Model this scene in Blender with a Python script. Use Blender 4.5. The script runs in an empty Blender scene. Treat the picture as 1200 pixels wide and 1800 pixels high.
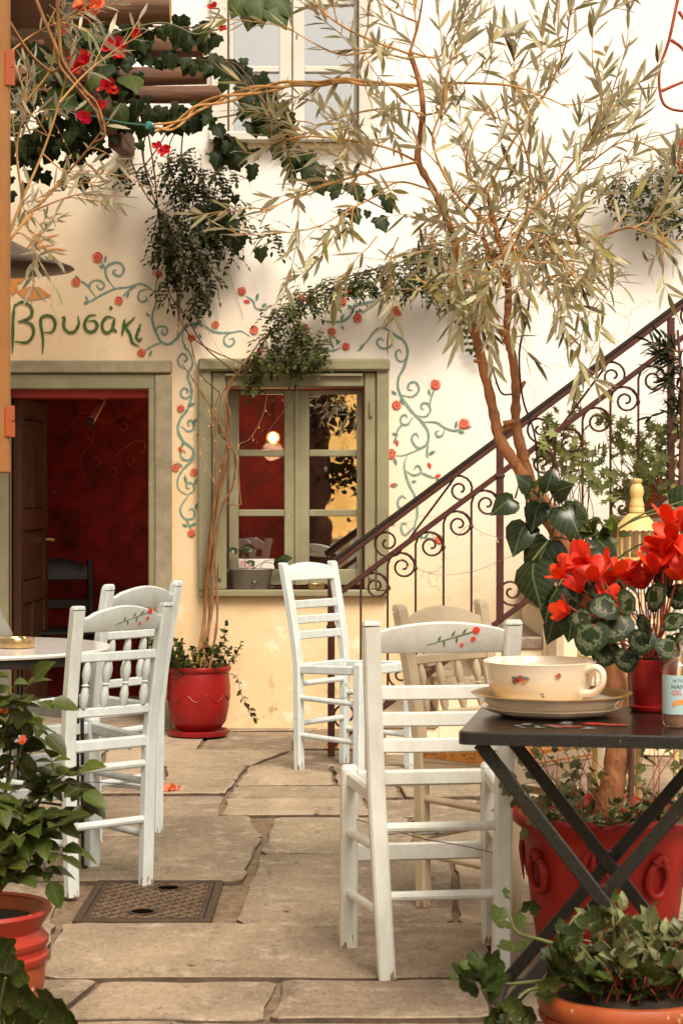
import bpy, math, random
import numpy as np
from mathutils import Vector, Matrix
R = math.radians
S = bpy.context.scene
COL = S.collection
rng = random.Random(7)

# ------------------------------------------------------------------ camera, sky, sun, exposure
F, H = 3570.0, 1.28          # focal length in photo pixels (1200 x 1800), eye height in metres
HZ = 860.0                   # horizon row
D = 10.9                     # distance of the house front
cam = bpy.data.cameras.new('camera'); cam_o = bpy.data.objects.new('camera', cam); COL.objects.link(cam_o)
cam.sensor_fit = 'VERTICAL'; cam.sensor_height = 36.0; cam.sensor_width = 24.0
cam.lens = F / 1800 * 36; cam.shift_y = -40 / 1800
cam.clip_start = 0.1; cam.clip_end = 400
cam_o.location = (0, 0, H); cam_o.rotation_euler = (R(90), 0, 0)
cam.dof.use_dof = True; cam.dof.focus_distance = 7.6; cam.dof.aperture_fstop = 11.0
S.camera = cam_o

world = bpy.data.worlds.new('World'); S.world = world; world.use_nodes = True
SUN_EL, SUN_AZ = 52.0, 158.0      # azimuth measured clockwise from +Y (the way the camera looks)
wn, wl = world.node_tree.nodes, world.node_tree.links
wn.clear()
sky = wn.new('ShaderNodeTexSky'); sky.sky_type = 'NISHITA'; sky.sun_disc = False
sky.sun_elevation = R(SUN_EL); sky.sun_rotation = R(SUN_AZ); sky.dust_density = 4.0; sky.ozone_density = 0.6
hs = wn.new('ShaderNodeHueSaturation'); hs.inputs['Saturation'].default_value = 0.12
tint = wn.new('ShaderNodeMix'); tint.data_type = 'RGBA'; tint.blend_type = 'MULTIPLY'; tint.inputs[0].default_value = 1.0; tint.inputs[7].default_value = (1.0, 0.92, 0.81, 1)   # thin warm overcast
bg = wn.new('ShaderNodeBackground'); bg.inputs['Strength'].default_value = 0.068
wo = wn.new('ShaderNodeOutputWorld')
wl.new(sky.outputs[0], hs.inputs['Color']); wl.new(hs.outputs[0], tint.inputs[6]); wl.new(tint.outputs[2], bg.inputs[0]); wl.new(bg.outputs[0], wo.inputs[0])
sun = bpy.data.lights.new('sun', 'SUN'); sun.energy = 1.5; sun.angle = R(24); sun.color = (1.0, 0.89, 0.76)
sun_o = bpy.data.objects.new('sun', sun); COL.objects.link(sun_o)
sd = Vector((math.sin(R(SUN_AZ)) * math.cos(R(SUN_EL)), math.cos(R(SUN_AZ)) * math.cos(R(SUN_EL)), math.sin(R(SUN_EL))))
sun_o.rotation_euler = (-sd).to_track_quat('-Z', 'Y').to_euler()
vs = S.view_settings
vs.view_transform = 'Standard'; vs.look = 'None'; vs.gamma = 1.0; vs.use_curve_mapping = False
vs.exposure = 1.46
S.render.engine = 'CYCLES'
S.cycles.max_bounces = 8; S.cycles.diffuse_bounces = 4; S.cycles.transparent_max_bounces = 8

# ------------------------------------------------------------------ coordinates
def P(x, y, d):                       # the point seen at photo pixel (x, y) at distance d
    return Vector(((x - 600) * d / F, d, H - (y - HZ) * d / F))
def G(x, y):                          # the ground point seen at photo pixel (x, y)
    d = F * H / (y - HZ)
    return Vector(((x - 600) * d / F, d, 0))
def proj(p):
    d = max(p[1], 0.05)
    return 600 + p[0] * F / d, HZ + (H - p[2]) * F / d, d
def cr(pts, n=6):                     # Catmull-Rom through points
    pts = [Vector(p) for p in pts]
    if len(pts) < 3:
        return [pts[0].lerp(pts[-1], i / n) for i in range(n + 1)]
    out = []
    for i in range(len(pts) - 1):
        p0 = pts[i - 1] if i else pts[0] * 2 - pts[1]
        p1, p2 = pts[i], pts[i + 1]
        p3 = pts[i + 2] if i + 2 < len(pts) else pts[-1] * 2 - pts[-2]
        for k in range(n):
            t = k / n
            out.append(0.5 * ((2 * p1) + (p2 - p0) * t + (2 * p0 - 5 * p1 + 4 * p2 - p3) * t * t + (3 * p1 - p0 - 3 * p2 + p3) * t ** 3))
    out.append(pts[-1].copy())
    return out
def rv(s=1.0, r=rng):
    return Vector((r.uniform(-s, s), r.uniform(-s, s), r.uniform(-s, s)))

# ------------------------------------------------------------------ materials
def mat(name, c, c2=None, scale=8.0, rough=0.6, detail=5.0, metal=0.0, bump=0.0, bscale=None, spec=0.4,
        wear=None, wear_scale=14.0, wear_amt=0.34, stretch=None, island=0.0, coat=0.0, trans=None, back=None, hue=0.015):
    m = bpy.data.materials.new(name); m.use_nodes = True
    nt = m.node_tree; N, L = nt.nodes, nt.links
    b = N['Principled BSDF']; out = N['Material Output']
    b.inputs['Roughness'].default_value = rough; b.inputs['Metallic'].default_value = metal
    b.inputs['Specular IOR Level'].default_value = spec
    b.inputs['Coat Weight'].default_value = coat
    col = None
    tc = N.new('ShaderNodeTexCoord'); mp = N.new('ShaderNodeMapping'); L.new(tc.outputs['Object'], mp.inputs[0])
    if stretch: mp.inputs['Scale'].default_value = stretch
    if c2 is not None:
        nz = N.new('ShaderNodeTexNoise'); nz.inputs['Scale'].default_value = scale; nz.inputs['Detail'].default_value = detail
        nz.inputs['Roughness'].default_value = 0.62
        L.new(mp.outputs[0], nz.inputs['Vector'])
        rp = N.new('ShaderNodeMapRange'); rp.inputs[1].default_value = 0.32; rp.inputs[2].default_value = 0.68
        L.new(nz.outputs[0], rp.inputs[0])
        mx = N.new('ShaderNodeMix'); mx.data_type = 'RGBA'
        mx.inputs[6].default_value = (*c, 1); mx.inputs[7].default_value = (*c2, 1)
        L.new(rp.outputs[0], mx.inputs[0]); col = mx.outputs[2]
    else:
        rgb = N.new('ShaderNodeRGB'); rgb.outputs[0].default_value = (*c, 1); col = rgb.outputs[0]
    if wear is not None:
        wz = N.new('ShaderNodeTexNoise'); wz.inputs['Scale'].default_value = wear_scale; wz.inputs['Detail'].default_value = 8
        wz.inputs['Roughness'].default_value = 0.7
        L.new(tc.outputs['Object'], wz.inputs['Vector'])
        wr = N.new('ShaderNodeMapRange'); wr.inputs[1].default_value = wear_amt; wr.inputs[2].default_value = wear_amt - 0.03
        L.new(wz.outputs[0], wr.inputs[0])
        wm = N.new('ShaderNodeMix'); wm.data_type = 'RGBA'; wm.inputs[7].default_value = (*wear, 1)
        L.new(wr.outputs[0], wm.inputs[0]); L.new(col, wm.inputs[6]); col = wm.outputs[2]
    if island:
        g = N.new('ShaderNodeNewGeometry'); oi = N.new('ShaderNodeObjectInfo')
        ad = N.new('ShaderNodeMath'); ad.operation = 'ADD'; L.new(g.outputs['Random Per Island'], ad.inputs[0]); L.new(oi.outputs['Random'], ad.inputs[1])
        fr = N.new('ShaderNodeMath'); fr.operation = 'FRACT'; L.new(ad.outputs[0], fr.inputs[0])
        mr = N.new('ShaderNodeMapRange'); mr.inputs[3].default_value = 1 - island; mr.inputs[4].default_value = 1 + island
        L.new(fr.outputs[0], mr.inputs[0])
        hv = N.new('ShaderNodeHueSaturation'); L.new(col, hv.inputs['Color']); L.new(mr.outputs[0], hv.inputs['Value'])
        mh = N.new('ShaderNodeMapRange'); mh.inputs[3].default_value = 0.5 - hue; mh.inputs[4].default_value = 0.5 + hue
        f2 = N.new('ShaderNodeMath'); f2.operation = 'MULTIPLY'; f2.inputs[1].default_value = 7.31; L.new(fr.outputs[0], f2.inputs[0])
        f3 = N.new('ShaderNodeMath'); f3.operation = 'FRACT'; L.new(f2.outputs[0], f3.inputs[0])
        L.new(f3.outputs[0], mh.inputs[0]); L.new(mh.outputs[0], hv.inputs['Hue'])
        col = hv.outputs[0]
        if back is not None:
            bm_ = N.new('ShaderNodeMix'); bm_.data_type = 'RGBA'; bm_.inputs[7].default_value = (*back, 1)
            L.new(g.outputs['Backfacing'], bm_.inputs[0]); L.new(col, bm_.inputs[6]); col = bm_.outputs[2]
    L.new(col, b.inputs['Base Color'])
    if bump:
        bz = N.new('ShaderNodeTexNoise'); bz.inputs['Scale'].default_value = bscale or scale * 4; bz.inputs['Detail'].default_value = 6
        L.new(mp.outputs[0], bz.inputs['Vector'])
        bp = N.new('ShaderNodeBump'); bp.inputs['Strength'].default_value = bump; bp.inputs['Distance'].default_value = 0.01
        L.new(bz.outputs[0], bp.inputs['Height']); L.new(bp.outputs[0], b.inputs['Normal'])
    if trans:
        t = N.new('ShaderNodeBsdfTranslucent'); L.new(col, t.inputs[0])
        ms = N.new('ShaderNodeMixShader'); ms.inputs[0].default_value = trans
        L.new(b.outputs[0], ms.inputs[1]); L.new(t.outputs[0], ms.inputs[2]); L.new(ms.outputs[0], out.inputs[0])
    return m
def emit(name, c, s):
    m = bpy.data.materials.new(name); m.use_nodes = True; N, L = m.node_tree.nodes, m.node_tree.links
    N.clear(); e = N.new('ShaderNodeEmission'); e.inputs[0].default_value = (*c, 1); e.inputs[1].default_value = s
    o = N.new('ShaderNodeOutputMaterial'); L.new(e.outputs[0], o.inputs[0]); return m
def glass(name, refl=0.3, tint=(1, 1, 1), rough=0.0):
    m = bpy.data.materials.new(name); m.use_nodes = True; N, L = m.node_tree.nodes, m.node_tree.links
    N.clear(); t = N.new('ShaderNodeBsdfTransparent'); t.inputs[0].default_value = (*tint, 1)
    g = N.new('ShaderNodeBsdfGlossy'); g.inputs['Roughness'].default_value = rough
    fz = N.new('ShaderNodeTexNoise'); fz.inputs['Scale'].default_value = 2.2; fz.inputs['Detail'].default_value = 2
    bp = N.new('ShaderNodeBump'); bp.inputs['Strength'].default_value = 0.06; bp.inputs['Distance'].default_value = 0.02
    tcg = N.new('ShaderNodeTexCoord'); L.new(tcg.outputs['Object'], fz.inputs['Vector'])
    L.new(fz.outputs[0], bp.inputs['Height']); L.new(bp.outputs[0], g.inputs['Normal'])
    lw = N.new('ShaderNodeLayerWeight'); lw.inputs[0].default_value = 0.3
    ad = N.new('ShaderNodeMath'); ad.operation = 'ADD'; ad.use_clamp = True; ad.inputs[1].default_value = refl
    mu = N.new('ShaderNodeMath'); mu.operation = 'MULTIPLY'; mu.inputs[1].default_value = 0.6
    L.new(lw.outputs['Fresnel'], mu.inputs[0]); L.new(mu.outputs[0], ad.inputs[0])
    ms = N.new('ShaderNodeMixShader'); o = N.new('ShaderNodeOutputMaterial')
    L.new(ad.outputs[0], ms.inputs[0]); L.new(t.outputs[0], ms.inputs[1]); L.new(g.outputs[0], ms.inputs[2]); L.new(ms.outputs[0], o.inputs[0])
    return m

def plaster_mat():
    m = mat('cream_plaster', (0.76, 0.545, 0.30), (0.80, 0.61, 0.38), scale=1.3, rough=0.9, spec=0.15, bump=0.45, bscale=7.0)
    N, L = m.node_tree.nodes, m.node_tree.links; b = N['Principled BSDF']
    src = b.inputs['Base Color'].links[0].from_socket
    tc = next(n for n in N if n.type == 'TEX_COORD')
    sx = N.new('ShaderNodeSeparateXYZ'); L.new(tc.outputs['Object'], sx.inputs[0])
    def stain(col, colour, nscale, lo, hi, zmax, amt, seedv, detail=7):
        nz = N.new('ShaderNodeTexNoise'); nz.noise_dimensions = '4D'; nz.inputs['W'].default_value = seedv
        nz.inputs['Scale'].default_value = nscale; nz.inputs['Detail'].default_value = detail; nz.inputs['Roughness'].default_value = 0.65
        L.new(tc.outputs['Object'], nz.inputs['Vector'])
        r1 = N.new('ShaderNodeMapRange'); r1.inputs[1].default_value = lo; r1.inputs[2].default_value = hi; L.new(nz.outputs[0], r1.inputs[0])
        r2 = N.new('ShaderNodeMapRange'); r2.inputs[1].default_value = zmax; r2.inputs[2].default_value = zmax - 0.35; L.new(sx.outputs[2], r2.inputs[0])
        mu = N.new('ShaderNodeMath'); mu.operation = 'MULTIPLY'; L.new(r1.outputs[0], mu.inputs[0]); L.new(r2.outputs[0], mu.inputs[1])
        m2 = N.new('ShaderNodeMath'); m2.operation = 'MULTIPLY'; m2.inputs[1].default_value = amt; L.new(mu.outputs[0], m2.inputs[0])
        mx = N.new('ShaderNodeMix'); mx.data_type = 'RGBA'; mx.inputs[7].default_value = (*colour, 1)
        L.new(m2.outputs[0], mx.inputs[0]); L.new(col, mx.inputs[6]); return mx.outputs[2]
    # door shade and upper right brightness painted into the colour, ochre to near white
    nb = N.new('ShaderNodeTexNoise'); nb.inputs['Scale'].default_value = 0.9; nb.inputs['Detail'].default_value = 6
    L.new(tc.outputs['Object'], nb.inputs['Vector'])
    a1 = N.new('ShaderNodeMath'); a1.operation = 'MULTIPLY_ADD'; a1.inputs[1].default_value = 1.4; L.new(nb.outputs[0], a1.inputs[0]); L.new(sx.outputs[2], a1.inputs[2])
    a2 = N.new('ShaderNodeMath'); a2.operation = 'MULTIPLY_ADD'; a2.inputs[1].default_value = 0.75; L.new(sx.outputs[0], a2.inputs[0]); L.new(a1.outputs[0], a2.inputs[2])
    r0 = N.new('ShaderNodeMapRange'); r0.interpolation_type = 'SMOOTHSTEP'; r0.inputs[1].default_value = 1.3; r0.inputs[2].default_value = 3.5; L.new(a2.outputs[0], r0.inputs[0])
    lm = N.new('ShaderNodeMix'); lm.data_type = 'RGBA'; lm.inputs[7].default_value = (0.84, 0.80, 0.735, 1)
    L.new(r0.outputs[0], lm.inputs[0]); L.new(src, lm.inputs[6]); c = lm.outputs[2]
    c = stain(c, (0.62, 0.40, 0.19), 2.6, 0.50, 0.68, 1.05, 0.55, 1.0)
    c = stain(c, (0.42, 0.29, 0.16), 3.4, 0.58, 0.70, 0.80, 0.6, 5.0)
    c = stain(c, (0.36, 0.22, 0.11), 7.0, 0.60, 0.64, 0.42, 0.7, 9.0)
    c = stain(c, (0.88, 0.74, 0.55), 5.0, 0.58, 0.62, 0.9, 0.7, 3.0)
    c = stain(c, (0.60, 0.46, 0.30), 1.1, 0.52, 0.74, 2.7, 0.30, 21.0, 9)
    c = stain(c, (0.50, 0.36, 0.22), 4.5, 0.62, 0.69, 2.6, 0.34, 33.0, 10)
    def cracks(col, sc, w, amt, seedv):      # hairline cracks in the plaster
        wz = N.new('ShaderNodeTexNoise'); wz.inputs['Scale'].default_value = sc * 2.2; wz.inputs['Detail'].default_value = 6; L.new(tc.outputs['Object'], wz.inputs['Vector'])
        vm = N.new('ShaderNodeVectorMath'); vm.operation = 'MULTIPLY_ADD'; vm.inputs[1].default_value = (.35 / sc * 2,) * 3; L.new(wz.outputs['Color'], vm.inputs[0]); L.new(tc.outputs['Object'], vm.inputs[2])
        vo = N.new('ShaderNodeTexVoronoi'); vo.feature = 'DISTANCE_TO_EDGE'; vo.inputs['Scale'].default_value = sc; L.new(vm.outputs[0], vo.inputs['Vector'])
        r1 = N.new('ShaderNodeMapRange'); r1.inputs[1].default_value = w; r1.inputs[2].default_value = 0; L.new(vo.outputs['Distance'], r1.inputs[0])
        nz = N.new('ShaderNodeTexNoise'); nz.noise_dimensions = '4D'; nz.inputs['W'].default_value = seedv; nz.inputs['Scale'].default_value = 1.1; L.new(tc.outputs['Object'], nz.inputs['Vector'])
        r2 = N.new('ShaderNodeMapRange'); r2.inputs[1].default_value = .53; r2.inputs[2].default_value = .62; r2.inputs[4].default_value = amt; L.new(nz.outputs[0], r2.inputs[0])
        mu = N.new('ShaderNodeMath'); mu.operation = 'MULTIPLY'; L.new(r1.outputs[0], mu.inputs[0]); L.new(r2.outputs[0], mu.inputs[1])
        mx = N.new('ShaderNodeMix'); mx.data_type = 'RGBA'; mx.inputs[7].default_value = (0.30, 0.20, 0.11, 1); L.new(mu.outputs[0], mx.inputs[0]); L.new(col, mx.inputs[6]); return mx.outputs[2]
    c = cracks(c, 1.5, .010, .55, 41.0)
    L.new(c, b.inputs['Base Color'])
    return m

def stone_mat():
    m = mat('grey_brown_stone', (0.42, 0.32, 0.215), (0.215, 0.16, 0.108), scale=2.6, rough=0.72, spec=0.3, stretch=(1.0, .5, 1.0), island=0.30, hue=.008, detail=12)
    N, L = m.node_tree.nodes, m.node_tree.links; b = N['Principled BSDF']
    src = b.inputs['Base Color'].links[0].from_socket
    tc = next(n for n in N if n.type == 'TEX_COORD')
    def noise(sc, det, st, w, rough=0.65):
        mp = N.new('ShaderNodeMapping'); mp.inputs['Scale'].default_value = st; mp.inputs['Location'].default_value = (w, w * 2, 0); L.new(tc.outputs['Object'], mp.inputs[0])
        nz = N.new('ShaderNodeTexNoise'); nz.inputs['Scale'].default_value = sc; nz.inputs['Detail'].default_value = det; nz.inputs['Roughness'].default_value = rough
        L.new(mp.outputs[0], nz.inputs['Vector']); return nz.outputs[0]
    def mix(col, fac, lo, hi, colour, amt):
        r = N.new('ShaderNodeMapRange'); r.inputs[1].default_value = lo; r.inputs[2].default_value = hi; r.inputs[4].default_value = amt; L.new(fac, r.inputs[0])
        x = N.new('ShaderNodeMix'); x.data_type = 'RGBA'; x.inputs[7].default_value = (*colour, 1); L.new(r.outputs[0], x.inputs[0]); L.new(col, x.inputs[6]); return x.outputs[2]
    grain = noise(75, 8, (1, .45, 1), 3, 0.8); vein = noise(8, 12, (1, 1.1, 1), 9, .78); blot = noise(9, 10, (1, .4, 1), 17, 0.78)
    c = mix(src, vein, .52, .66, (0.54, 0.44, 0.33), .8)
    c = mix(c, blot, .55, .68, (0.075, 0.053, 0.036), .7)
    c = mix(c, grain, .54, .68, (0.56, 0.45, 0.33), .6)
    c = mix(c, grain, .46, .33, (0.05, 0.034, 0.022), .7)
    L.new(c, b.inputs['Base Color'])
    ad = N.new('ShaderNodeMath'); ad.operation = 'MULTIPLY_ADD'; ad.inputs[1].default_value = .35; L.new(grain, ad.inputs[0]); L.new(vein, ad.inputs[2])
    a2 = N.new('ShaderNodeMath'); a2.operation = 'MULTIPLY_ADD'; a2.inputs[1].default_value = .6; L.new(blot, a2.inputs[0]); L.new(ad.outputs[0], a2.inputs[2])
    bp = N.new('ShaderNodeBump'); bp.inputs['Strength'].default_value = 0.9; bp.inputs['Distance'].default_value = 0.016; L.new(a2.outputs[0], bp.inputs['Height']); L.new(bp.outputs[0], b.inputs['Normal'])
    return m

M = {}
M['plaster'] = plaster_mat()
M['jointdirt'] = mat('dirt_in_joints', (0.13, 0.088, 0.056), (0.06, 0.040, 0.026), scale=30, rough=1)
M['canvas'] = mat('added_glow_canvas', (0.88, 0.56, 0.20), (0.80, 0.46, 0.13), scale=4, rough=0.9, detail=9, wear=(0.45, 0.24, 0.07), wear_scale=5, wear_amt=0.42, trans=0.8)
M['lime'] = mat('lime_plaster', (0.80, 0.66, 0.46), (0.74, 0.58, 0.38), scale=3, rough=0.9, bump=0.3, bscale=12)
M['stone'] = stone_mat()
M['ochrewall'] = mat('golden_ochre_plaster', (0.92, 0.68, 0.30), (0.86, 0.56, 0.20), scale=2.5, rough=0.9, detail=8, wear=(0.35, 0.18, 0.05), wear_scale=5, wear_amt=0.40)
M['mortar'] = mat('sandy_mortar', (0.25, 0.17, 0.10), (0.10, 0.065, 0.038), scale=30, rough=0.95, bump=0.8, bscale=90)
M['green'] = mat('green_grey_paint', (0.275, 0.25, 0.145), (0.20, 0.18, 0.10), scale=5, rough=0.6, bump=0.12, bscale=40, wear=(0.40, 0.32, 0.21), wear_scale=11, wear_amt=0.345)
M['greenpale'] = mat('worn_pale_paint', (0.34, 0.28, 0.19), (0.23, 0.195, 0.11), scale=14, rough=0.75, bump=0.2, bscale=50, wear=(0.30, 0.15, 0.07), wear_scale=12, wear_amt=0.35)
M['greywin'] = mat('pale_grey_window_paint', (0.60, 0.58, 0.50), (0.54, 0.52, 0.44), scale=6, rough=0.55)
M['brown'] = mat('dark_brown_door_paint', (0.075, 0.032, 0.014), (0.05, 0.02, 0.009), scale=6, rough=0.42)
M['redroom'] = mat('deep_red_plaster', (0.30, 0.010, 0.008), (0.07, 0.003, 0.003), scale=9, wear=(0.22, 0.06, 0.025), wear_scale=6, wear_amt=0.335, rough=0.8, bump=0.3, bscale=14)
M['redbeam'] = mat('red_lintel_paint', (0.42, 0.03, 0.015), (0.30, 0.02, 0.01), scale=6, rough=0.5)
M['faintred'] = mat('faint_painted_scroll', (0.34, 0.040, 0.022), (0.26, 0.026, 0.016), scale=20, rough=0.8)
M['dark'] = mat('black_lacquer', (0.006, 0.005, 0.005), rough=0.4)
M['chair'] = mat('pale_blue_white_paint', (0.575, 0.625, 0.61), (0.47, 0.51, 0.49), scale=9, rough=0.42, stretch=(3, 3, 1), bump=0.10, bscale=60,
                 wear=(0.36, 0.20, 0.09), wear_scale=15, wear_amt=0.328)
M['chairwarm'] = mat('ivory_white_paint', (0.65, 0.66, 0.605), (0.55, 0.555, 0.495), scale=9, rough=0.42, stretch=(3, 3, 1), bump=0.10, bscale=60,
                 wear=(0.36, 0.20, 0.09), wear_scale=15, wear_amt=0.328)
M['beige'] = mat('beige_paint', (0.54, 0.44, 0.30), (0.44, 0.35, 0.23), scale=8, rough=0.45, wear=(0.28, 0.16, 0.07), wear_scale=15, wear_amt=0.30)
M['rush'] = mat('woven_rush', (0.60, 0.25, 0.04), (0.30, 0.10, 0.02), scale=60, rough=0.7, bump=0.9, bscale=120)
M['iron'] = mat('rusty_brown_iron', (0.085, 0.026, 0.016), (0.05, 0.016, 0.011), scale=20, rough=0.5, metal=0.2)
M['ironblack'] = mat('black_iron', (0.016, 0.013, 0.012), (0.03, 0.02, 0.015), scale=30, rough=0.45, metal=0.3)
M['tablesteel'] = mat('hammered_black_metal', (0.008, 0.007, 0.005), (0.022, 0.019, 0.013), scale=140, rough=0.38, spec=0.35, bump=0.3, bscale=260, wear=(0.34, 0.28, 0.20), wear_scale=55, wear_amt=0.33)
M['tabletop'] = mat('dark_lacquered_top', (0.020, 0.010, 0.006), (0.012, 0.006, 0.004), scale=6, rough=0.24, spec=0.35)
M['hole'] = mat('dark_hole', (0.004, 0.003, 0.002), rough=1.0, spec=0.0)
M['white'] = mat('white_enamel', (0.74, 0.72, 0.68), (0.68, 0.65, 0.60), scale=5, rough=0.2, coat=0.3)
M['china'] = mat('ivory_glazed_china', (0.76, 0.66, 0.51), (0.72, 0.60, 0.44), scale=4, rough=0.16, coat=0.5)
M['gold'] = mat('worn_gilding', (0.55, 0.33, 0.10), (0.40, 0.22, 0.06), scale=20, rough=0.3, metal=0.7)
M['brass'] = mat('brushed_brass', (0.62, 0.44, 0.22), (0.5, 0.34, 0.16), scale=12, rough=0.28, metal=0.9)
M['redpot'] = mat('red_glazed_pot', (0.30, 0.007, 0.006), (0.19, 0.004, 0.004), scale=6, rough=0.4, bump=0.12, bscale=30, wear=(0.52, 0.20, 0.10), wear_scale=16, wear_amt=0.315)
M['redpot2'] = mat('red_painted_clay', (0.40, 0.016, 0.007), (0.19, 0.006, 0.005), scale=4, rough=0.55, bump=0.2, bscale=14, wear=(0.50, 0.15, 0.07), wear_scale=8, wear_amt=0.345)
M['terra'] = mat('orange_terracotta', (0.38, 0.085, 0.018), (0.21, 0.034, 0.010), scale=6, rough=0.55, bump=0.15, bscale=30, wear=(0.58, 0.36, 0.20), wear_scale=9, wear_amt=0.39)
M['terrared'] = mat('red_painted_rim', (0.32, 0.018, 0.008), (0.26, 0.03, 0.010), scale=9, rough=0.5, wear=(0.55, 0.25, 0.1), wear_scale=12, wear_amt=0.34)
M['soil'] = mat('dark_soil', (0.02, 0.012, 0.008), (0.035, 0.02, 0.012), scale=40, rough=1, bump=0.8)
M['bark'] = mat('olive_bark', (0.36, 0.145, 0.048), (0.21, 0.08, 0.03), scale=18, rough=0.8, bump=1.0, bscale=60, stretch=(1, 1, 0.3), wear=(0.13, 0.06, 0.028), wear_scale=26, wear_amt=0.43)
M['twig'] = mat('golden_twig', (0.50, 0.27, 0.085), (0.36, 0.17, 0.05), scale=20, rough=0.7)
M['cane'] = mat('dry_vine_cane', (0.30, 0.135, 0.042), (0.14, 0.06, 0.022), scale=16, rough=0.75)
M['stem'] = mat('brown_vine_stem', (0.13, 0.055, 0.028), (0.08, 0.035, 0.02), scale=20, rough=0.8)
M['redtwig'] = mat('red_twig', (0.36, 0.06, 0.025), (0.24, 0.04, 0.02), scale=20, rough=0.7)
M['gstem'] = mat('green_stem', (0.12, 0.13, 0.035), (0.09, 0.09, 0.025), scale=20, rough=0.6)
M['log'] = mat('weathered_log', (0.15, 0.062, 0.026), (0.065, 0.027, 0.013), scale=10, rough=0.7, stretch=(0.25, 2, 2), bump=0.6, bscale=22)
M['logend'] = mat('sawn_log_end', (0.50, 0.29, 0.13), (0.36, 0.18, 0.07), scale=16, rough=0.8)
M['olive'] = mat('olive_leaf', (0.24, 0.175, 0.042), (0.085, 0.088, 0.034), scale=9, rough=0.5, island=0.62, trans=0.2, back=(0.45, 0.43, 0.29))
M['olivesilver'] = mat('silver_olive_leaf', (0.44, 0.39, 0.205), (0.27, 0.25, 0.135), scale=9, rough=0.5, island=0.35, trans=0.25, back=(0.54, 0.50, 0.34))
M['olivegrey'] = mat('grey_olive_leaf', (0.25, 0.23, 0.13), (0.17, 0.16, 0.09), scale=20, rough=0.5, island=0.35, trans=0.2, back=(0.48, 0.44, 0.31))
M['ivy'] = mat('dark_ivy_leaf', (0.020, 0.030, 0.007), (0.009, 0.015, 0.004), scale=20, rough=0.45, spec=0.10, island=0.45, trans=0.08)
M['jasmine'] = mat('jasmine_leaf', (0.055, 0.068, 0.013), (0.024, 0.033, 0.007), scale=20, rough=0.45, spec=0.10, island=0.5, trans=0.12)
M['jasminedark'] = mat('shade_tinted_climber_leaf', (0.026, 0.033, 0.007), (0.012, 0.016, 0.004), scale=20, rough=0.5, spec=0.08, island=0.6, trans=0.08)  # darker copy of the jasmine leaf, pergola shade put into its colour
M['rosel'] = mat('rose_leaf', (0.062, 0.082, 0.011), (0.024, 0.036, 0.006), scale=14, rough=0.4, spec=0.25, island=0.6, trans=0.18)
M['geran'] = mat('geranium_leaf', (0.050, 0.068, 0.011), (0.018, 0.028, 0.005), scale=14, rough=0.5, spec=0.22, island=0.6, trans=0.18)
M['scented'] = mat('scented_geranium_leaf', (0.19, 0.205, 0.055), (0.11, 0.125, 0.035), scale=20, rough=0.6, island=0.4, trans=0.25)
M['glossy'] = mat('glossy_dark_leaf', (0.022, 0.032, 0.008), (0.010, 0.017, 0.005), scale=9, rough=0.22, spec=0.26, island=0.3, trans=0.06, bump=0.12, bscale=22)
M['varieg'] = mat('pale_small_leaf', (0.20, 0.20, 0.085), (0.08, 0.10, 0.03), scale=8, rough=0.5, island=0.5, trans=0.2)
M['petal'] = mat('scarlet_petal', (0.80, 0.042, 0.006), (0.66, 0.020, 0.004), scale=20, rough=0.5, hue=0.003, island=0.22, trans=0.25)
M['petaldk'] = mat('crimson_petal', (0.60, 0.012, 0.012), (0.45, 0.008, 0.010), scale=20, rough=0.5, island=0.2, trans=0.2)
M['petalor'] = mat('orange_petal', (0.80, 0.17, 0.05), (0.72, 0.26, 0.12), scale=12, rough=0.55, island=0.15, trans=0.25)
M['petaldry'] = mat('dry_leaf', (0.36, 0.19, 0.06), (0.22, 0.10, 0.03), scale=20, rough=0.8)
M['paintvine'] = mat('painted_vine_green', (0.13, 0.24, 0.20), (0.24, 0.34, 0.28), scale=40, rough=0.85)
M['paintleaf'] = mat('painted_leaf_green', (0.06, 0.20, 0.16), (0.16, 0.30, 0.22), scale=40, rough=0.85)
M['paintletter'] = mat('painted_letter_green', (0.045, 0.085, 0.022), (0.10, 0.15, 0.045), scale=40, rough=0.85)
M['paintred'] = mat('painted_rose_red', (0.66, 0.060, 0.022), (0.54, 0.035, 0.015), scale=40, rough=0.85)
M['paintred2'] = mat('painted_rose_line', (0.80, 0.30, 0.17), rough=0.85)
M['paintredd'] = mat('painted_rose_dark', (0.33, 0.012, 0.008), rough=0.85)
M['paintorange'] = mat('painted_orange', (0.56, 0.20, 0.045), (0.62, 0.28, 0.08), scale=30, rough=0.85)
M['paintgrey'] = mat('painted_grey_blue', (0.20, 0.22, 0.20), (0.10, 0.11, 0.10), scale=30, rough=0.5)
M['topred'] = mat('worn_red_table_paint', (0.34, 0.045, 0.018), (0.10, 0.02, 0.012), scale=60, rough=0.5)
M['orange'] = mat('orange_yellow_paint', (0.29, 0.125, 0.034), (0.23, 0.095, 0.024), scale=6, rough=0.5)
M['hinge'] = mat('orange_hinge_paint', (0.30, 0.065, 0.016), rough=0.45)
M['zinc'] = mat('dull_zinc', (0.20, 0.17, 0.13), (0.13, 0.105, 0.08), scale=14, rough=0.55, metal=0.5)
M['galv'] = mat('galvanised_steel', (0.36, 0.35, 0.30), (0.28, 0.27, 0.23), scale=8, rough=0.5, metal=0.4)
M['copper'] = mat('dark_copper', (0.07, 0.034, 0.018), (0.045, 0.022, 0.012), scale=9, rough=0.4, metal=0.35)
M['cast'] = mat('rusty_cast_iron', (0.075, 0.044, 0.024), (0.035, 0.021, 0.013), scale=10, rough=0.65, metal=0.2, bump=0.3)
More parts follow.
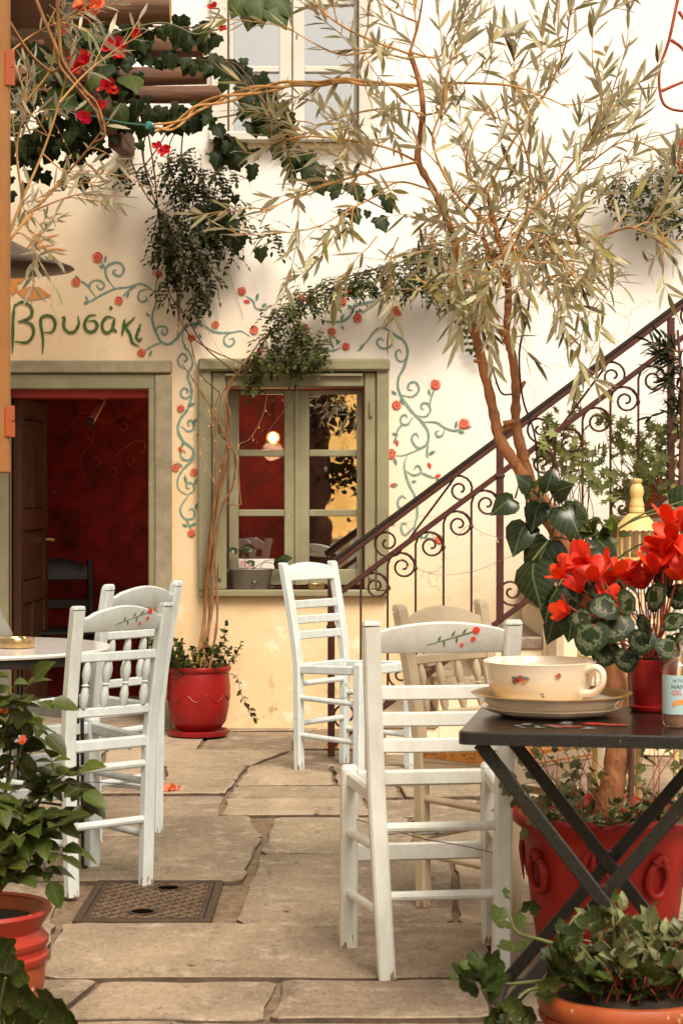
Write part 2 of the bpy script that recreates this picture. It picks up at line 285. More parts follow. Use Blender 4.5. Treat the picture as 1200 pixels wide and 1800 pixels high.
M['castlight'] = mat('worn_cast_ridge', (0.18, 0.12, 0.07), (0.10, 0.062, 0.036), scale=20, rough=0.6, metal=0.2)
M['cage'] = mat('cream_yellow_paint', (0.70, 0.50, 0.20), (0.64, 0.43, 0.15), scale=9, rough=0.4)
M['wire'] = mat('thin_steel_wire', (0.20, 0.19, 0.17), rough=0.4, metal=0.8)
M['cordgreen'] = mat('teal_cord', (0.03, 0.17, 0.16), rough=0.7)
M['cordcopper'] = mat('copper_wire', (0.40, 0.22, 0.09), rough=0.5)
M['pink'] = mat('pink_print_card', (0.72, 0.20, 0.24), (0.78, 0.60, 0.54), scale=12, rough=0.4)
M['card'] = mat('white_card', (0.72, 0.66, 0.56), rough=0.5)
M['parasol_reflection'] = mat('peach_parasol_reflection', (0.85, 0.50, 0.30), (0.75, 0.38, 0.20), scale=4, rough=0.8)
M['label'] = mat('pale_blue_label', (0.36, 0.50, 0.50), (0.32, 0.46, 0.46), scale=4, rough=0.35)
M['ink'] = mat('dark_blue_ink', (0.02, 0.03, 0.05), rough=0.5)
M['inkred'] = mat('red_ink', (0.60, 0.03, 0.02), rough=0.5)
M['gel'] = mat('clear_gel', (0.42, 0.22, 0.13), (0.50, 0.30, 0.2), scale=5, rough=0.1, coat=0.6)
M['ribbon'] = mat('red_satin_ribbon', (0.70, 0.02, 0.015), rough=0.3)
M['bulb'] = emit('warm_fairy_bulb', (1.0, 0.45, 0.10), 0.5)
M['lampglow'] = emit('glowing_lamp_bulb', (1.0, 0.72, 0.36), 60.0)
M['lampshell'] = emit('amber_halo_glass', (1.0, 0.34, 0.05), 1.1)  # glowing globe shell stands in for the orange halo round the bulb
_n = M['lampshell'].node_tree; _t = _n.nodes.new('ShaderNodeBsdfTransparent'); _x = _n.nodes.new('ShaderNodeMixShader'); _x.inputs[0].default_value = .55
_n.links.new(_t.outputs[0], _x.inputs[1]); _n.links.new(next(q for q in _n.nodes if q.type == 'EMISSION').outputs[0], _x.inputs[2]); _n.links.new(_x.outputs[0], next(q for q in _n.nodes if q.type == 'OUTPUT_MATERIAL').inputs[0])
M['pane'] = glass('window_glass', 0.16)
M['panegold'] = glass('raised_mirror_glass', 0.80)  # mirroring raised above the left panes to brighten the gold reflection
M['paneup'] = glass('upper_window_glass', 0.50)
M['clear'] = glass('clear_plastic', 0.06, (0.93, 0.88, 0.82))

def add_veins(mk, colour, amt, nside=6.0):
    m = M[mk]; N, L = m.node_tree.nodes, m.node_tree.links; b = N['Principled BSDF']; src = b.inputs['Base Color'].links[0].from_socket
    tc = N.new('ShaderNodeTexCoord'); sx = N.new('ShaderNodeSeparateXYZ'); L.new(tc.outputs['UV'], sx.inputs[0])
    def math_(op, x, y=None, z=None):
        n = N.new('ShaderNodeMath'); n.operation = op
        for i, v in enumerate((x, y, z)):
            if v is None: continue
            if isinstance(v, (int, float)): n.inputs[i].default_value = v
            else: L.new(v, n.inputs[i])
        return n.outputs[0]
    u = math_('ABSOLUTE', math_('SUBTRACT', sx.outputs[0], .5))
    mid = math_('LESS_THAN', u, .022)
    s_ = math_('FRACT', math_('MULTIPLY', math_('SUBTRACT', sx.outputs[1], math_('MULTIPLY', u, .75)), nside))
    side = math_('LESS_THAN', math_('ABSOLUTE', math_('SUBTRACT', s_, .5)), .05)
    f = math_('MULTIPLY', math_('MAXIMUM', mid, math_('MULTIPLY', side, .6)), amt)
    mx = N.new('ShaderNodeMix'); mx.data_type = 'RGBA'; mx.inputs[7].default_value = (*colour, 1); L.new(f, mx.inputs[0]); L.new(src, mx.inputs[6]); L.new(mx.outputs[2], b.inputs['Base Color'])
    bp = N.new('ShaderNodeBump'); bp.inputs['Strength'].default_value = .5; bp.inputs['Distance'].default_value = .004; bp.invert = True; L.new(f, bp.inputs['Height']); L.new(bp.outputs[0], b.inputs['Normal'])
add_veins('glossy', (0.10, 0.13, 0.05), .7); add_veins('rosel', (0.13, 0.16, 0.04), .6, 8); add_veins('geran', (0.10, 0.12, 0.03), .5, 5); add_veins('ivy', (0.06, 0.08, 0.03), .5, 4)
def worn_feet(mk, colour, z1=.035):
    m = M[mk]; N, L = m.node_tree.nodes, m.node_tree.links; b = N['Principled BSDF']; src = b.inputs['Base Color'].links[0].from_socket
    tc = N.new('ShaderNodeTexCoord'); sx = N.new('ShaderNodeSeparateXYZ'); L.new(tc.outputs['Object'], sx.inputs[0])
    mp = N.new('ShaderNodeMapping'); mp.inputs['Scale'].default_value = (1, 1, .25); L.new(tc.outputs['Object'], mp.inputs[0])
    nz = N.new('ShaderNodeTexNoise'); nz.inputs['Scale'].default_value = 90; nz.inputs['Detail'].default_value = 5; L.new(mp.outputs[0], nz.inputs['Vector'])
    r1 = N.new('ShaderNodeMapRange'); r1.inputs[1].default_value = 0; r1.inputs[2].default_value = z1 * 2; r1.inputs[3].default_value = .47; r1.inputs[4].default_value = .22; L.new(sx.outputs[2], r1.inputs[0])
    lt = N.new('ShaderNodeMath'); lt.operation = 'LESS_THAN'; L.new(nz.outputs[0], lt.inputs[0]); L.new(r1.outputs[0], lt.inputs[1])
    mx = N.new('ShaderNodeMix'); mx.data_type = 'RGBA'; mx.inputs[7].default_value = (*colour, 1); L.new(lt.outputs[0], mx.inputs[0]); L.new(src, mx.inputs[6]); L.new(mx.outputs[2], b.inputs['Base Color'])
for k_ in ('chair', 'chairwarm', 'beige'): worn_feet(k_, (0.26, 0.17, 0.10))

def cyclamen_mat():
    m = mat('marbled_cyclamen_leaf', (0.018, 0.028, 0.008), (0.010, 0.017, 0.005), scale=9, rough=0.4, spec=0.14, island=0.25, trans=0.06)
    N, L = m.node_tree.nodes, m.node_tree.links; b = N['Principled BSDF']
    src = b.inputs['Base Color'].links[0].from_socket
    tc = N.new('ShaderNodeTexCoord')
    vm = N.new('ShaderNodeVectorMath'); vm.operation = 'DISTANCE'; vm.inputs[1].default_value = (0.5, 0.42, 0)
    L.new(tc.outputs['UV'], vm.inputs[0])
    nz = N.new('ShaderNodeTexNoise'); nz.inputs['Scale'].default_value = 9; nz.inputs['Detail'].default_value = 3; L.new(tc.outputs['UV'], nz.inputs['Vector'])
    ad = N.new('ShaderNodeMath'); ad.operation = 'MULTIPLY_ADD'; ad.inputs[1].default_value = 0.55; L.new(nz.outputs[0], ad.inputs[0]); L.new(vm.outputs['Value'], ad.inputs[2])
    rp = N.new('ShaderNodeValToRGB'); e = rp.color_ramp.elements
    e[0].position = 0.49; e[0].color = (0, 0, 0, 1); e[1].position = 0.53; e[1].color = (1, 1, 1, 1)
    k = rp.color_ramp.elements.new(0.58); k.color = (0.6, 0.6, 0.6, 1); k = rp.color_ramp.elements.new(0.64); k.color = (0, 0, 0, 1)
    L.new(ad.outputs[0], rp.inputs[0])
    mx = N.new('ShaderNodeMix'); mx.data_type = 'RGBA'; mx.inputs[7].default_value = (0.125, 0.135, 0.072, 1)
    L.new(rp.outputs[0], mx.inputs[0]); L.new(src, mx.inputs[6]); L.new(mx.outputs[2], b.inputs['Base Color'])
    return m
M['cyclamen'] = cyclamen_mat()

# ------------------------------------------------------------------ objects and meshes
def empty(name, loc=(0, 0, 0), rz=0.0):
    o = bpy.data.objects.new(name, None); COL.objects.link(o)
    o.location = loc; o.rotation_euler = (0, 0, rz); o.empty_display_size = 0.1
    return o
def tag(o, label=None, cat=None, group=None, kind=None):
    if label: o['label'] = label
    if cat: o['category'] = cat
    if group: o['group'] = group
    if kind: o['kind'] = kind
    return o
def thing(name, label, cat, loc=(0, 0, 0), rz=0.0, group=None):
    return tag(empty(name, loc, rz), label, cat, group)
def origin(o):
    v = Vector((0, 0, 0))
    while o is not None:
        v += o.location; o = o.parent
    return v

def frame_for(d, up=None):
    d = Vector(d).normalized()
    up = Vector(up) if up is not None else (Vector((0, 0, 1)) if abs(d.z) < 0.95 else Vector((1, 0, 0)))
    x = d.cross(up).normalized(); y = x.cross(d).normalized()
    return x, y

class MB:
    def __init__(s): s.v, s.f, s.m, s.uv = [], [], [], None
    def add(s, vs_, fs, mi=0):
        o = len(s.v); s.v.extend([tuple(v) for v in vs_])
        for f in fs: s.f.append(tuple(o + i for i in f)); s.m.append(mi)
    def box(s, c, size, rz=0.0, mi=0, ch=0.0):
        cx, cy, cz = c; sx, sy, sz = (a / 2 for a in size); ca, sa = math.cos(rz), math.sin(rz)
        if ch <= 0:
            q = [(-sx, -sy), (sx, -sy), (sx, sy), (-sx, sy)]
            lv = [(q, -sz), (q, sz)]
        else:
            def oc(k): return [(-sx + k, -sy), (sx - k, -sy), (sx, -sy + k), (sx, sy - k), (sx - k, sy), (-sx + k, sy), (-sx, sy - k), (-sx, -sy + k)]
            def sc(k): return [(a * (1 - k / sx), b * (1 - k / sy)) for a, b in oc(ch)]
            lv = [(sc(ch), -sz), (oc(ch), -sz + ch), (oc(ch), sz - ch), (sc(ch), sz)]
        n = len(lv[0][0]); vv = [(cx + a * ca - b * sa, cy + a * sa + b * ca, cz + z) for r, z in lv for a, b in r]
        ff = [tuple(range(n - 1, -1, -1)), tuple((len(lv) - 1) * n + i for i in range(n))]
        for k in range(len(lv) - 1):
            ff += [(k * n + i, k * n + (i + 1) % n, (k + 1) * n + (i + 1) % n, (k + 1) * n + i) for i in range(n)]
        s.add(vv, ff, mi); return s
    def rings(s, rings_, closed=True, caps=True, mi=0):
        n = len(rings_[0]); vv = [p for r in rings_ for p in r]; ff = []
        for k in range(len(rings_) - 1):
            for i in range(n if closed else n - 1):
                ff.append((k * n + i, k * n + (i + 1) % n, (k + 1) * n + (i + 1) % n, (k + 1) * n + i))
        if caps: ff.append(tuple(range(n - 1, -1, -1))); ff.append(tuple((len(rings_) - 1) * n + i for i in range(n)))
        s.add(vv, ff, mi); return s
    def tube(s, pts, r, n=6, mi=0, caps=True, knot=0.0):
        pts = [Vector(p) for p in pts]; k = len(pts)
        rr = [r] * k if not isinstance(r, (list, tuple)) else [r[min(len(r) - 1, int(i * (len(r) - 1) / max(k - 1, 1)))] + (r[min(len(r) - 1, int(i * (len(r) - 1) / max(k - 1, 1)) + 1)] - r[min(len(r) - 1, int(i * (len(r) - 1) / max(k - 1, 1)))]) * ((i * (len(r) - 1) / max(k - 1, 1)) % 1) for i in range(k)]
        rings_ = []; x = None; kr = random.Random(k * 31 + n); ph = kr.uniform(0, 6)
        for i, p in enumerate(pts):
            d = (pts[min(i + 1, k - 1)] - pts[max(i - 1, 0)])
            if d.length < 1e-9: d = Vector((0, 0, 1))
            d.normalize()
            if x is None: x, y = frame_for(d)
            else:
                x = (x - d * x.dot(d))
                x = x.normalized() if x.length > 1e-6 else frame_for(d)[0]
                y = d.cross(x) * -1
            kk = 1 + (knot * (kr.uniform(-.6, .6) + .8 * math.sin(i * 1.3 + ph) ** 4)) if knot else 1
            rings_.append([p + x * (rr[i] * kk * (1 + (kr.uniform(-knot, knot) * .7 if knot else 0)) * math.cos(a)) + y * (rr[i] * kk * math.sin(a)) for a in (2 * math.pi * j / n for j in range(n))])
        return s.rings(rings_, True, caps, mi)
    def sweep(s, pts, w, h, ch=0.004, xa=None, mi=0):       # chamfered rectangular section; xa = section's width axis
        pts = [Vector(p) for p in pts]; k = len(pts); rings_ = []
        for i, p in enumerate(pts):
            d = (pts[min(i + 1, k - 1)] - pts[max(i - 1, 0)]).normalized()
            if xa is not None:
                x = Vector(xa); x = (x - d * x.dot(d)).normalized(); y = d.cross(x)
            else: x, y = frame_for(d)
            a, b = w / 2, h / 2
            sec = [(-a + ch, -b), (a - ch, -b), (a, -b + ch), (a, b - ch), (a - ch, b), (-a + ch, b), (-a, b - ch), (-a, -b + ch)]
            rings_.append([p + x * u + y * v for u, v in sec])
        return s.rings(rings_, True, True, mi)
    def lathe(s, prof, c=(0, 0, 0), n=24, mi=0, caps=True, fn=None):
        c = Vector(c); rings_ = []
        for r, z in prof:
            ring = []
            for j in range(n):
                a = 2 * math.pi * j / n; rr, zz = (r, z) if fn is None else fn(r, z, a)
                ring.append(c + Vector((rr * math.cos(a), rr * math.sin(a), zz)))
            rings_.append(ring)
        return s.rings(rings_, True, caps, mi)
    def prism(s, poly, z0, z1, ch=0.0, mi=0):
        n = len(poly)
        if ch:
            cx = sum(p[0] for p in poly) / n; cy = sum(p[1] for p in poly) / n
            def ins(p):
                v = Vector((cx - p[0], cy - p[1])); v.normalize(); return (p[0] + v.x * ch, p[1] + v.y * ch)
            lv = [(poly, z0), (poly, z1 - ch * 0.7), ([ins(p) for p in poly], z1)]
        else: lv = [(poly, z0), (poly, z1)]
        return s.rings([[(p[0], p[1], z) for p in pl] for pl, z in lv], True, True, mi)
    def build(s, name, mats, parent=None, world=True, smooth=40, kind=None):
        me = bpy.data.meshes.new(name)
        off = origin(parent) if (parent is not None and world) else Vector((0, 0, 0))
        me.from_pydata([(v[0] - off.x, v[1] - off.y, v[2] - off.z) for v in s.v], [], s.f)
        for k in (mats if isinstance(mats, (list, tuple)) else [mats]): me.materials.append(M[k] if isinstance(k, str) else k)
        if any(s.m): me.polygons.foreach_set('material_index', s.m)
        if smooth:
            me.polygons.foreach_set('use_smooth', [True] * len(me.polygons))
            me.set_sharp_from_angle(angle=R(smooth))
        me.update()
        o = bpy.data.objects.new(name, me); COL.objects.link(o)
        if parent is not None: o.parent = parent
        if kind: o['kind'] = kind
        return o
def copy_tree(o, parent=None):
    c = o.copy(); COL.objects.link(c); c.parent = parent
    for ch in o.children: copy_tree(ch, c)
    return c

# ------------------------------------------------------------------ leaves
def blade(stations, wid, W, droop=0.15, fold=0.06):
    v, f, uv = [], [], []
    for t, w in zip(stations, wid):
        z = -droop * t * t
        for sx in (-1, 0, 1):
            v.append((sx * w * W, t, z + (fold * w * W * 4 if sx else 0))); uv.append((0.5 + sx * w * 0.5, t))
    for i in range(len(stations) - 1):
        a = i * 3
        f += [(a, a + 1, a + 4, a + 3), (a + 1, a + 2, a + 5, a + 4)]
    return np.array(v), f, np.array(uv)
def fan(outline, cy=0.35, cup=0.12, ripple=0.0):
    v = [(0, cy, -cup * 0.4)]; uv = [(0.5, 0.42)]
    mx = max(abs(p[0]) for p in outline)
    for i, (x, y) in enumerate(outline):
        r2 = x * x + (y - cy) ** 2
        v.append((x, y, cup * r2 + (ripple if i % 2 else -ripple))); uv.append((0.5 + 0.5 * x / mx, y))
    n = len(outline)
    return np.array(v), [(0, 1 + i, 1 + (i + 1) % n) for i in range(n)], np.array(uv)
def lobed(nl, depth, notch=True, cy=0.45, cup=0.15, ripple=0.02, per=2):
    out = []; n = nl * per
    span = 2 * math.pi - (0.7 if notch else 0.0)
    if notch: out.append((0.0, cy - 0.18))
    for i in range(n + (1 if notch else 0)):
        a = -math.pi / 2 + (0.35 if notch else 0) + span * i / n
        r = 0.5 * (1 - depth * (0.5 + 0.5 * math.cos(2 * math.pi * i / per)))
        out.append((r * math.cos(a) * 1.05, cy + r * math.sin(a)))
    return fan(out, cy, cup, ripple)
T = {
    'olive': blade([0, .18, .45, .75, 1], [.06, .72, 1, .7, .02], .092, .18, .05),
    'olive2': blade([0, .18, .45, .75, 1], [.06, .72, 1, .7, .02], .085, -.12, .08),
    'ovate': blade([0, .1, .3, .55, .8, 1], [.05, .6, 1, .9, .5, .0], .33, .22, .08),
    'heart': fan([(0, .06), (-.2, -.02), (-.4, .1), (-.47, .32), (-.36, .6), (-.16, .85), (0, 1.05), (.16, .85), (.36, .6), (.47, .32), (.4, .1), (.2, -.02)], .38, -.32),
    'cycl': fan([(0, .12), (-.16, .0), (-.36, .06), (-.48, .26), (-.46, .5), (-.32, .74), (-.14, .9), (0, .95), (.14, .9), (.32, .74), (.46, .5), (.48, .26), (.36, .06), (.16, .0)], .42, -.22, .015),
    'ivy': fan([(0, .1), (-.22, -.04), (-.5, .18), (-.36, .34), (-.40, .60), (-.24, .70), (0, 1.0), (.24, .70), (.40, .60), (.36, .34), (.5, .18), (.22, -.04)], .34, -.25),
    'geran': lobed(5, .24, True, .45, .35, .012, 5),
    'scent': lobed(7, .55, True, .42, .2, .02, 2),
    'small': blade([0, .3, .65, 1], [.1, 1, .85, .05], .30, .1, .04),
    'petal': blade([0, .2, .45, .7, .88, 1], [.35, .75, .98, 1, .82, .4], .27, -.30, .10),
    'rpetal': blade([0, .35, .7, 1], [.3, .95, 1, .5], .42, -.35, .1),
}
_lm = {}
def leaf_data(key, mk):
    if (key, mk) not in _lm:
        v, f, uv = T[key]
        me = bpy.data.meshes.new('leaf'); me.from_pydata([tuple(p) for p in v], [], f)
        me.materials.append(M[mk]); ul = me.uv_layers.new(name='UVMap')
        li = np.empty(len(me.loops), dtype=np.int32); me.loops.foreach_get('vertex_index', li)
        ul.data.foreach_set('uv', uv[li].astype(np.float32).ravel())
        me.polygons.foreach_set('use_smooth', [True] * len(me.polygons)); me.update()
        _lm[(key, mk)] = me
    return _lm[(key, mk)]
def lmat(pos, d, n, size):
    y = Vector(d).normalized(); z = Vector(n); z = z - y * z.dot(y)
    if z.length < 1e-4: z = frame_for(y)[1]
    z.normalize(); x = y.cross(z)
    m = Matrix((x, y, z)).transposed() * size
    m = m.to_4x4(); m.translation = pos
    return m
def scatter(root, items, keys, mk, cap=300, name='leaf', minpx=10, sname='foliage'):
    """items: (pos, direction, normal, size) in world space. The largest in view become leaf objects, the rest one part of kind stuff."""
    o0 = origin(root); rows = []
    for it in items:
        x, y, d = proj(it[0] + Vector(it[1]).normalized() * it[3] * 0.5)
        px = it[3] * F / d; inside = -20 < x < 1220 and -20 < y < 1820
        rows.append((px if inside else 0.0, it))
    rows.sort(key=lambda r: -r[0])
    single = [it for s_, it in rows[:cap] if s_ >= minpx]
    rest = [it for _s, it in rows[len(single):]]
    kl = keys if isinstance(keys, (list, tuple)) else [keys]
    for i, it in enumerate(single):
        o = bpy.data.objects.new(name, leaf_data(kl[i % len(kl)], mk)); COL.objects.link(o); o.parent = root
        m = lmat(*it); m.translation = it[0] - o0; o.matrix_basis = m
    if rest:
        vv, ff, uu, off = [], [], [], 0
        for i, it in enumerate(rest):
            v, f, uv = T[kl[i % len(kl)]]; m = np.array(lmat(*it))
            vv.append(v @ m[:3, :3].T + m[:3, 3] - np.array(o0)); ff += [tuple(a + off for a in q) for q in f]; off += len(v); uu.append(uv)
        me = bpy.data.meshes.new(sname); me.from_pydata(np.concatenate(vv).tolist(), [], ff); me.materials.append(M[mk])
        ul = me.uv_layers.new(name='UVMap'); li = np.empty(len(me.loops), dtype=np.int32); me.loops.foreach_get('vertex_index', li)
        ul.data.foreach_set('uv', np.concatenate(uu)[li].astype(np.float32).ravel())
        me.polygons.foreach_set('use_smooth', [True] * len(me.polygons)); me.update()
        o = bpy.data.objects.new(sname, me); COL.objects.link(o); o.parent = root; o['kind'] = 'stuff'
def shoot_leaves(pts, size, step, r, ang=0.8, skip=0.0, pairs=True, hang=0.0, up=(0, 0, 1), jit=0.5):
    """leaves along a twig"""
    out = []; acc = 0.0; side = 1; turn = r.uniform(0, 6.28)
    for a, b in zip(pts[:-1], pts[1:]):
        seg = (b - a).length; d = (b - a).normalized() if seg > 1e-6 else Vector((0, 0, 1))
        acc += seg
        while acc >= step:
            acc -= step
            if r.random() < skip: continue
            x, y = frame_for(d); turn += 1.57 + r.uniform(-.3, .3)
            s_ = x * math.cos(turn) + y * math.sin(turn)
            for q in ((1, -1) if pairs else (1 if r.random() < .5 else -1,)):
                dd = d * math.cos(ang) + s_ * (q * math.sin(ang)) + rv(jit * .6, r) + Vector((0, 0, -hang))
                out.append((a.lerp(b, r.random()), dd, Vector(up) + rv(jit * 1.6, r), size * r.uniform(.65, 1.2)))
    out.append((pts[-1], (pts[-1] - pts[-2]) + rv(.1 * (pts[-1] - pts[-2]).length, r), Vector(up) + rv(jit, r), size))
    return out
def wander(p, d, length, r, n=6, curl=0.25, grav=0.0):
    p = Vector(p); d = Vector(d).normalized(); out = [p.copy()]
    for _ in range(n):
        d = (d + rv(curl, r) + Vector((0, 0, -grav))).normalized(); p = p + d * (length / n); out.append(p.copy())
    return out

#@@STRUCTURE
# ------------------------------------------------------------------ ground and paving
mb = MB(); mb.add([(-60, -60, -.014), (60, -60, -.014), (60, 60, -.014), (-60, 60, -.014)], [(0, 1, 2, 3)])
ground = mb.build('ground', 'mortar', smooth=0); tag(ground, 'sandy joints and earth under the stone paving of the courtyard', None, None, 'structure')
paving = tag(empty('pavement'), 'grey brown irregular stone slabs paving the courtyard', None, None, 'structure')
ra = random.Random(3)
def stone(q):
    """q: four ground corners (far left, far right, near right, near left)"""
    c = sum((Vector(p) for p in q), Vector()) / 4
    poly = []
    gap = .005
    pts = [Vector(p) for p in q]
    ins = []
    for i, p in enumerate(pts):
        a, b = (pts[i - 1] - p).normalized(), (pts[(i + 1) % 4] - p).normalized()
        cc = c - p; ins.append(p + Vector((math.copysign(.005 + ra.uniform(0, .005), cc.x), math.copysign(.005 + ra.uniform(0, .008), cc.y), 0)))
    for i in range(4):
        a, b = ins[i], ins[(i + 1) % 4]; L_ = (b - a).length; k = max(2, min(9, int(L_ / .11)))
        nrm = Vector((-(b - a).y, (b - a).x, 0)).normalized()
        for j in range(k):
            t = (j + (.22 if j == 0 else 0)) / k
            if j == 0: poly.append(a.lerp(b, .05 if L_ > .3 else .1)); continue
            poly.append(a.lerp(b, t + ra.uniform(-.25, .25) / k) + nrm * ra.uniform(-.013, .006))
        poly.append(a.lerp(b, .96))
    z = ra.uniform(-.007, .007)
    b_ = MB(); b_.prism([(p.x, p.y) for p in poly], -.05, z, .005)
    for i in range(len(poly)): b_.m[i] = 1
    b_.build('paving_stone', ['stone', 'jointdirt'], paving, smooth=30)
def J(y):
    k = [(1282, 520), (1318, 515), (1346, 440), (1372, 418), (1396, 398), (1433, 385), (1434, 480), (1471, 466), (1500, 452), (1552, 428), (1622, 400)]
    for (a, b), (c, d) in zip(k[:-1], k[1:]):
        if a <= y <= c: return b + (d - b) * (y - a) / max(c - a, 1e-6)
    return k[-1][1]
def auto(x0, x1, lo, hi):
    out = [x0]; x = x0
    while x < x1:
        x += ra.uniform(lo, hi); out.append(x)
    return out
def row(y0, y1, js):
    for (a0, a1), (b0, b1) in zip(js[:-1], js[1:]):
        k = ra.uniform(-2.5, 2.5) if y1 < 1500 else ra.uniform(-4, 4)
        stone([G(a0, y0), G(b0, y0), G(b1, y1 + k * .4), G(a1, y1 - k * .2)])
def sl(xs, y0, y1, s=.35):      # joints leaning with the perspective of the courtyard
    return [(x, x + (x - 560) * (y1 - y0) / (y0 - 860) * .9 + ra.uniform(-12, 12)) for x in xs]
left_rows = [(1264, 1284, auto(-420, 500, 70, 150)), (1284, 1318, [-420, -260, -120, 20, 150, 250, 370]), (1318, 1347, [-450, -280, -100, 60, 190]), (1347, 1372, [-430, -240, -60, 110, 290]),
             (1372, 1396, [-450, -260, -80, 130]), (1396, 1433, [-480, -250, -60, 170]), (1433, 1471, [-470, -300, -60, 120, 275]), (1471, 1551, [-520, -260, -20, 95])]
for y0, y1, xs in left_rows:
    js = sl(xs, y0, y1); js = [p for p in js if p[0] < J(max(y0, 1282)) - 50] + [(J(max(y0 + .6, 1282)), J(max(y1 - .6, 1282)))]
    row(y0, y1, js)
row(1551, 1623, [(-560, -600), (-260, -290), (-40, -60), (128, 92)])
right_rows = [(1264, 1284, auto(560, 1700, 60, 150)), (1284, 1318, [640, 760, 900, 1050, 1200, 1340, 1500]), (1318, 1346, [620, 800, 960, 1120, 1300, 1500]), (1346, 1382, [582, 760, 930, 1100, 1290, 1500]),
              (1382, 1402, [700, 900, 1120, 1300, 1500]), (1402, 1433, [640, 840, 1060, 1240, 1500])]
for y0, y1, xs in right_rows:
    row(y0, y1, [(J(max(y0 + .6, 1282)), J(max(y1 - .6, 1282)))] + sl(xs, y0, y1))
row(1434, 1498, [(J(1435), J(1498)), (720, 730), (930, 950), (1180, 1230), (1420, 1480), (1620, 1700)])
row(1498, 1621, [(J(1499) + 4, J(1621) + 8), (792, 800), (1010, 1050), (1260, 1330), (1560, 1660)])
row(1623, 1721, [(-620, -680), (-300, -340), (105, 68), (858, 862), (1180, 1230), (1560, 1660)])
row(1722, 1791, [(-680, -730), (-260, -290), (176, 98), (492, 468), (850, 866), (1130, 1160), (1450, 1500), (1740, 1800)])
row(1793, 1900, [(-730, -800), (-120, -160), (330, 310), (760, 770), (1120, 1150), (1520, 1600)])
row(1900, 2080, [(-800, -900), (-200, -260), (420, 380), (900, 930), (1400, 1500)])
row(2080, 2500, [(-900, -1100), (100, 0), (700, 720), (1300, 1450)])
row(2500, 3400, [(-900, -1100), (300, 100), (1000, 1100), (1600, 1800)])

# ------------------------------------------------------------------ house
house = thing('taverna_house', 'cream plastered taverna house with painted rose vines, green door frame and windows', 'house', (0, D, 0))
def wx(x): return (x - 600) * D / F
def wz(y): return H - (y - HZ) * D / F
# wall front with three openings, as a grid of cells 0.3 m thick
DX0, DX1, DZ1 = wx(14), wx(264), wz(684)
WX0, WX1, WZ0, WZ1 = wx(396), wx(642), wz(1036), wz(678)
UX0, UX1, UZ0, UZ1 = wx(398), wx(632), wz(236), wz(-170)
xs = sorted([-5.0, -3.2, DX0, DX1, WX0, WX1, UX0, UX1, 1.2, 2.2, 3.4, 6.0]); zs = sorted([-.3, 0.0, WZ0, WZ1, DZ1, UZ0, UZ1, 2.5, 6.2])
def hole(x, z):
    return (DX0 < x < DX1 and 0 < z < DZ1) or (WX0 < x < WX1 and WZ0 < z < WZ1) or (UX0 < x < UX1 and UZ0 < z < UZ1)
mb = MB(); idx = {}; TH = .34
def wv(i, k, s):
    key = (i, k, s)
    if key not in idx: idx[key] = len(mb.v); mb.v.append((xs[i], D + (TH if s else 0), zs[k]))
    return idx[key]
solid = {(i, k): not hole((xs[i] + xs[i + 1]) / 2, (zs[k] + zs[k + 1]) / 2) for i in range(len(xs) - 1) for k in range(len(zs) - 1)}
for (i, k), s_ in solid.items():
    if not s_: continue
    mb.f.append((wv(i, k, 0), wv(i + 1, k, 0), wv(i + 1, k + 1, 0), wv(i, k + 1, 0))); mb.m.append(0)
    mb.f.append((wv(i, k, 1), wv(i, k + 1, 1), wv(i + 1, k + 1, 1), wv(i + 1, k, 1))); mb.m.append(1)
    for di, dk, e in ((-1, 0, ((i, k), (i, k + 1))), (1, 0, ((i + 1, k + 1), (i + 1, k))), (0, -1, ((i + 1, k), (i, k))), (0, 1, ((i, k + 1), (i + 1, k + 1)))):
        if not solid.get((i + di, k + dk), False):
            (a, b), (c, d) = e
            mb.f.append((wv(a, b, 0), wv(c, d, 0), wv(c, d, 1), wv(a, b, 1))); mb.m.append(1 if (i + di, k + dk) in solid else 0)
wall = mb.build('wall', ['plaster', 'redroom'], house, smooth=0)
# roof eave far above the picture closes the house and the room behind
mb = MB(); mb.box((.5, D + 2.2, 6.3), (11.2, 5.0, .12)); mb.build('roof', 'redbeam', house, smooth=0)
# the room behind door and window
rx0, rx1, ry0, ry1, rz1 = -2.6, .9, D + TH + .002, D + 1.62, 2.35
def quad(name, pts, m, par): b_ = MB(); b_.add(pts, [(0, 1, 2, 3)]); return b_.build(name, m, par, smooth=0)
room = empty('room', (0, 0, 0)); room.parent = house
def rq(name, c, size, m): b_ = MB(); b_.box(c, size); return b_.build(name, m, room, smooth=0)
rq('back_wall', ((rx0 + rx1) / 2, ry1 + .05, rz1 / 2), (rx1 - rx0, .1, rz1), 'redroom')
rq('side_wall', (rx0 - .05, (ry0 + ry1) / 2, rz1 / 2), (.1, ry1 - ry0 + .2, rz1), 'redroom'); rq('side_wall', (rx1 + .05, (ry0 + ry1) / 2, rz1 / 2), (.1, ry1 - ry0 + .2, rz1), 'redroom')
rq('ceiling', ((rx0 + rx1) / 2, (ry0 + ry1) / 2, rz1 + .06), (rx1 - rx0 + .2, ry1 - ry0 + .2, .1), 'redroom'); rq('room_floor', ((rx0 + rx1) / 2, (ry0 + ry1) / 2 + .17, -.004), (rx1 - rx0, ry1 - ry0 + .35, .02), 'stone')
rq('red_lintel', ((DX0 + DX1) / 2, D + .16, wz(691)), (DX1 - DX0 - .006, .24, .045), 'redbeam')

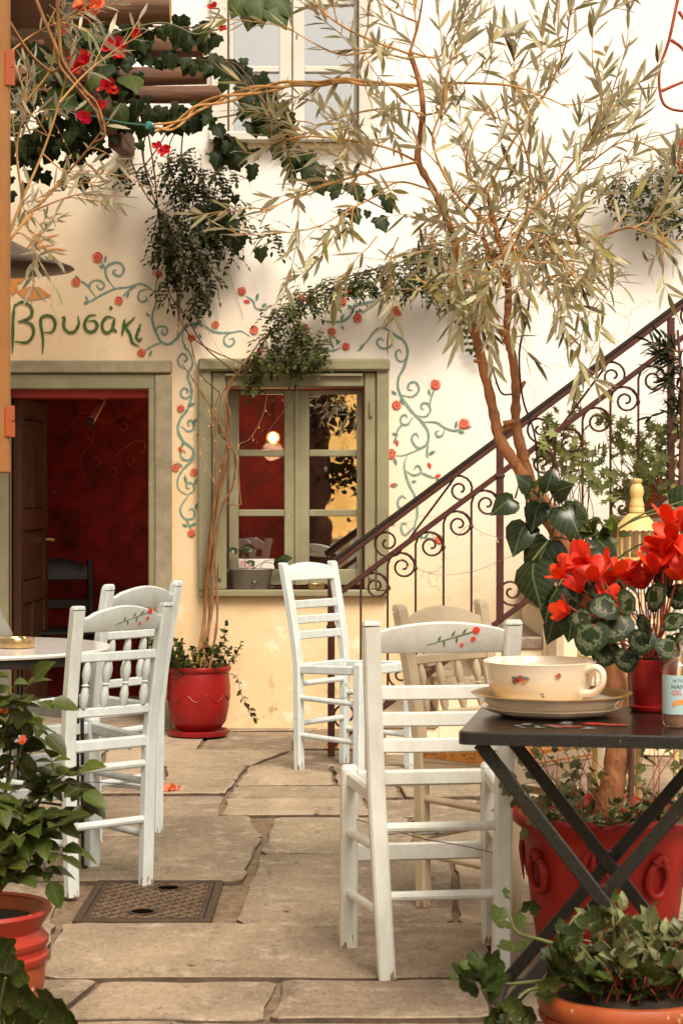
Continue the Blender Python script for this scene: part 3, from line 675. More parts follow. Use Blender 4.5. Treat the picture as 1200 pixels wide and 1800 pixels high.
# door frame: two stepped mouldings, the outer one worn and paler at the head
fr = empty('door_frame'); fr.parent = house
def fbar(c, size, m, nm, par=fr, ch=.006): b_ = MB(); b_.box(c, size, 0, 0, ch); return b_.build(nm, m, par, smooth=30)
zt = wz(634)
def zmid(a, b): return (wz(a) + wz(b)) / 2
fbar((wx(288), D - .022, wz(656) / 2 - .01), (wx(303) - wx(274), .05, wz(658)), 'greenpale', 'outer_post')
fbar((wx(269), D + .012, wz(684) / 2), (wx(276) - wx(262), .09, wz(672)), 'green', 'inner_post')
fbar((wx(2), D - .022, wz(656) / 2 - .01), (wx(8) - wx(-24), .05, wz(658)), 'green', 'outer_post')
fbar((wx(12), D + .012, wz(684) / 2), (wx(18) - wx(6), .09, wz(672)), 'green', 'inner_post')
fbar((wx(139), D - .026, zmid(635, 656)), (wx(301) - wx(-26), .06, wz(635) - wz(657)), 'greenpale', 'head_board')
fbar((wx(139), D + .002, zmid(658, 684)), (wx(274) - wx(4), .075, wz(658) - wz(685)), 'green', 'inner_head')
fbar((wx(139), D + .12, .006), (wx(262) - wx(18), .32, .03), 'stone', 'threshold')
# door leaf, swung inwards
door = empty('door', (wx(18) + .015, .13, .03)); door.parent = house; door.rotation_euler = (0, 0, R(87)); DW, DH = .76, wz(690) - .05
def dp(nm, c, size, m='brown', ch=.006, par=door):
    b_ = MB(); b_.box(c, size, 0, 0, ch); o = b_.build(nm, m, par, world=False, smooth=30); return o
dp('stile', (.05, 0, DH / 2), (.10, .045, DH)); dp('stile', (DW - .05, 0, DH / 2), (.10, .045, DH))
pz = [.0, .16, .62, .70, 1.02, 1.12, DH - .11, DH]
for z0, z1 in ((0, .16), (.62, .74), (1.02, 1.14), (DH - .11, DH)):
    dp('cross_rail', (DW / 2, 0, (z0 + z1) / 2), (DW - .2 - .002, .044, z1 - z0 - .001))
for z0, z1 in ((.16, .62), (1.14, DH - .11)):
    dp('middle_stile', (DW / 2, 0, (z0 + z1) / 2), (.09, .042, z1 - z0 - .001))
    for cx in (.1 + (DW / 2 - .145) / 2, DW - .1 - (DW / 2 - .145) / 2):
        dp('door_panel', (cx, 0, (z0 + z1) / 2), (DW / 2 - .147, .022, z1 - z0 - .004), ch=.008)
dp('door_panel', (DW / 2, 0, .88), (DW - .204, .022, .276), ch=.008)
b_ = MB(); b_.tube([(DW - .05, -.02, .96), (DW - .05, -.075, .96), (DW - .16, -.08, .96)], .009, 8); b_.tube([(DW - .05, .02, .96), (DW - .05, .075, .96), (DW - .15, .08, .955), (DW - .165, .08, .92)], .009, 8)
b_.build('handle', 'brass', door, world=False)

# ground floor window
win = empty('window'); win.parent = house
fy = D - .025
fbar((wx(361), fy, zmid(631, 1038)), (wx(373) - wx(350), .06, wz(632) - wz(1038)), 'green', 'outer_frame', win)
fbar((wx(672), fy, zmid(631, 1038)), (wx(683) - wx(661), .06, wz(632) - wz(1038)), 'green', 'outer_frame', win)
fbar((wx(517), fy - .012, zmid(631, 654)), (wx(684) - wx(349), .085, wz(631) - wz(653)), 'green', 'cornice', win, .012)
fbar((wx(386), fy + .022, zmid(655, 1036)), (wx(399) - wx(374), .07, wz(655) - wz(1036)), 'green', 'inner_frame', win)
fbar((wx(650), fy + .022, zmid(655, 1036)), (wx(660) - wx(640), .07, wz(655) - wz(1036)), 'green', 'inner_frame', win)
fbar((wx(519), fy + .024, zmid(655, 680)), (wx(639) - wx(400), .068, wz(655) - wz(681)), 'green', 'head_frame', win)
fbar((wx(517), fy + .004, zmid(658, 662)), (wx(638) - wx(398), .08, wz(658) - wz(663)), 'green', 'head_bead', win, .003)
fbar((wx(517), D + .05, zmid(1036, 1049)), (wx(694) - wx(362), .20, wz(1036) - wz(1049)), 'green', 'sill', win, .008)
cy = D + .085
def casement(x0, x1):
    st = .052
    c = empty('casement'); c.parent = win
    z0, z1 = wz(1030), wz(684)
    g = [692, 790, 802, 896, 908, 1002]
    px0, px1 = (418, 499) if x0 < 500 else (543, 627)
    b_ = MB()
    b_.box(((wx(x0) + wx(px0)) / 2, cy, (z0 + z1) / 2), (wx(px0) - wx(x0), .045, z1 - z0), 0, 0, .004)
    b_.box(((wx(x1) + wx(px1)) / 2, cy, (z0 + z1) / 2), (wx(x1) - wx(px1), .045, z1 - z0), 0, 0, .004)
    w = wx(px1) - wx(px0) - .001
    for a, bb in ((684, 692), (790, 802), (896, 908), (1002, 1030)):
        b_.box(((wx(px0) + wx(px1)) / 2, cy + .001, zmid(a, bb)), (w, .040, wz(a) - wz(bb)), 0, 0, .004)
    b_.build('casement_frame', 'green', win, smooth=30)
    for a, bb in ((692, 790), (802, 896), (908, 1002)):
        p = MB(); p.box(((wx(px0) + wx(px1)) / 2, cy + .008, zmid(a, bb)), (w + .004, .005, wz(a) - wz(bb) + .004))
        p.build('pane', 'pane' if x0 < 500 else 'panegold', win, smooth=0)
    bpy.data.objects.remove(c)
casement(401, 522); casement(523, 638)
fbar((wx(522), cy - .028, zmid(684, 1030)), (.028, .014, wz(684) - wz(1030)), 'green', 'meeting_bead', win, .004)
for x, y in ((388, 745), (651, 720), (387, 1005), (650, 1005)):
    b_ = MB(); b_.tube([(wx(x), fy - .022, wz(y - 11)), (wx(x), fy - .022, wz(y + 11))], .009, 7); b_.tube([(wx(x), fy - .022, wz(y - 15)), (wx(x), fy - .022, wz(y - 9))], .006, 6)
    b_.box((wx(x), fy - .017, wz(y + 4)), (.022, .008, .07), 0, 0, .003); b_.build('hinge', 'green', win)

# upper window
uw = empty('upper_window'); uw.parent = house
UT = wz(-170)
def ub(x0, x1, y0, y1, dy, t, nm, m='greywin', ch=.006): return fbar((wx((x0 + x1) / 2), D + dy, (wz(y0) + wz(y1)) / 2), (abs(wx(x1) - wx(x0)), t, abs(wz(y0) - wz(y1))), m, nm, uw, ch)
ub(372, 400, -170, 236, -.02, .07, 'outer_frame'); ub(630, 656, -170, 236, -.02, .07, 'outer_frame')
ub(368, 660, 236, 252, -.03, .13, 'sill', 'greywin'); ub(372, 656, 252.4, 262, -.012, .05, 'sill_moulding', 'lime')
for x0, x1, p0, p1 in ((401, 512, 409, 490), (514, 629, 535, 622)):
    b_ = MB(); z0, z1 = wz(234), wz(-168)
    b_.box((wx((x0 + p0) / 2), D + .09, (z0 + z1) / 2), (wx(p0) - wx(x0), .045, z1 - z0), 0, 0, .004); b_.box((wx((x1 + p1) / 2), D + .09, (z0 + z1) / 2), (wx(x1) - wx(p1), .045, z1 - z0), 0, 0, .004)
    w = wx(p1) - wx(p0) - .001
    rws = ((-168, -120), (-10, 3), (111, 122), (226, 234))
    for a, bb in rws: b_.box((wx((p0 + p1) / 2), D + .091, zmid(a, bb)), (w, .040, wz(a) - wz(bb)), 0, 0, .004)
    b_.build('casement_frame', 'greywin', uw, smooth=30)
    for a, bb in ((-120, -10), (3, 111), (122, 226)):
        p = MB(); p.box((wx((p0 + p1) / 2), D + .098, zmid(a, bb)), (w + .004, .005, wz(a) - wz(bb) + .004)); p.build('pane', 'paneup', uw, smooth=0)
b_ = MB(); nx = 14
prof = [(-140, 12), (60, 10), (75, 22), (140, 27), (228, 30)]
rings_ = []
for y, hw in prof:
    rings_.append([Vector((wx(472 + (i / nx * 2 - 1) * hw), D + .135 + .012 * math.sin(i * 2.4 + y * .01), wz(y))) for i in range(nx + 1)])
b_.rings(rings_, False, False); b_.build('parasol_reflection', 'parasol_reflection', uw)  # cloth strip standing in for a parasol's reflection in the panes
ub(300, 760, -260, 262, .62, .05, 'dark_backing', 'dark', 0)

# ------------------------------------------------------------------ painted vines, roses and the name on the wall
ink = [0]
def ribbon(pts, w, m, nm, taper=True, n=5, par=None, yb=D, wobble=.18):
    ink[0] += 1
    y = yb - .0022 - (ink[0] % 40) * .00006
    q = cr([(wx(x), 0, wz(z)) for x, z in pts], n); k = len(q); v = []
    rr = random.Random(ink[0])
    for i, p in enumerate(q):
        d = q[min(i + 1, k - 1)] - q[max(i - 1, 0)]; d.y = 0
        if d.length < 1e-7: d = Vector((1, 0, 0))
        d.normalize(); s_ = Vector((-d.z, 0, d.x))
        t = i / (k - 1); ww = w / 2 * D / F * (1 + rr.uniform(-wobble, wobble))
        if taper: ww *= min(1, .35 + 3 * t, .3 + 3 * (1 - t))
        v += [(p.x + s_.x * ww, y, p.z + s_.z * ww), (p.x - s_.x * ww, y, p.z - s_.z * ww)]
    b_ = MB(); b_.add(v, [(2 * i, 2 * i + 2, 2 * i + 3, 2 * i + 1) for i in range(k - 1)])
    return b_.build(nm, m, par or wall, smooth=0)
def curl(cx, cy_, x0, y0, turns=1.25, ccw=1, shrink=.25):
    """spiral that starts at (x0, y0) and winds in towards (cx, cy)"""
    r0 = math.hypot(x0 - cx, y0 - cy_); a0 = math.atan2(y0 - cy_, x0 - cx); out = []
    for i in range(9):
        t = i / 8; r = r0 * (1 - (1 - shrink) * t); a = a0 + ccw * turns * 2 * math.pi * t
        out.append((cx + r * math.cos(a), cy_ + r * math.sin(a)))
    return out
vines = [
 [(148,531),(161,529),(176,520),(202,508),(225,505),(247,499),(264,507),(272,516)],
 [(202,507),(189,490),(186,473),(195,464),(210,462),(218,473),(212,485),(201,482),(200,476),(206,475)],
 [(187,480),(184,470),(178,461)],
 [(169,522),(158,507),(161,496),(174,493),(184,501),(178,509),(171,504),(173,500)],
 [(158,508),(152,500),(142,494)],
 [(216,522),(225,512),(240,503)],
 [(264,508),(247,512),(243,524),(250,531),(259,526),(255,520)],
 [(277,490),(273,509),(275,531),(269,550),(268,565),(276,588),(285,602),(298,605),(311,595),(322,580),(337,570),(356,572),(379,584),(409,584),(424,582),(439,591)],
 [(276,588),(277,576),(289,574),(295,582),(289,589),(284,584),(289,580)],
 [(409,584),(396,591),(394,602),(403,609),(412,602),(409,595),(402,597)],
 [(255,617),(270,608),(285,602)],
 [(322,580),(322,602),(334,621),(339,640),(330,659),(334,674),(337,692),(330,719),(317,737),(313,756),(322,775),(339,790),(339,807),(332,815),(319,829),(312,847),(316,862),(330,870)],
 [(330,870),(341,862),(339,851),(330,849),(328,857),(334,859)],
 [(332,870),(319,889),(318,902),(326,912),(339,911),(342,900),(336,894),(332,898)],
 [(326,912),(332,922),(336,932)],
 [(330,650),(317,644),(313,632),(321,622),(329,629),(326,636),(322,633)],
 [(337,692),(328,700),(319,696),(319,687),(325,682),(331,688),(327,692)],
 [(319,749),(330,758),(340,754),(340,743),(334,739),(330,745),(334,749)],
 [(339,797),(334,808),(322,807),(317,797),(322,792),(327,797)],
 [(628,618),(645,600),(660,580),(675,577),(695,590),(710,600),(716,620),(710,645),(700,665),(700,685),(710,705),(725,725),(740,740),(752,760),(750,780),(735,790),(710,800),(695,801)],
 [(675,577),(685,565),(693,556)],
 [(682,580),(690,595),(685,610),(670,612),(662,602),(668,595),(675,600)],
 [(716,620),(710,634),(700,634),(695,622),(701,615),(706,621)],
 [(707,695),(725,697),(736,685),(730,672),(719,674),(717,684),(725,686)],
 [(730,730),(747,732),(756,722),(752,710),(742,709),(740,717),(746,720)],
 [(755,712),(758,697),(763,685)],
 [(725,732),(717,745),(706,745),(704,734),(712,729),(716,735)],
 [(708,745),(699,755),(696,768)],
 [(742,742),(765,742),(782,752),(800,757),(812,750)],
 [(782,752),(777,765),(769,767),(765,760),(772,757)],
 [(752,780),(735,787),(725,777),(724,767),(731,762),(736,770)],
 [(715,800),(710,820),(718,850),(730,875),(733,905),(728,930),(742,944),(765,946)],
 [(712,827),(727,835),(739,830),(737,820),(731,819),(728,825)],
 [(739,830),(752,836),(764,840)],
 [(720,890),(702,892),(699,880),(706,872),(714,876)],
 [(728,925),(712,940),(705,930),(707,920),(716,921)],
 [(752,780),(750,795),(752,805)],
 [(672,512),(662,527),(645,532),(625,537),(615,555),(600,565),(575,565),(560,560)],
 [(657,525),(652,507),(642,503),(640,510)],
 [(630,542),(638,548),(646,542),(645,537)],
 [(545,606),(560,610),(580,617),(600,612)],
 [(432,520),(445,530),(450,542),(470,545)],
 [(583,583),(580,596),(586,612)],
]
for v in vines:
    ribbon(v, 4.6 if len(v) > 8 else 3.6, 'paintvine', 'painted_vine')
def pleaf(x, y, a, L_, m='paintleaf', nm='painted_leaf', w=.38):
    ink[0] += 1; yy = D - .0050 - (ink[0] % 30) * .00005
    ca, sa = math.cos(R(a)), math.sin(R(a)); pts = []
    for t, s_ in ((0, 0), (.3, w * .8), (.6, w), (1, 0), (.6, -w * .7), (.3, -w)):
        u, q = t * L_, s_ * L_ * .5; pts.append((wx(x + u * ca - q * sa), yy, wz(y - (u * sa + q * ca))))
    b_ = MB(); b_.add(pts, [(0, 1, 2, 3, 4, 5)]); b_.build(nm, m, wall, smooth=0)
for x, y, a, L_ in [(184,462,75,14),(182,472,140,10),(141,494,130,14),(158,530,200,12),(155,528,120,10),(222,524,60,13),(279,505,60,12),(276,545,50,12),(264,558,130,12),(268,616,240,13),(344,579,100,14),(349,586,-60,12),
    (324,604,-70,14),(330,712,10,14),(337,745,40,14),(322,776,-100,12),(322,820,150,14),(325,835,-80,15),(341,852,60,13),(343,896,70,14),(330,926,150,12),(334,924,20,13),(688,566,110,14),(632,616,60,14),(697,694,140,13),(703,700,-60,14),
    (755,695,100,13),(700,765,160,13),(697,768,-120,13),(800,753,80,15),(804,757,-20,14),(820,752,20,10),(692,800,110,14),(692,804,-70,15),(752,798,20,15),(765,841,-30,12),(700,851,200,12),(722,846,0,11),(745,945,40,12),(735,935,-60,14),(450,528,70,14),
    (459,538,20,12),(676,517,10,14),(610,536,-30,13),(598,563,60,14),(600,572,-60,10),(566,608,-80,12),(590,606,40,12),(655,506,50,11),(626,549,20,11)]:
    pleaf(x, y, a, L_)
rr_ = random.Random(4)
def rose(x, y, r):
    ink[0] += 1; yy = D - .0056 - (ink[0] % 30) * .00005; b_ = MB(); n = 14
    pts = [(wx(x + (r + rr_.uniform(-.6, .6)) * math.cos(2 * math.pi * i / n)), yy, wz(y + (r + rr_.uniform(-.6, .6)) * math.sin(2 * math.pi * i / n))) for i in range(n)]
    b_.add(pts, [tuple(range(n))[::-1]])
    for k, (off, m_) in enumerate(((0, 1), (2.2, 2), (4.1, 1))):
        sp = []
        for i in range(15):
            t = i / 14; a = t * 9.0 + off + x; q = r * (.92 - .78 * t)
            sp.append(Vector((wx(x + q * math.cos(a)), yy - .0006 - k * .0002, wz(y + q * math.sin(a)))))
        v = []
        for i, p in enumerate(sp):
            d = (sp[min(i + 1, 14)] - sp[max(i - 1, 0)]).normalized(); w = r * .07 * D / F * (1 - .5 * i / 14)
            v += [(p.x - d.z * w, p.y, p.z + d.x * w), (p.x + d.z * w, p.y, p.z - d.x * w)]
        b_.add(v, [(2 * i, 2 * i + 2, 2 * i + 3, 2 * i + 1) for i in range(14)], m_)
    b_.build('painted_rose', ['paintred', 'paintred2', 'paintredd'], wall, smooth=0)
for x, y, r in [(172,453,9.5),(134,496,8),(209,529,7.5),(279,482,6.5),(249,620,7.5),(337,594,6.5),(379,571,6.5),(318,718,6.5),(309,822,7),(341,830,6.5),(337,937,7),(425,512,7.5),(447,580,7.5),(545,525,8),(529,523,6),(602,529,7.5),
    (614,511,6),(676,500,8.5),(628,559,8),(583,583,7.5),(608,609,7),(698,547,9.5),(765,676,9),(697,712,8),(815,745,9.5),(687,798,8.5),(772,948,8),(688,915,7.5),(536,575,6),(457,617,5)]:
    rose(x, y, r)
for x, y, a in [(696,772,-80),(752,812,-70),(763,839,20),(697,851,190),(345,766,20),(316,784,-80),(440,532,160)]:
    pleaf(x, y, a, 13, 'paintred', 'painted_rosebud', .5)
z3 = lambda pts: [(x * .375, y * .375 + 400) for x, y in pts]
letters = [
 [[(72,358),(64,420),(62,500),(60,592)], [(66,372),(104,350),(146,372),(148,416),(104,440),(84,440)], [(104,440),(150,456),(158,500),(128,538),(70,534)]],
 [[(202,592),(203,520),(192,440),(208,416),(244,418),(261,452),(244,490),(206,492)]],
 [[(290,424),(304,424),(300,462),(320,490),(350,488),(371,452),(367,414)]],
 [[(452,410),(418,416),(398,452),(409,484),(438,488),(458,462),(444,438),(414,440)]],
 [[(536,424),(502,420),(480,452),(489,488),(514,490),(534,462),(540,424)], [(540,424),(530,468),(550,492)], [(520,368),(522,386)]],
 [[(586,428),(573,508)], [(634,420),(602,452),(588,462),(610,500),(622,540),(655,558)]],
 [[(661,450),(648,488),(640,516),(654,530),(668,516)]],
]
for strokes in letters:
    b0 = None
    for st in strokes:
        o = ribbon(z3(st), 5.4, 'paintletter', 'painted_letter', True, 6, wall, D - .003, .1)
for st in [[(20,475),(60,440),(96,430)],[(28,470),(70,425),(104,412)],[(30,466),(62,418),(80,405)],[(40,470),(85,440),(118,440)]]:
    ribbon(st, 3.5, 'paintorange', 'painted_frond', True)
for x, y, a, L_ in [(30,512,-8,62),(26,498,40,34),(22,520,80,40)]:
    pleaf(x, y, a, L_, 'paintorange', 'painted_petal', .42)
for st in [[(80,780),(110,760),(135,735),(150,725),(180,742),(205,735),(235,720)],[(150,748),(165,760),(160,780),(145,800),(140,820),(150,838)],[(165,770),(155,768),(150,760),(158,752),(168,758)],
           [(195,810),(215,790),(240,775),(256,780),(250,795),(240,790)],[(215,740),(225,750),(218,758),(210,752)],[(160,812),(170,804),(178,812),(170,820)],[(190,830),(200,822),(206,832),(198,838)],[(230,800),(236,810),(228,818),(222,812)]]:
    ribbon([((x - 600) * (ry1 / D) ** -1 * (ry1 / D) ** 2 / (ry1 / D) * 1 + 600, y) if False else (600 + (x - 600) * ry1 / D, 860 + (y - 860) * ry1 / D) for x, y in st], 4.0, 'faintred', 'painted_scroll', True, 5, wall, ry1 - .001)

# ------------------------------------------------------------------ courtyard wall, hedge and added canvas behind the picture (seen in the window panes)
b_ = MB(); b_.box((2.1, -5.2, .3), (4.6, .3, .6)); o = b_.build('courtyard_wall', 'ochrewall', None, smooth=0); tag(o, 'low ochre wall under the added golden canvas, mirrored in the window panes', 'wall')
cs = thing('added_glow_screen', 'added unseen canvas screen, lit through by the sun to gild the window panes', 'screen', (2.1, -5.2, .6))  # added behind the camera so the window panes mirror a golden glow
rg = [[Vector((-.2 + 4.6 * k / 40, -5.2 + .05 * math.sin(k * 1.9), z)) for k in range(41)] for z in (.62, 1.3, 2.0, 2.7)]
b_ = MB(); b_.rings(rg, False, False); b_.build('canvas', 'canvas', cs, smooth=60)
for x in (-.2, 2.1, 4.4): b_ = MB(); b_.tube([(x, -5.13, .6), (x, -5.13, 2.75)], .03, 8); b_.build('pole', 'stem', cs)
b_ = MB(); b_.box((-1.78, -5.0, 1.5), (3.13, .3, 3.0)); o = b_.build('garden_fence', 'brown', None, smooth=0)
tag(o, 'tall dark wooden fence mirrored in the window panes', 'fence')

# ------------------------------------------------------------------ shutter at the picture's edge, on its own wall
SY = 6.0
b_ = MB(); b_.box((-1.78, 5.0, 1.6), (.5, 2.3, 3.2)); o = b_.build('side_building', 'lime', None, smooth=0); tag(o, 'low side building wall that carries the orange shutter', 'building')
sh = thing('orange_shutter', 'orange yellow wooden shutter leaf with orange hinges hanging beside the taverna sign', 'shutter', (-1.52, SY, 0))
xe = P(18, 0, SY).x
b_ = MB(); b_.box(((xe - 1.525) / 2, SY, (P(0, 832, SY).z + 3.0) / 2), (xe + 1.525, .034, 3.0 - P(0, 832, SY).z), 0, 0, .005); b_.build('shutter_board', 'orange', sh, smooth=30)
b_ = MB(); b_.box(((xe - 1.525) / 2, SY - .022, 1.42), (xe + 1.40, .012, .09), 0, 0, .003); b_.build('batten', 'orange', sh, smooth=30)
for y0, y1 in ((88, 150), (713, 768)):
    h = MB(); h.tube([P(21, y0, SY - .012), P(21, (y0 + y1) / 2 - 1, SY - .012)], .0095, 8); h.tube([P(22, (y0 + y1) / 2 + 1, SY - .012), P(22, y1, SY - .012)], .0085, 8)
    h.box(P(15, (y0 + y1) / 2, SY - .019), (.02, .006, (y1 - y0) * SY / F), 0, 0, .002); h.build('hinge', 'hinge', sh)

# ------------------------------------------------------------------ pergola
perg = thing('pergola', 'rough log pergola with sawn beam ends over the taverna door, grown with ivy', 'pergola', (-1.15, 8.4, 0))
rp_ = random.Random(5)
for i, (xe_, y, d, r_) in enumerate([(300, 14, 8.45, .062), (357, 80, 9.2, .056), (364, 131, 9.85, .050), (388, 166, 10.42, .044)]):
    e = P(xe_, y, d); pts = [Vector((-2.9 + k * (e.x + 2.9) / 7, d + rp_.uniform(-.012, .012), e.z + rp_.uniform(-.014, .014))) for k in range(8)]; pts[-1] = e
    b_ = MB(); n = 10; rg = []
    for p in pts:
        rg.append([p + Vector((0, math.cos(a) * r_ * (1 + rp_.uniform(-.1, .1)), math.sin(a) * r_ * (1 + rp_.uniform(-.1, .1)))) for a in (2 * math.pi * j / n for j in range(n))])
    b_.rings(rg); b_.m[-1] = 1; b_.m[-2] = 1
    b_.build('beam', ['log', 'logend'], perg, smooth=50)
b_ = MB(); b_.sweep([(-1.15, 6.2, 3.12), (-1.15, D - .002, 3.12)], .085, .10, .008); b_.build('purlin', 'stem', perg, smooth=30)
b_ = MB(); b_.sweep([(-1.22, 6.3, 0), (-1.22, 6.3, 3.065)], .10, .10, .008, (1, 0, 0)); b_.build('post', 'stem', perg, smooth=30)
b_ = MB(); b_.sweep([(-1.145, D - .004, wz(262)), (-1.145, D - .62, 3.05)], .07, .08, .006); b_.build('brace', 'stem', perg, smooth=30)

# ------------------------------------------------------------------ stairs and wrought iron railing
RY = 9.7; RISE, X0, RUN = .19, wx(600) , .252
def rX(x): return (x - 600) * RY / F
def rZ(y): return H - (y - HZ) * RY / F
stair = thing('stone_staircase', 'old plastered masonry staircase with worn stone treads climbing along the house wall', 'stairs', (rX(690), RY, 0))
for n in range(1, 12):
    x0 = rX(676) + (n - 1) * RUN; z1 = RISE * n
    yf = RY + .035 + (.02 if n < 4 else 0); yb = D - .003
    xr = x0 + RUN * (1 if n < 11 else 3)
    b_ = MB(); b_.box(((x0 + xr) / 2 + .004, (yf + yb) / 2, (z1 - .055) / 2), (xr - x0, yb - yf, z1 - .055), 0, 0, .006); st = b_.build('step', 'lime', stair, smooth=30)
    b_ = MB(); poly = []
    for k in range(6): poly.append((x0 - .022 + ra.uniform(-.006, .006), yf - .012 + (yb - yf + .012) * k / 5))
    for k in range(3): poly.append((xr - .001, yb - (yb - yf + .012) * k / 2))
    b_.prism(poly[::-1], z1 - .054, z1 + ra.uniform(-.004, .004), .008); b_.build('tread', 'stone', st, smooth=30)
b_ = MB(); b_.box((rX(1002), RY - .13, .345), (.20, .26, .69), R(4), 0, .03); b_.build('cheek_block', 'lime', stair, smooth=40)

rail = thing('stair_railing', 'rust brown wrought iron stair railing with scrolled balusters', 'railing', (rX(582), RY, 0))
h1 = lambda x: 985 - .746 * (x - 590); h2 = lambda x: 1040 - .746 * (x - 600); h3 = lambda x: 1298 - .745 * (x - 600)
def rp(x, y, dy=0): return Vector((rX(x), RY + dy, rZ(y)))
def rbar(x0, x1, fn, w, h, nm, m='iron', off=0):
    b_ = MB(); b_.sweep([rp(x0, fn(x0) + off), rp(x1, fn(x1) + off)], w, h, .004, (0, 1, 0)); return b_.build(nm, m, rail, smooth=30)
rbar(566, 1420, h1, .045, .026, 'handrail', 'iron', 6); rbar(563, 1420, h1, .055, .018, 'handrail_cap', 'ironblack', -3)
rbar(584, 1420, h2, .030, .026, 'middle_rail'); rbar(584, 1420, h3, .030, .026, 'bottom_rail')
for x, yb in ((582, 1329), (878, 1092), (1178, 868)):
    b_ = MB(); b_.sweep([rp(x, yb), rp(x, h1(x) + 12)], .034, .034, .003, (1, 0, 0)); po = b_.build('newel_post', 'iron', rail, smooth=30)
    for y in (h2(x) + 4, h2(x) + 48):
        b_ = MB(); b_.box(rp(x, y), (.046, .046, .018), 0, 0, .004); b_.build('collar', 'iron', po, smooth=30)
def spiral(cx, cy_, x0, y0, turns, s_, n=22, sh=.16):
    r0 = math.hypot(x0 - cx, y0 - cy_); a0 = math.atan2(y0 - cy_, x0 - cx)
    return [(cx + r0 * (1 - (1 - sh) * i / n) * math.cos(a0 + s_ * turns * 2 * math.pi * i / n), cy_ + r0 * (1 - (1 - sh) * i / n) * math.sin(a0 + s_ * turns * 2 * math.pi * i / n)) for i in range(n + 1)]
bx = [634, 681, 730, 779, 828, 925, 974, 1023, 1072, 1121, 1225, 1274]
br = .0062
for x in bx:
    top = h2(x + 24) + 10
    # upper end: rises, bends over to the right and winds into a spiral; lower end is the same turned half round
    up = [(x, top + 40), (x, top + 22), (x + 4, top + 10), (x + 13, top + 2)] + [(p, q) for p, q in spiral(x + 27, top + 24, x + 24, top + 0, 1.55, 1, 24)]
    # outer arch to the next bar
    bot_y = h3(x - 24) - 10
    dn = [(x, bot_y - 40), (x, bot_y - 22), (x - 4, bot_y - 10), (x - 13, bot_y - 2)] + spiral(x - 27, bot_y - 24, x - 24, bot_y, 1.55, 1, 24)
    b_ = MB(); b_.tube([rp(p, q) for p, q in dn[::-1]] + [rp(p, q) for p, q in up], br, 6)
    ba = b_.build('baluster', 'iron', rail, smooth=60)
    arch = MB(); arch.tube([rp(p, q, .001) for p, q in [(x + 24, top), (x + 36, top + 4), (x + 45, top + 14), (x + 48.5, top + 26)]], br * .9, 6); arch.build('arch', 'iron', ba, smooth=60)
    b_ = MB(); b_.lathe([(.003, -.012), (.011, -.007), (.011, .007), (.003, .012)], rp(x + 48.5, top + 27), 8); b_.build('knot', 'iron', ba)
for x in (678, 946, 1215):
    a = spiral(x + 3, h1(x) + 34, x - 16, h1(x) + 52 - 28, 1.5, -1, 22); b2 = spiral(x + 132 + 0, h2(x + 132) - 26, x + 118, h2(x + 118) - 44, 1.45, 1, 22)
    lo = (x + 16, h1(x) + 62); hi = (x + 108, h1(x + 108) + 14)
    a = spiral(x + 2, h1(x) + 34, x + 12, h1(x) + 58, 1.5, 1, 22)
    b2 = spiral(x + 130, h2(x + 130) - 24, x + 122, h2(x + 130) - 48, 1.5, 1, 22)
    b_ = MB(); b_.tube([rp(*q) for q in a[::-1]] + [rp(*q) for q in cr([(p[0], 0, p[1]) for p in (a[0], lo, hi, b2[0])], 5) and [(x + 20, h1(x) + 56), (x + 112, h1(x + 112) + 16)]] + [rp(*q) for q in b2], br, 6)
    b_.build('scroll', 'iron', rail, smooth=60)
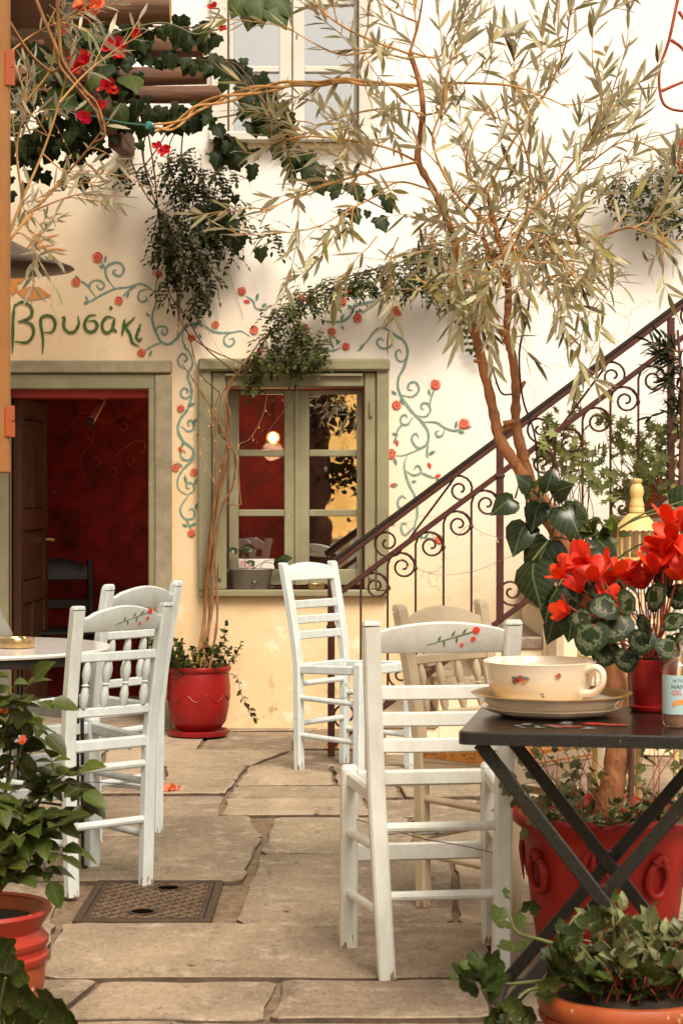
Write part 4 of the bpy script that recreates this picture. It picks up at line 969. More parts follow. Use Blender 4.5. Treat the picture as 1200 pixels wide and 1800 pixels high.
#@@OBJECTS
# ------------------------------------------------------------------ chairs
def crest_board(b_, half, z0, z1, hump, y_of, thick=.020, mi=0, n=14, wave=False):
    rg = []
    for i in range(n + 1):
        u = i / n * 2 - 1; x = u * half
        sh = math.cos(u * math.pi / 2) ** .8 if not wave else (.5 + .5 * math.cos(u * math.pi)) ** .7 * .8 + (.22 if abs(u) < .82 else .0)
        zt_ = z1 + hump * sh; yb = -.012 * (1 - u * u); y0 = y_of(z0) + yb; y1 = y_of(zt_) + yb; t = thick / 2; k = .004
        rg.append([Vector(p) for p in ((x, y0 - t + k, z0), (x, y0 - t, z0 + k), (x, y1 - t, zt_ - k), (x, y1 - t + k, zt_), (x, y1 + t - k, zt_), (x, y1 + t, zt_ - k), (x, y0 + t, z0 + k), (x, y0 + t - k, z0))])
    b_.rings(rg, True, True, mi)
def make_chair(label, loc, face, wb=.315, wt=.375, wf=.395, dep=.355, ht=.93, back='slat', seat=False, m='chair', flower=None, group='painted wooden taverna chairs', wire=True, roundtop=False, wave=False, front_slat=True, low=True, skew=0.0, pw=.041, backrail=True):
    """face = direction in the ground plane that the sitter looks; the chair's own +y"""
    rz = math.atan2(face[1], face[0]) - math.pi / 2
    t = thing('taverna_chair', label, 'chair', loc, rz, group)
    yb = -dep / 2; ys = .48
    def y_of(z): return yb - max(0, (z - ys)) ** 1.25 * .22
    def hw(z): return (wb + (wt - wb) * z / ht) / 2
    def B(nm, b_, sm=35, mm=None): return b_.build(nm, mm or m, t, world=False, smooth=sm)
    for s_ in (-1, 1):
        b_ = MB(); pts = [(s_ * hw(z) + skew * z, y_of(z), z) for z in (0, .2, ys, .62, .76, .86, ht - .012)]
        b_.sweep(pts, pw, pw * .92, .006, (1, 0, 0))
        tz = ht - .012; c = Vector((s_ * hw(tz) + skew * tz, y_of(tz), tz)); 
        rg = []
        for k, q in ((0, 1.0), (.006, .95), (.011, .8)) if not roundtop else ((0, 1.0), (.008, .98), (.016, .86), (.021, .6)):
            a, bq, ch = pw / 2 * q, pw * .46 * q, .006 * q
            rg.append([c + Vector((u, v - k * .3, k)) for u, v in ((-a + ch, -bq), (a - ch, -bq), (a, -bq + ch), (a, bq - ch), (a - ch, bq), (-a + ch, bq), (-a, bq - ch), (-a, -bq + ch))])
        b_.rings(rg, True, True)
        B('back_post', b_)
        b_ = MB(); zf = .505
        b_.sweep([(s_ * wf / 2, dep / 2, 0), (s_ * (wf / 2 - .004), dep / 2, zf - .015), (s_ * (wf / 2 - .004), dep / 2, zf - .006)], pw + .002, pw + .002, .006, (1, 0, 0))
        c = Vector((s_ * (wf / 2 - .004), dep / 2, zf - .006)); rg = []
        for k, q in ((0, 1), (.006, .93), (.011, .72)):
            a, ch = (pw / 2 + .001) * q, .006 * q; rg.append([c + Vector((u, v, k)) for u, v in ((-a + ch, -a), (a - ch, -a), (a, -a + ch), (a, a - ch), (a - ch, a), (-a + ch, a), (-a, a - ch), (-a, -a + ch))])
        b_.rings(rg, True, True); B('leg', b_)
        b_ = MB(); b_.sweep([(s_ * (hw(.46) - .002), yb + .014, .462), (s_ * (wf / 2 - .006), dep / 2 - .016, .474)], .026, .040, .006); B('seat_rail', b_)
        for z in (.325, .155):
            b_ = MB(); b_.tube([(s_ * hw(z), yb + .012, z + .008), (s_ * (wf / 2 - .002), dep / 2 - .014, z)], .0125, 10); B('stretcher', b_)
    b_ = MB(); b_.sweep([(-wf / 2 + .016, dep / 2, .472), (wf / 2 - .016, dep / 2, .472)], .024, .044, .006); B('seat_rail', b_)
    if backrail:
        b_ = MB(); b_.sweep([(-hw(.47) + .014, yb, .468), (hw(.47) - .014, yb, .468)], .022, .038, .006); B('seat_rail', b_)
    for z in (.395, .215) if low else (.36, .2):
        b_ = MB(); b_.tube([(-hw(z) + .012, yb, z), (hw(z) - .012, yb, z)], .0130, 10); B('stretcher', b_)
    b_ = MB()
    if front_slat: b_.sweep([(-wf / 2 + .016, dep / 2 + .002, .265), (wf / 2 - .016, dep / 2 + .002, .265)], .016, .050, .005)
    else: b_.tube([(-wf / 2 + .012, dep / 2, .25), (wf / 2 - .012, dep / 2, .25)], .0105, 8)
    B('stretcher', b_)
    # back
    b_ = MB(); z0 = ht - .085; crest_board(b_, hw(z0) - .015, z0, z0 + (.058 if not wave else .045), .024 if not wave else .036, y_of, wave=wave)
    if skew: b_.v = [(x + skew * .88, y, z) for x, y, z in b_.v]
    cb = B('crest_rail', b_)
    def slat(z, h, th=.014):
        b_ = MB(); rg = []; n = 8; half = hw(z) - .014
        for i in range(n + 1):
            u = i / n * 2 - 1; y = y_of(z) - .010 * (1 - u * u); k = .004
            rg.append([Vector((u * half + skew * z, y + p, z + q)) for p, q in ((-th / 2, -h / 2 + k), (-th / 2, h / 2 - k), (-th / 2 + k, h / 2), (th / 2 - k, h / 2), (th / 2, h / 2 - k), (th / 2, -h / 2 + k), (th / 2 - k, -h / 2), (-th / 2 + k, -h / 2))])
        b_.rings(rg); return b_
    if back == 'slat':
        for z in (.752, .682, .612): B('back_slat', slat(z, .038))
    else:
        zt_, zb = (.752, .575) if back == 'spindle' else (.765, .56)
        B('back_rail', slat(zt_, .030, .018)); B('back_rail', slat(zb, .030, .018))
        for i in range(4):
            x = (i - 1.5) * hw(.66) * .47; hh = zt_ - zb - .03; b_ = MB()
            pr = [(.008, 0), (.0125, .10), (.0150, .26), (.0105, .42), (.008, .47), (.0135, .50), (.008, .53), (.0105, .58), (.0150, .74), (.0125, .9), (.008, 1)]
            rg = [[Vector((x + r_ * math.cos(a), y_of(zb + .015 + q * hh) - .008 + r_ * math.sin(a), zb + .015 + q * hh)) for a in (2 * math.pi * j / 8 for j in range(8))] for r_, q in pr]
            b_.rings(rg); B('spindle', b_, 60)
    if flower is not None:
        fx, sc, rev = flower
        yy = lambda z, x: y_of(z) - .012 * (1 - (x / hw(z0)) ** 2) - .010 - .0012
        def fp(u, w): 
            x = fx + skew * .88 + u * sc; z = z0 + .036 + w * sc; return Vector((x, yy(z, x), z))
        def fl(pts, mm, nm):
            b_ = MB(); b_.add([fp(u, w) for u, w in pts], [tuple(range(len(pts)))]); o = b_.build(nm, mm, cb, world=False, smooth=0); return o
        fl([(-.055, -.014), (.01, .004), (.05, .016), (.05, .0185), (.01, .007), (-.055, -.0125)], 'paintletter', 'painted_stem')
        for u, w, a in ((-.03, -.006, 100), (-.018, -.001, -50), (0, .006, 90), (.012, .006, -60), (.024, .012, 80)):
            ca, sa = math.cos(R(a - 30)), math.sin(R(a - 30))
            fl([(u + p * ca - q * sa, w + p * sa + q * ca) for p, q in ((0, 0), (.007, .003), (.017, 0), (.007, -.003))], 'paintletter', 'painted_leaf')
        for u, w, r_ in ((.056, .020, .0085), (.050, .0, .0058), (.024, -.013, .0045)):
            fl([(u + r_ * math.cos(2 * math.pi * i / 10), w + r_ * math.sin(2 * math.pi * i / 10)) for i in range(10)], 'paintred', 'painted_rose')
    if seat:
        b_ = MB(); n = 10; rg = []; z_r = .503
        for i in range(n + 1):
            v = i / n * 2 - 1; y = v * (dep / 2 + .010); w = (hw(.47) + (wf / 2 - hw(.47)) * (v + 1) / 2) + .010
            row_ = []
            for j in range(n + 1):
                u = j / n * 2 - 1; dip = .010 * min(abs(u), abs(v)) - .004 + (0.006 if (abs(u) > abs(v)) else 0)
                row_.append(Vector((u * w, y, z_r + dip + .002 * math.sin(max(abs(u), abs(v)) * 60))))
            row_ += [Vector((p.x * 1.012, p.y * 1.012, .462)) for p in row_[::-1]]; rg.append(row_)
        b_.rings(rg); b_.build('rush_seat', 'rush', t, world=False, smooth=30)
        for p, q in (((-hw(.42), yb), (-wf / 2, dep / 2)), ((hw(.42), yb), (wf / 2, dep / 2)), ((-wf / 2, dep / 2), (wf / 2, dep / 2)), ((-hw(.42), yb), (hw(.42), yb))):
            b_ = MB(); b_.sweep([(*p, .430), (*q, .430)], .016, .046, .004); b_.build('seat_apron', m, t, world=False, smooth=35)
    if wire:
        b_ = MB(); z = .345; q = hw(z)
        for a, c in (((-q, yb, z + .03), (wf / 2, dep / 2, z)), ((q, yb, z - .03), (-wf / 2, dep / 2, z + .02))):
            a, c = Vector(a), Vector(c); mid = (a + c) / 2 + Vector((0, 0, -.01)); b_.tube([a, (a + mid) / 2 + Vector((0, 0, .004)), mid, (c + mid) / 2, c], .0016, 4)
        b_.tube([(-.03, .002, z), (.03, .002, z + .002)], .0035, 5)
        b_.build('wire_tie', 'wire', t, world=False)
    return t
def chair_at(RL, RR, depv, label, **k):
    """rear-left and rear-right feet as seen by a sitter (ground X, Y)"""
    RL, RR = Vector(RL), Vector(RR); bv = RR - RL; f = Vector((-bv.y, bv.x)).normalized()
    dep = k.pop('dep', .355); c = (RL + RR) / 2 + f * dep / 2
    return make_chair(label, (c.x, c.y, 0), (f.x, f.y), wb=bv.length, dep=dep, **k)
chair_at((.118, 5.31), (.418, 5.35), 0, 'ivory white ladder back chair frame without seat, pushed up to the black folding table', wt=.372, wf=.405, dep=.37, ht=.942, skew=-.020, pw=.045, backrail=False, m='chairwarm', flower=(.02, 1.15, 0))
chair_at((-.846, 6.385), (-.632, 6.565), 0, 'white spindle back chair with painted rose sprig, its foot on the manhole cover', wt=.335, wf=.37, dep=.38, ht=.918, back='spindle', flower=(.03, 1.15, 0), wave=True)
chair_at((-.885, 7.32), (-.690, 7.585), 0, 'white spindle back chair with plain crest, standing behind another at the round table', wt=.37, wf=.38, dep=.36, ht=.932, back='spindle', roundtop=True, wave=True, wire=False)
chair_at((.012, 9.50), (-.192, 9.24), 0, 'tall white ladder back chair under the window beside the stair railing', wt=.36, wf=.38, dep=.36, ht=.945, flower=(.02, 1.0, 0), front_slat=False)
chair_at((.490, 6.50), (.252, 6.24), 0, 'beige spindle back chair with woven rush seat', wt=.40, wf=.42, dep=.37, ht=.915, back='spindle', m='beige', seat=True, roundtop=True, wave=True, wire=False, front_slat=False)
chair_at((1.47, 8.55), (1.13, 8.62), 0, 'white chair beyond the red olive pot, seen under the black table', wt=.38, wf=.40, dep=.38, ht=.92, seat=False, wire=False)
t = thing('dark_chair', 'black lacquered chair standing inside the open doorway', 'chair', (-1.62, D + .95, 0), R(195))
for sx in (-1, 1):
    b_ = MB(); b_.sweep([(sx * .19, -.2, 0), (sx * .19, -.2, .45), (sx * .19, -.26, .86)], .034, .034, .005, (1, 0, 0)); b_.build('back_post', 'dark', t, world=False)
    b_ = MB(); b_.sweep([(sx * .19, .18, 0), (sx * .19, .18, .44)], .036, .036, .005, (1, 0, 0)); b_.build('leg', 'dark', t, world=False)
b_ = MB(); crest_board(b_, .175, .74, .82, .05, lambda z: -.2 - (z - .45) * .14); b_.build('crest_rail', 'dark', t, world=False)
b_ = MB(); b_.box((0, 0, .455), (.40, .40, .03), 0, 0, .008); b_.build('seat', 'dark', t, world=False)
b_ = MB(); b_.box((0, -.21, .60), (.36, .02, .06), 0, 0, .006); b_.build('back_slat', 'dark', t, world=False)

# ------------------------------------------------------------------ round table, ashtray, milk can
RT = (-1.24, 6.93)
t = thing('round_table', 'round white enamel bistro table on thin black iron legs', 'table', (*RT, 0))
b_ = MB(); b_.lathe([(.002, .728), (.43, .728), (.449, .731), (.452, .738), (.449, .744), (.002, .745)], (*RT, 0), 56, caps=False); b_.build('tabletop', 'white', t)
b_ = MB(); b_.lathe([(.40, .700), (.436, .700), (.436, .7275), (.40, .7275), (.40, .700)], (*RT, 0), 48, caps=False); b_.build('apron', 'ironblack', t)
for a in (-14, 76, 166, 256):
    q = Vector((RT[0] + .375 * math.cos(R(a)), RT[1] + .375 * math.sin(R(a)), 0)); b_ = MB()
    b_.tube([q + Vector((.006, 0, .0)), q + Vector((.004, 0, .70))], .0065, 6); b_.tube([q + Vector((-.010, 0, .12)), q + Vector((-.010, 0, .70))], .005, 6)
    b_.lathe([(.004, 0), (.017, .002), (.017, .012), (.004, .016)], q + Vector((.006, 0, 0)), 10)
    for z in (.13, .42): b_.box(q + Vector((-.002, 0, z)), (.03, .02, .02), 0, 0, .003)
    b_.build('leg', 'ironblack', t)
b_ = MB(); b_.tube([(RT[0] + .37 * math.cos(R(a)), RT[1] + .37 * math.sin(R(a)), .16) for a in range(-14, 347, 15)], .005, 5); b_.build('stretcher_ring', 'ironblack', t)
c = (P(30, 1130, 6.86).x, 6.86, .746)
t = thing('ashtray', 'round brass ashtray on the white round table', 'ashtray', c)
def notch(r, z, a):
    k = max(0, 1 - abs(((a * 3 / (2 * math.pi)) % 1) - .5) / .06); return (r, z - (.010 * k if z > .025 else 0))
b_ = MB(); b_.lathe([(.002, .001), (.058, .001), (.060, .004), (.060, .030), (.058, .033), (.050, .033), (.047, .029), (.045, .008), (.002, .006)], c, 48, caps=False, fn=notch); b_.build('bowl', 'brass', t)
t = thing('milk_can', 'dull galvanised milk can standing behind the round white table', 'can', (-1.42, 7.75, 0))
b_ = MB(); b_.lathe([(.13, 0), (.155, .01), (.16, .03), (.16, .70), (.165, .71), (.165, .73), (.155, .75), (.12, .82), (.105, .85), (.105, .875), (.0, .88)], (-1.42, 7.75, 0), 32); b_.build('body', 'galv', t)
b_ = MB(); b_.lathe([(.12, .876), (.122, .89), (.11, .90), (.0, .905)], (-1.42, 7.75, 0), 28); b_.build('lid', 'galv', t)

# ------------------------------------------------------------------ black folding table
TO = Vector((.262, 4.60, 0)); tu = Vector((.986, -.165, 0)); tv = Vector((.165, .986, 0)); TZ = .731
def tp(u, v, z): return TO + tu * u + tv * v + Vector((0, 0, z))
ft = thing('folding_table', 'black metal folding bistro table with painted flowers, crossed legs', 'table', tp(.33, .3, 0))
TW, TD = .70, .62
poly = []
for cx, cy_, a0 in ((TW - .03, .03, -90), (TW - .03, TD - .03, 0), (.03, TD - .03, 90), (.03, .03, 180)):
    for k in range(5): poly.append((cx + .03 * math.cos(R(a0 + k * 22.5)), cy_ + .03 * math.sin(R(a0 + k * 22.5))))
def offs(s_): return [(TW / 2 + (x - TW / 2) * (1 - s_ / TW * 2), TD / 2 + (y - TD / 2) * (1 - s_ / TD * 2)) for x, y in poly]
b_ = MB(); b_.rings([[tp(x, y, z) for x, y in offs(s_)] for s_, z in ((.0, TZ - .030), (0, TZ - .004), (.004, TZ))], True, True)
b_.m = [1] * len(b_.m); b_.m[-1] = 0; b_.build('tabletop', ['tabletop', 'tablesteel'], ft, smooth=30)
for u0, u1, v0, nm in ((.045, .60, .05, 0), (.045, .60, .50, 0), (.615, .03, .085, 1), (.615, .03, .535, 1)):
    b_ = MB(); b_.sweep([tp(u0, v0, TZ - .031), tp(u1, v0, .0)], .014, .031, .003, tuple(tv)); b_.build('leg', 'tablesteel', ft, smooth=30)
for u, v0, v1, z in ((.045, .05, .50, TZ - .045), (.615, .085, .535, TZ - .045), (.56, .05, .50, .06), (.075, .085, .535, .06)):
    b_ = MB(); b_.tube([tp(u, v0, z), tp(u, v1, z)], .008, 6); b_.build('cross_bar', 'tablesteel', ft)
for v0 in (.068, .518):
    b_ = MB(); b_.tube([tp(.328, v0 - .02, .372), tp(.328, v0 + .025, .372)], .009, 8); b_.build('pivot_bolt', 'ironblack', ft)
ro_ = random.Random(8)
def top_blot(u, v, a, b2, m, nm, rot=0):
    b_ = MB(); n = 12; pts = []
    for i in range(n):
        q = 2 * math.pi * i / n; k = ro_.uniform(.82, 1.1); x, y = a * k * math.cos(q), b2 * k * math.sin(q)
        pts.append(tp(u + x * math.cos(rot) - y * math.sin(rot), v + x * math.sin(rot) + y * math.cos(rot), TZ + .0012 + ro_.uniform(0, .0003)))
    b_.add(pts, [tuple(range(n))]); b_.build(nm, m, ft, smooth=0)
for u, v, a, b2, m in ((.235, .135, .050, .022, 'topred'), (.30, .20, .03, .02, 'paintredd'), (.345, .185, .035, .026, 'topred')): top_blot(u, v, a, b2, m, 'painted_flower')
for k in range(16): top_blot(.10 + ro_.uniform(0, .2), .08 + ro_.uniform(0, .14), ro_.uniform(.008, .02), ro_.uniform(.005, .009), 'paintgrey', 'painted_leaf', ro_.uniform(0, 3))

# cup, saucer, bottle
CC = tp(.188, .385, TZ + .001)
t = thing('saucer', 'large gilt edged oval china saucer under the jumbo cup on the black table', 'saucer', CC)
def lobe(r, z, a): k = 1 + .018 * math.cos(a * 8) * min(1, r / .15); return (r * k, z)
b_ = MB(); b_.lathe([(.001, .002), (.128, .002), (.150, .008), (.168, .0175), (.1695, .0195), (.160, .0205), (.150, .022), (.168, .034), (.1935, .0525), (.1915, .0545), (.186, .0535), (.15, .040), (.12, .024), (.10, .019), (.001, .017)], CC, 64, caps=False, fn=lobe)
for i in range(len(b_.f)):
    if 64 * 8 <= i < 64 * 11 or 64 * 3 <= i < 64 * 4: b_.m[i] = 1
b_.build('plate', ['china', 'gold'], t, smooth=50)
b_ = MB(); b_.lathe([(.112, 0), (.119, 0), (.122, .0025), (.112, .0025)], CC, 48); b_.build('foot', 'china', t)
CU = CC + Vector((-.030, -.012, .019))
t = thing('jumbo_cup', 'oversized ivory china cup with two handles and painted rose posies', 'cup', CU)
b_ = MB(); b_.lathe([(.001, .003), (.080, .003), (.083, 0), (.088, .002), (.090, .010), (.110, .028), (.124, .054), (.132, .086), (.1365, .108), (.1385, .112), (.136, .1135), (.1325, .111), (.128, .088), (.119, .056), (.104, .032), (.08, .016), (.001, .013)], CU, 64, caps=False)
b_.build('bowl', 'china', t, smooth=60)
for sx in (-1, 1):
    a = R(-38) if sx > 0 else R(128); e = Vector((math.cos(a), math.sin(a), 0)); pts = cr([CU + e * r_ + Vector((0, 0, z)) for r_, z in ((.130, .096), (.158, .104), (.176, .092), (.174, .064), (.152, .044), (.114, .040))], 5)
    b_ = MB(); b_.tube(pts, [.010, .0085, .0085, .010], 10); b_.build('cup_handle', 'china', t)
def cupspot(a, z, r_, m, nm='painted_flower', sq=1.0):
    rad = .1325 - (.086 - z) * .30 if z < .086 else .1335
    e = Vector((math.cos(a), math.sin(a), 0)); tt = Vector((-e.y, e.x, 0)); b_ = MB(); n = 9
    up = Vector((0, 0, 1)) + e * .26
    c0 = CU + e * (rad + .0028) + Vector((0, 0, z))
    b_.add([c0 + tt * (r_ * math.cos(2 * math.pi * i / n) * ro_.uniform(.8, 1.15)) + up * (r_ * sq * math.sin(2 * math.pi * i / n) * ro_.uniform(.8, 1.15)) for i in range(n)], [tuple(range(n))]); b_.build(nm, m, t, smooth=0)
for a, z in ((-116, .078), (-76, .086), (-92, .038)):
    big = a == -116
    for k in range(9 if big else 4):
        cupspot(R(a + ro_.uniform(-9, 9) * (1 if big else .35)), z + ro_.uniform(-.012, .012) * (1 if big else .5), ro_.uniform(.004, .007) * (1 if big else .7), 'paintgrey', 'painted_leaf', .6)
    for k, (da, dz, m_) in enumerate(((-3.2, -.002, 'paintredd'), (1, .003, 'paintred'), (3.6, -.004, 'paintorange')) if big else ((0, .001, 'paintred'),)):
        if not big and a == -92: continue
        cupspot(R(a + da), z + dz, .0075 if big else .006, m_)
BO = tp(.492, .185, TZ + .001)
t = thing('hand_gel_bottle', 'clear plastic bottle with pale blue hand gel label at the table edge', 'bottle', BO)
b_ = MB(); b_.lathe([(.0, .0), (.028, .0), (.034, .004), (.0355, .012), (.0355, .125), (.033, .140), (.026, .152), (.016, .158), (.0145, .160), (.0145, .176), (.0, .178)], BO, 32); b_.build('body', 'clear', t, smooth=60)
b_ = MB(); b_.lathe([(.0, .003), (.030, .003), (.0335, .012), (.0335, .108), (.0, .109)], BO, 28); b_.build('gel', 'gel', t, smooth=60)
b_ = MB(); rr = .0362; rg = [[BO + Vector((rr * math.cos(R(a)), rr * math.sin(R(a)), z)) for a in range(-180, 25, 8)] for z in (.030, .120)]; b_.rings(rg, False, False); lb = b_.build('label', 'label', t)
b_ = MB(); b_.lathe([(.0, .1785), (.011, .1785), (.011, .192), (.005, .194), (.0, .195)], BO, 16); b_.build('cap', 'clear', t)
def bottle_text(txt, size, z, m, a0=-122):
    cu = bpy.data.curves.new('lettering', 'FONT'); cu.body = txt; cu.size = size; cu.resolution_u = 2; cu.align_x = 'LEFT'
    o = bpy.data.objects.new('lettering', cu); COL.objects.link(o); bpy.context.view_layer.update()
    me = bpy.data.meshes.new_from_object(o.evaluated_get(bpy.context.evaluated_depsgraph_get())); bpy.data.objects.remove(o)
    for v in me.vertices:
        a = R(a0) + v.co.x / .0366; y = v.co.y
        v.co = BO - origin(t) + Vector((.0368 * math.cos(a), .0368 * math.sin(a), z + y))
    me.materials.clear(); me.materials.append(M[m]); q = bpy.data.objects.new('lettering', me); COL.objects.link(q); q.parent = lb
bottle_text('ACTIC', .0085, .105, 'ink', -118); bottle_text('HAND', .0150, .089, 'ink', -124); bottle_text('GEL', .0150, .075, 'inkred', -124)
b_ = MB(); rg = [[BO + Vector((.0367 * math.cos(R(a)), .0367 * math.sin(R(a)), z + .007 * math.sin(R(a * 3)))) for a in range(-120, -30, 8)] for z in (.046, .058)]; b_.rings(rg, False, False); b_.build('label_picture', 'paintorange', lb)
b_ = MB(); n = 12; b_.add([BO + Vector((.0368 * math.cos(R(-62) + .22 * math.cos(k * 2 * math.pi / n) * (.6 if math.sin(k * 2 * math.pi / n) > 0 else 1)), .0368 * math.sin(R(-62) + .22 * math.cos(k * 2 * math.pi / n) * (.6 if math.sin(k * 2 * math.pi / n) > 0 else 1)), .088 + .016 * math.sin(k * 2 * math.pi / n))) for k in range(n)], [tuple(range(n))]); b_.build('drop_print', 'card', lb, smooth=0)

# ------------------------------------------------------------------ pots
def pot(name, label, c, prof, m, n=40, fn=None, group=None, soil_r=None, soil_z=None, cat='pot'):
    t = thing(name, label, cat, c, 0, group); b_ = MB(); b_.lathe(prof, c, n, fn=fn, caps=False); b_.build('body', m, t, smooth=45)
    if soil_r:
        b_ = MB(); b_.lathe([(soil_r, soil_z - .03), (soil_r, soil_z), (soil_r * .5, soil_z + .012), (.001, soil_z + .016)], c, 24); b_.build('soil', 'soil', t)
    return t
WP = Vector((P(348, 1290, 10.5).x, 10.55, 0))
pw = pot('red_pot', 'red glazed pot with wavy relief under the window, holding the climbing vine', WP + Vector((0, 0, .028)), [(.001, .0), (.095, 0), (.110, .006), (.142, .05), (.157, .12), (.162, .22), (.158, .29), (.155, .305), (.166, .312), (.169, .325), (.165, .336), (.152, .336), (.147, .325), (.147, .28), (.001, .27)], 'redpot', 48,
         lambda r, z, a: (r + (.004 * max(0, 1 - abs(z - .20 - .022 * math.sin(a * 7)) / .018) if .1 < z < .29 else 0), z), None, .147, .30)
b_ = MB(); wav = []
for k in range(120):
    a = 2 * math.pi * k / 120; wav.append(WP + Vector((.1615 * math.cos(a), .1615 * math.sin(a), 0.205 + .017 * math.sin(a * 9))))
b_.tube(wav + wav[:1], .0026, 5); b_.build('wave_relief', 'redpot', pw)
t = thing('pot_saucer', 'red saucer under the glazed pot by the house wall', 'saucer', WP)
b_ = MB(); b_.lathe([(.001, .0), (.125, 0), (.152, .008), (.158, .030), (.152, .034), (.142, .030), (.13, .018), (.001, .016)], WP, 40, caps=False); b_.build('dish', 'redpot', t)
OP = Vector((.716, 5.52, 0))
def wavy(r, z, a): 
    k = max(0, (z - .36) / .04); return (r + k * .007 * math.sin(a * 17 + math.sin(a * 3)) , z + k * .005 * math.sin(a * 17 + 1 + math.sin(a * 3)))
po = pot('olive_pot', 'large red clay pot with frilled rim and ring ornaments holding the olive tree', OP, [(.001, 0), (.150, 0), (.172, .012), (.185, .05), (.202, .16), (.216, .28), (.222, .34), (.226, .36), (.248, .378), (.258, .392), (.262, .402), (.250, .410), (.232, .404), (.222, .39), (.214, .34), (.001, .33)], 'redpot2', 88, wavy, None, .214, .365)
for a0 in (-150, -60, 30, 120):
    e = Vector((math.cos(R(a0)), math.sin(R(a0)), 0)); tt = Vector((-e.y, e.x, 0)); c0 = OP + e * .213 + Vector((0, 0, .255)); b_ = MB()
    b_.tube([c0 + tt * (.032 * math.cos(R(q))) + Vector((0, 0, .045 * math.sin(R(q)))) + e * (.012 + .020 * math.sin(R(q)) * .3) for q in range(0, 361, 20)], .0095, 8)
    b_.tube([c0 + Vector((0, 0, .046)) + e * .02 - tt * .016, c0 + Vector((0, 0, .062)) + e * .026, c0 + Vector((0, 0, .046)) + e * .02 + tt * .016], .012, 8)
    b_.build('ring_ornament', 'redpot2', po)
    a1 = a0 + 45; e = Vector((math.cos(R(a1)), math.sin(R(a1)), 0)); tt = Vector((-e.y, e.x, 0)); b_ = MB()
    for s_ in (-1, 0, 1):
        b_.tube(cr([OP + e * (.224) + Vector((0, 0, .35)), OP + e * .226 + tt * s_ * .025 + Vector((0, 0, .30)), OP + e * .214 + tt * s_ * .055 + Vector((0, 0, .22))], 4), [.006, .008, .002], 6)
    b_.build('leaf_relief', 'redpot2', po)
RP = Vector((P(-42, 1700, 4.65).x, 4.65, 0))
pot('terracotta_pot', 'orange terracotta pot with red rim bands holding the rose bush', RP, [(.001, 0), (.11, 0), (.125, .02), (.150, .10), (.158, .17), (.156, .20), (.163, .206), (.164, .216), (.158, .222), (.158, .236), (.163, .242), (.164, .252), (.158, .258), (.150, .268), (.146, .275), (.150, .285), (.168, .312), (.172, .318), (.168, .324), (.158, .318), (.142, .285), (.001, .27)], 'terra', 48, None, None, .142, .292)
b_ = MB(); b_.lathe([(.1605, .2), (.1655, .206), (.1665, .218), (.1605, .224), (.1600, .236), (.1655, .242), (.1665, .254), (.1605, .260), (.152, .27), (.1485, .275), (.1525, .285), (.1700, .311), (.1745, .318), (.170, .3265), (.158, .3215)], RP, 48, caps=False); b_.build('painted_rim', 'terrared', bpy.data.objects['terracotta_pot'])
FP = Vector((P(1105, 1790, 4.2).x, 4.2, 0))
pf = pot('round_terracotta_pot', 'round terracotta pot with beaded rim full of ivy geranium by the table foot', FP, [(.001, 0), (.115, 0), (.13, .01), (.165, .08), (.178, .15), (.176, .178), (.170, .190), (.172, .196), (.184, .204), (.190, .218), (.190, .236), (.184, .246), (.170, .247), (.162, .235), (.001, .22)], 'terra', 56, None, None, .162, .232)
b_ = MB(); 
for k in range(80):
    a = 2 * math.pi * k / 80; e = Vector((math.cos(a), math.sin(a), 0)); c0 = FP + e * .176; b_.tube([c0 + Vector((0, 0, .184)), c0 + e * .006 + Vector((0, 0, .192)), c0 + e * .008 + Vector((0, 0, .201))], .0048, 5)
b_.build('bead_band', 'terra', pf)
CP = tp(.43, .51, TZ + .001)
pc = pot('cyclamen_pot', 'small red pot with satin ribbon on the black table holding the scarlet cyclamen', CP, [(.001, 0), (.052, 0), (.056, .004), (.058, .012), (.050, .016), (.052, .03), (.060, .10), (.062, .125), (.058, .128), (.054, .12), (.001, .115)], 'redpot', 32, None, None, .054, .118)
b_ = MB(); rg = []
for k in range(9):
    u = k / 8; p = CP + Vector((.012 + .02 * math.sin(u * 3.1), -.064 - .03 * math.sin(u * 3.14), .105 - .085 * u)); rg.append([p + Vector((-.008, 0, .003)), p + Vector((.008, -.004, 0))])
b_.rings(rg, False, False); b_.build('ribbon', 'ribbon', pc)

# ------------------------------------------------------------------ window sill: tub, card, bowl
SZ = wz(1036) + .001
TC = Vector((wx(440), D + .018, SZ))
tb = thing('zinc_tub', 'oval dull zinc tub with a small heart leaved plant on the window sill', 'tub', TC)
def oval(r, z, a): return (r * (1 / math.sqrt((math.cos(a) / 1.0) ** 2 + (math.sin(a) / .52) ** 2)), z)
b_ = MB(); b_.lathe([(.001, 0), (.098, 0), (.100, .004), (.118, .10), (.124, .106), (.120, .110), (.112, .104), (.10, .08), (.001, .08)], TC, 40, caps=False, fn=oval); b_.build('body', 'zinc', tb)
for sx in (-1, 1):
    b_ = MB(); b_.tube(cr([TC + Vector((sx * .117, -.02, .095)), TC + Vector((sx * .130, -.02, .105)), TC + Vector((sx * .130, .02, .105)), TC + Vector((sx * .117, .02, .095))], 4), .004, 6); b_.build('ring_handle', 'zinc', tb)
b_ = MB(); b_.sweep([TC + Vector((-.122, .076, .080)), TC + Vector((.125, .076, .080))], .012, .158, .002); 
pk = b_.build('pink_box', 'card', None); tag(pk, 'flat white and pink printed box leaning behind the zinc tub', 'box')
b_ = MB(); b_.sweep([TC + Vector((-.118, .0692, .118)), TC + Vector((.02, .0692, .132))], .001, .045, .0002); b_.build('pink_print', 'pink', pk)
bc = Vector((wx(556), D + .0, SZ)); t = thing('steel_bowl', 'small shiny metal bowl on the window sill behind the tall white chair', 'bowl', bc)
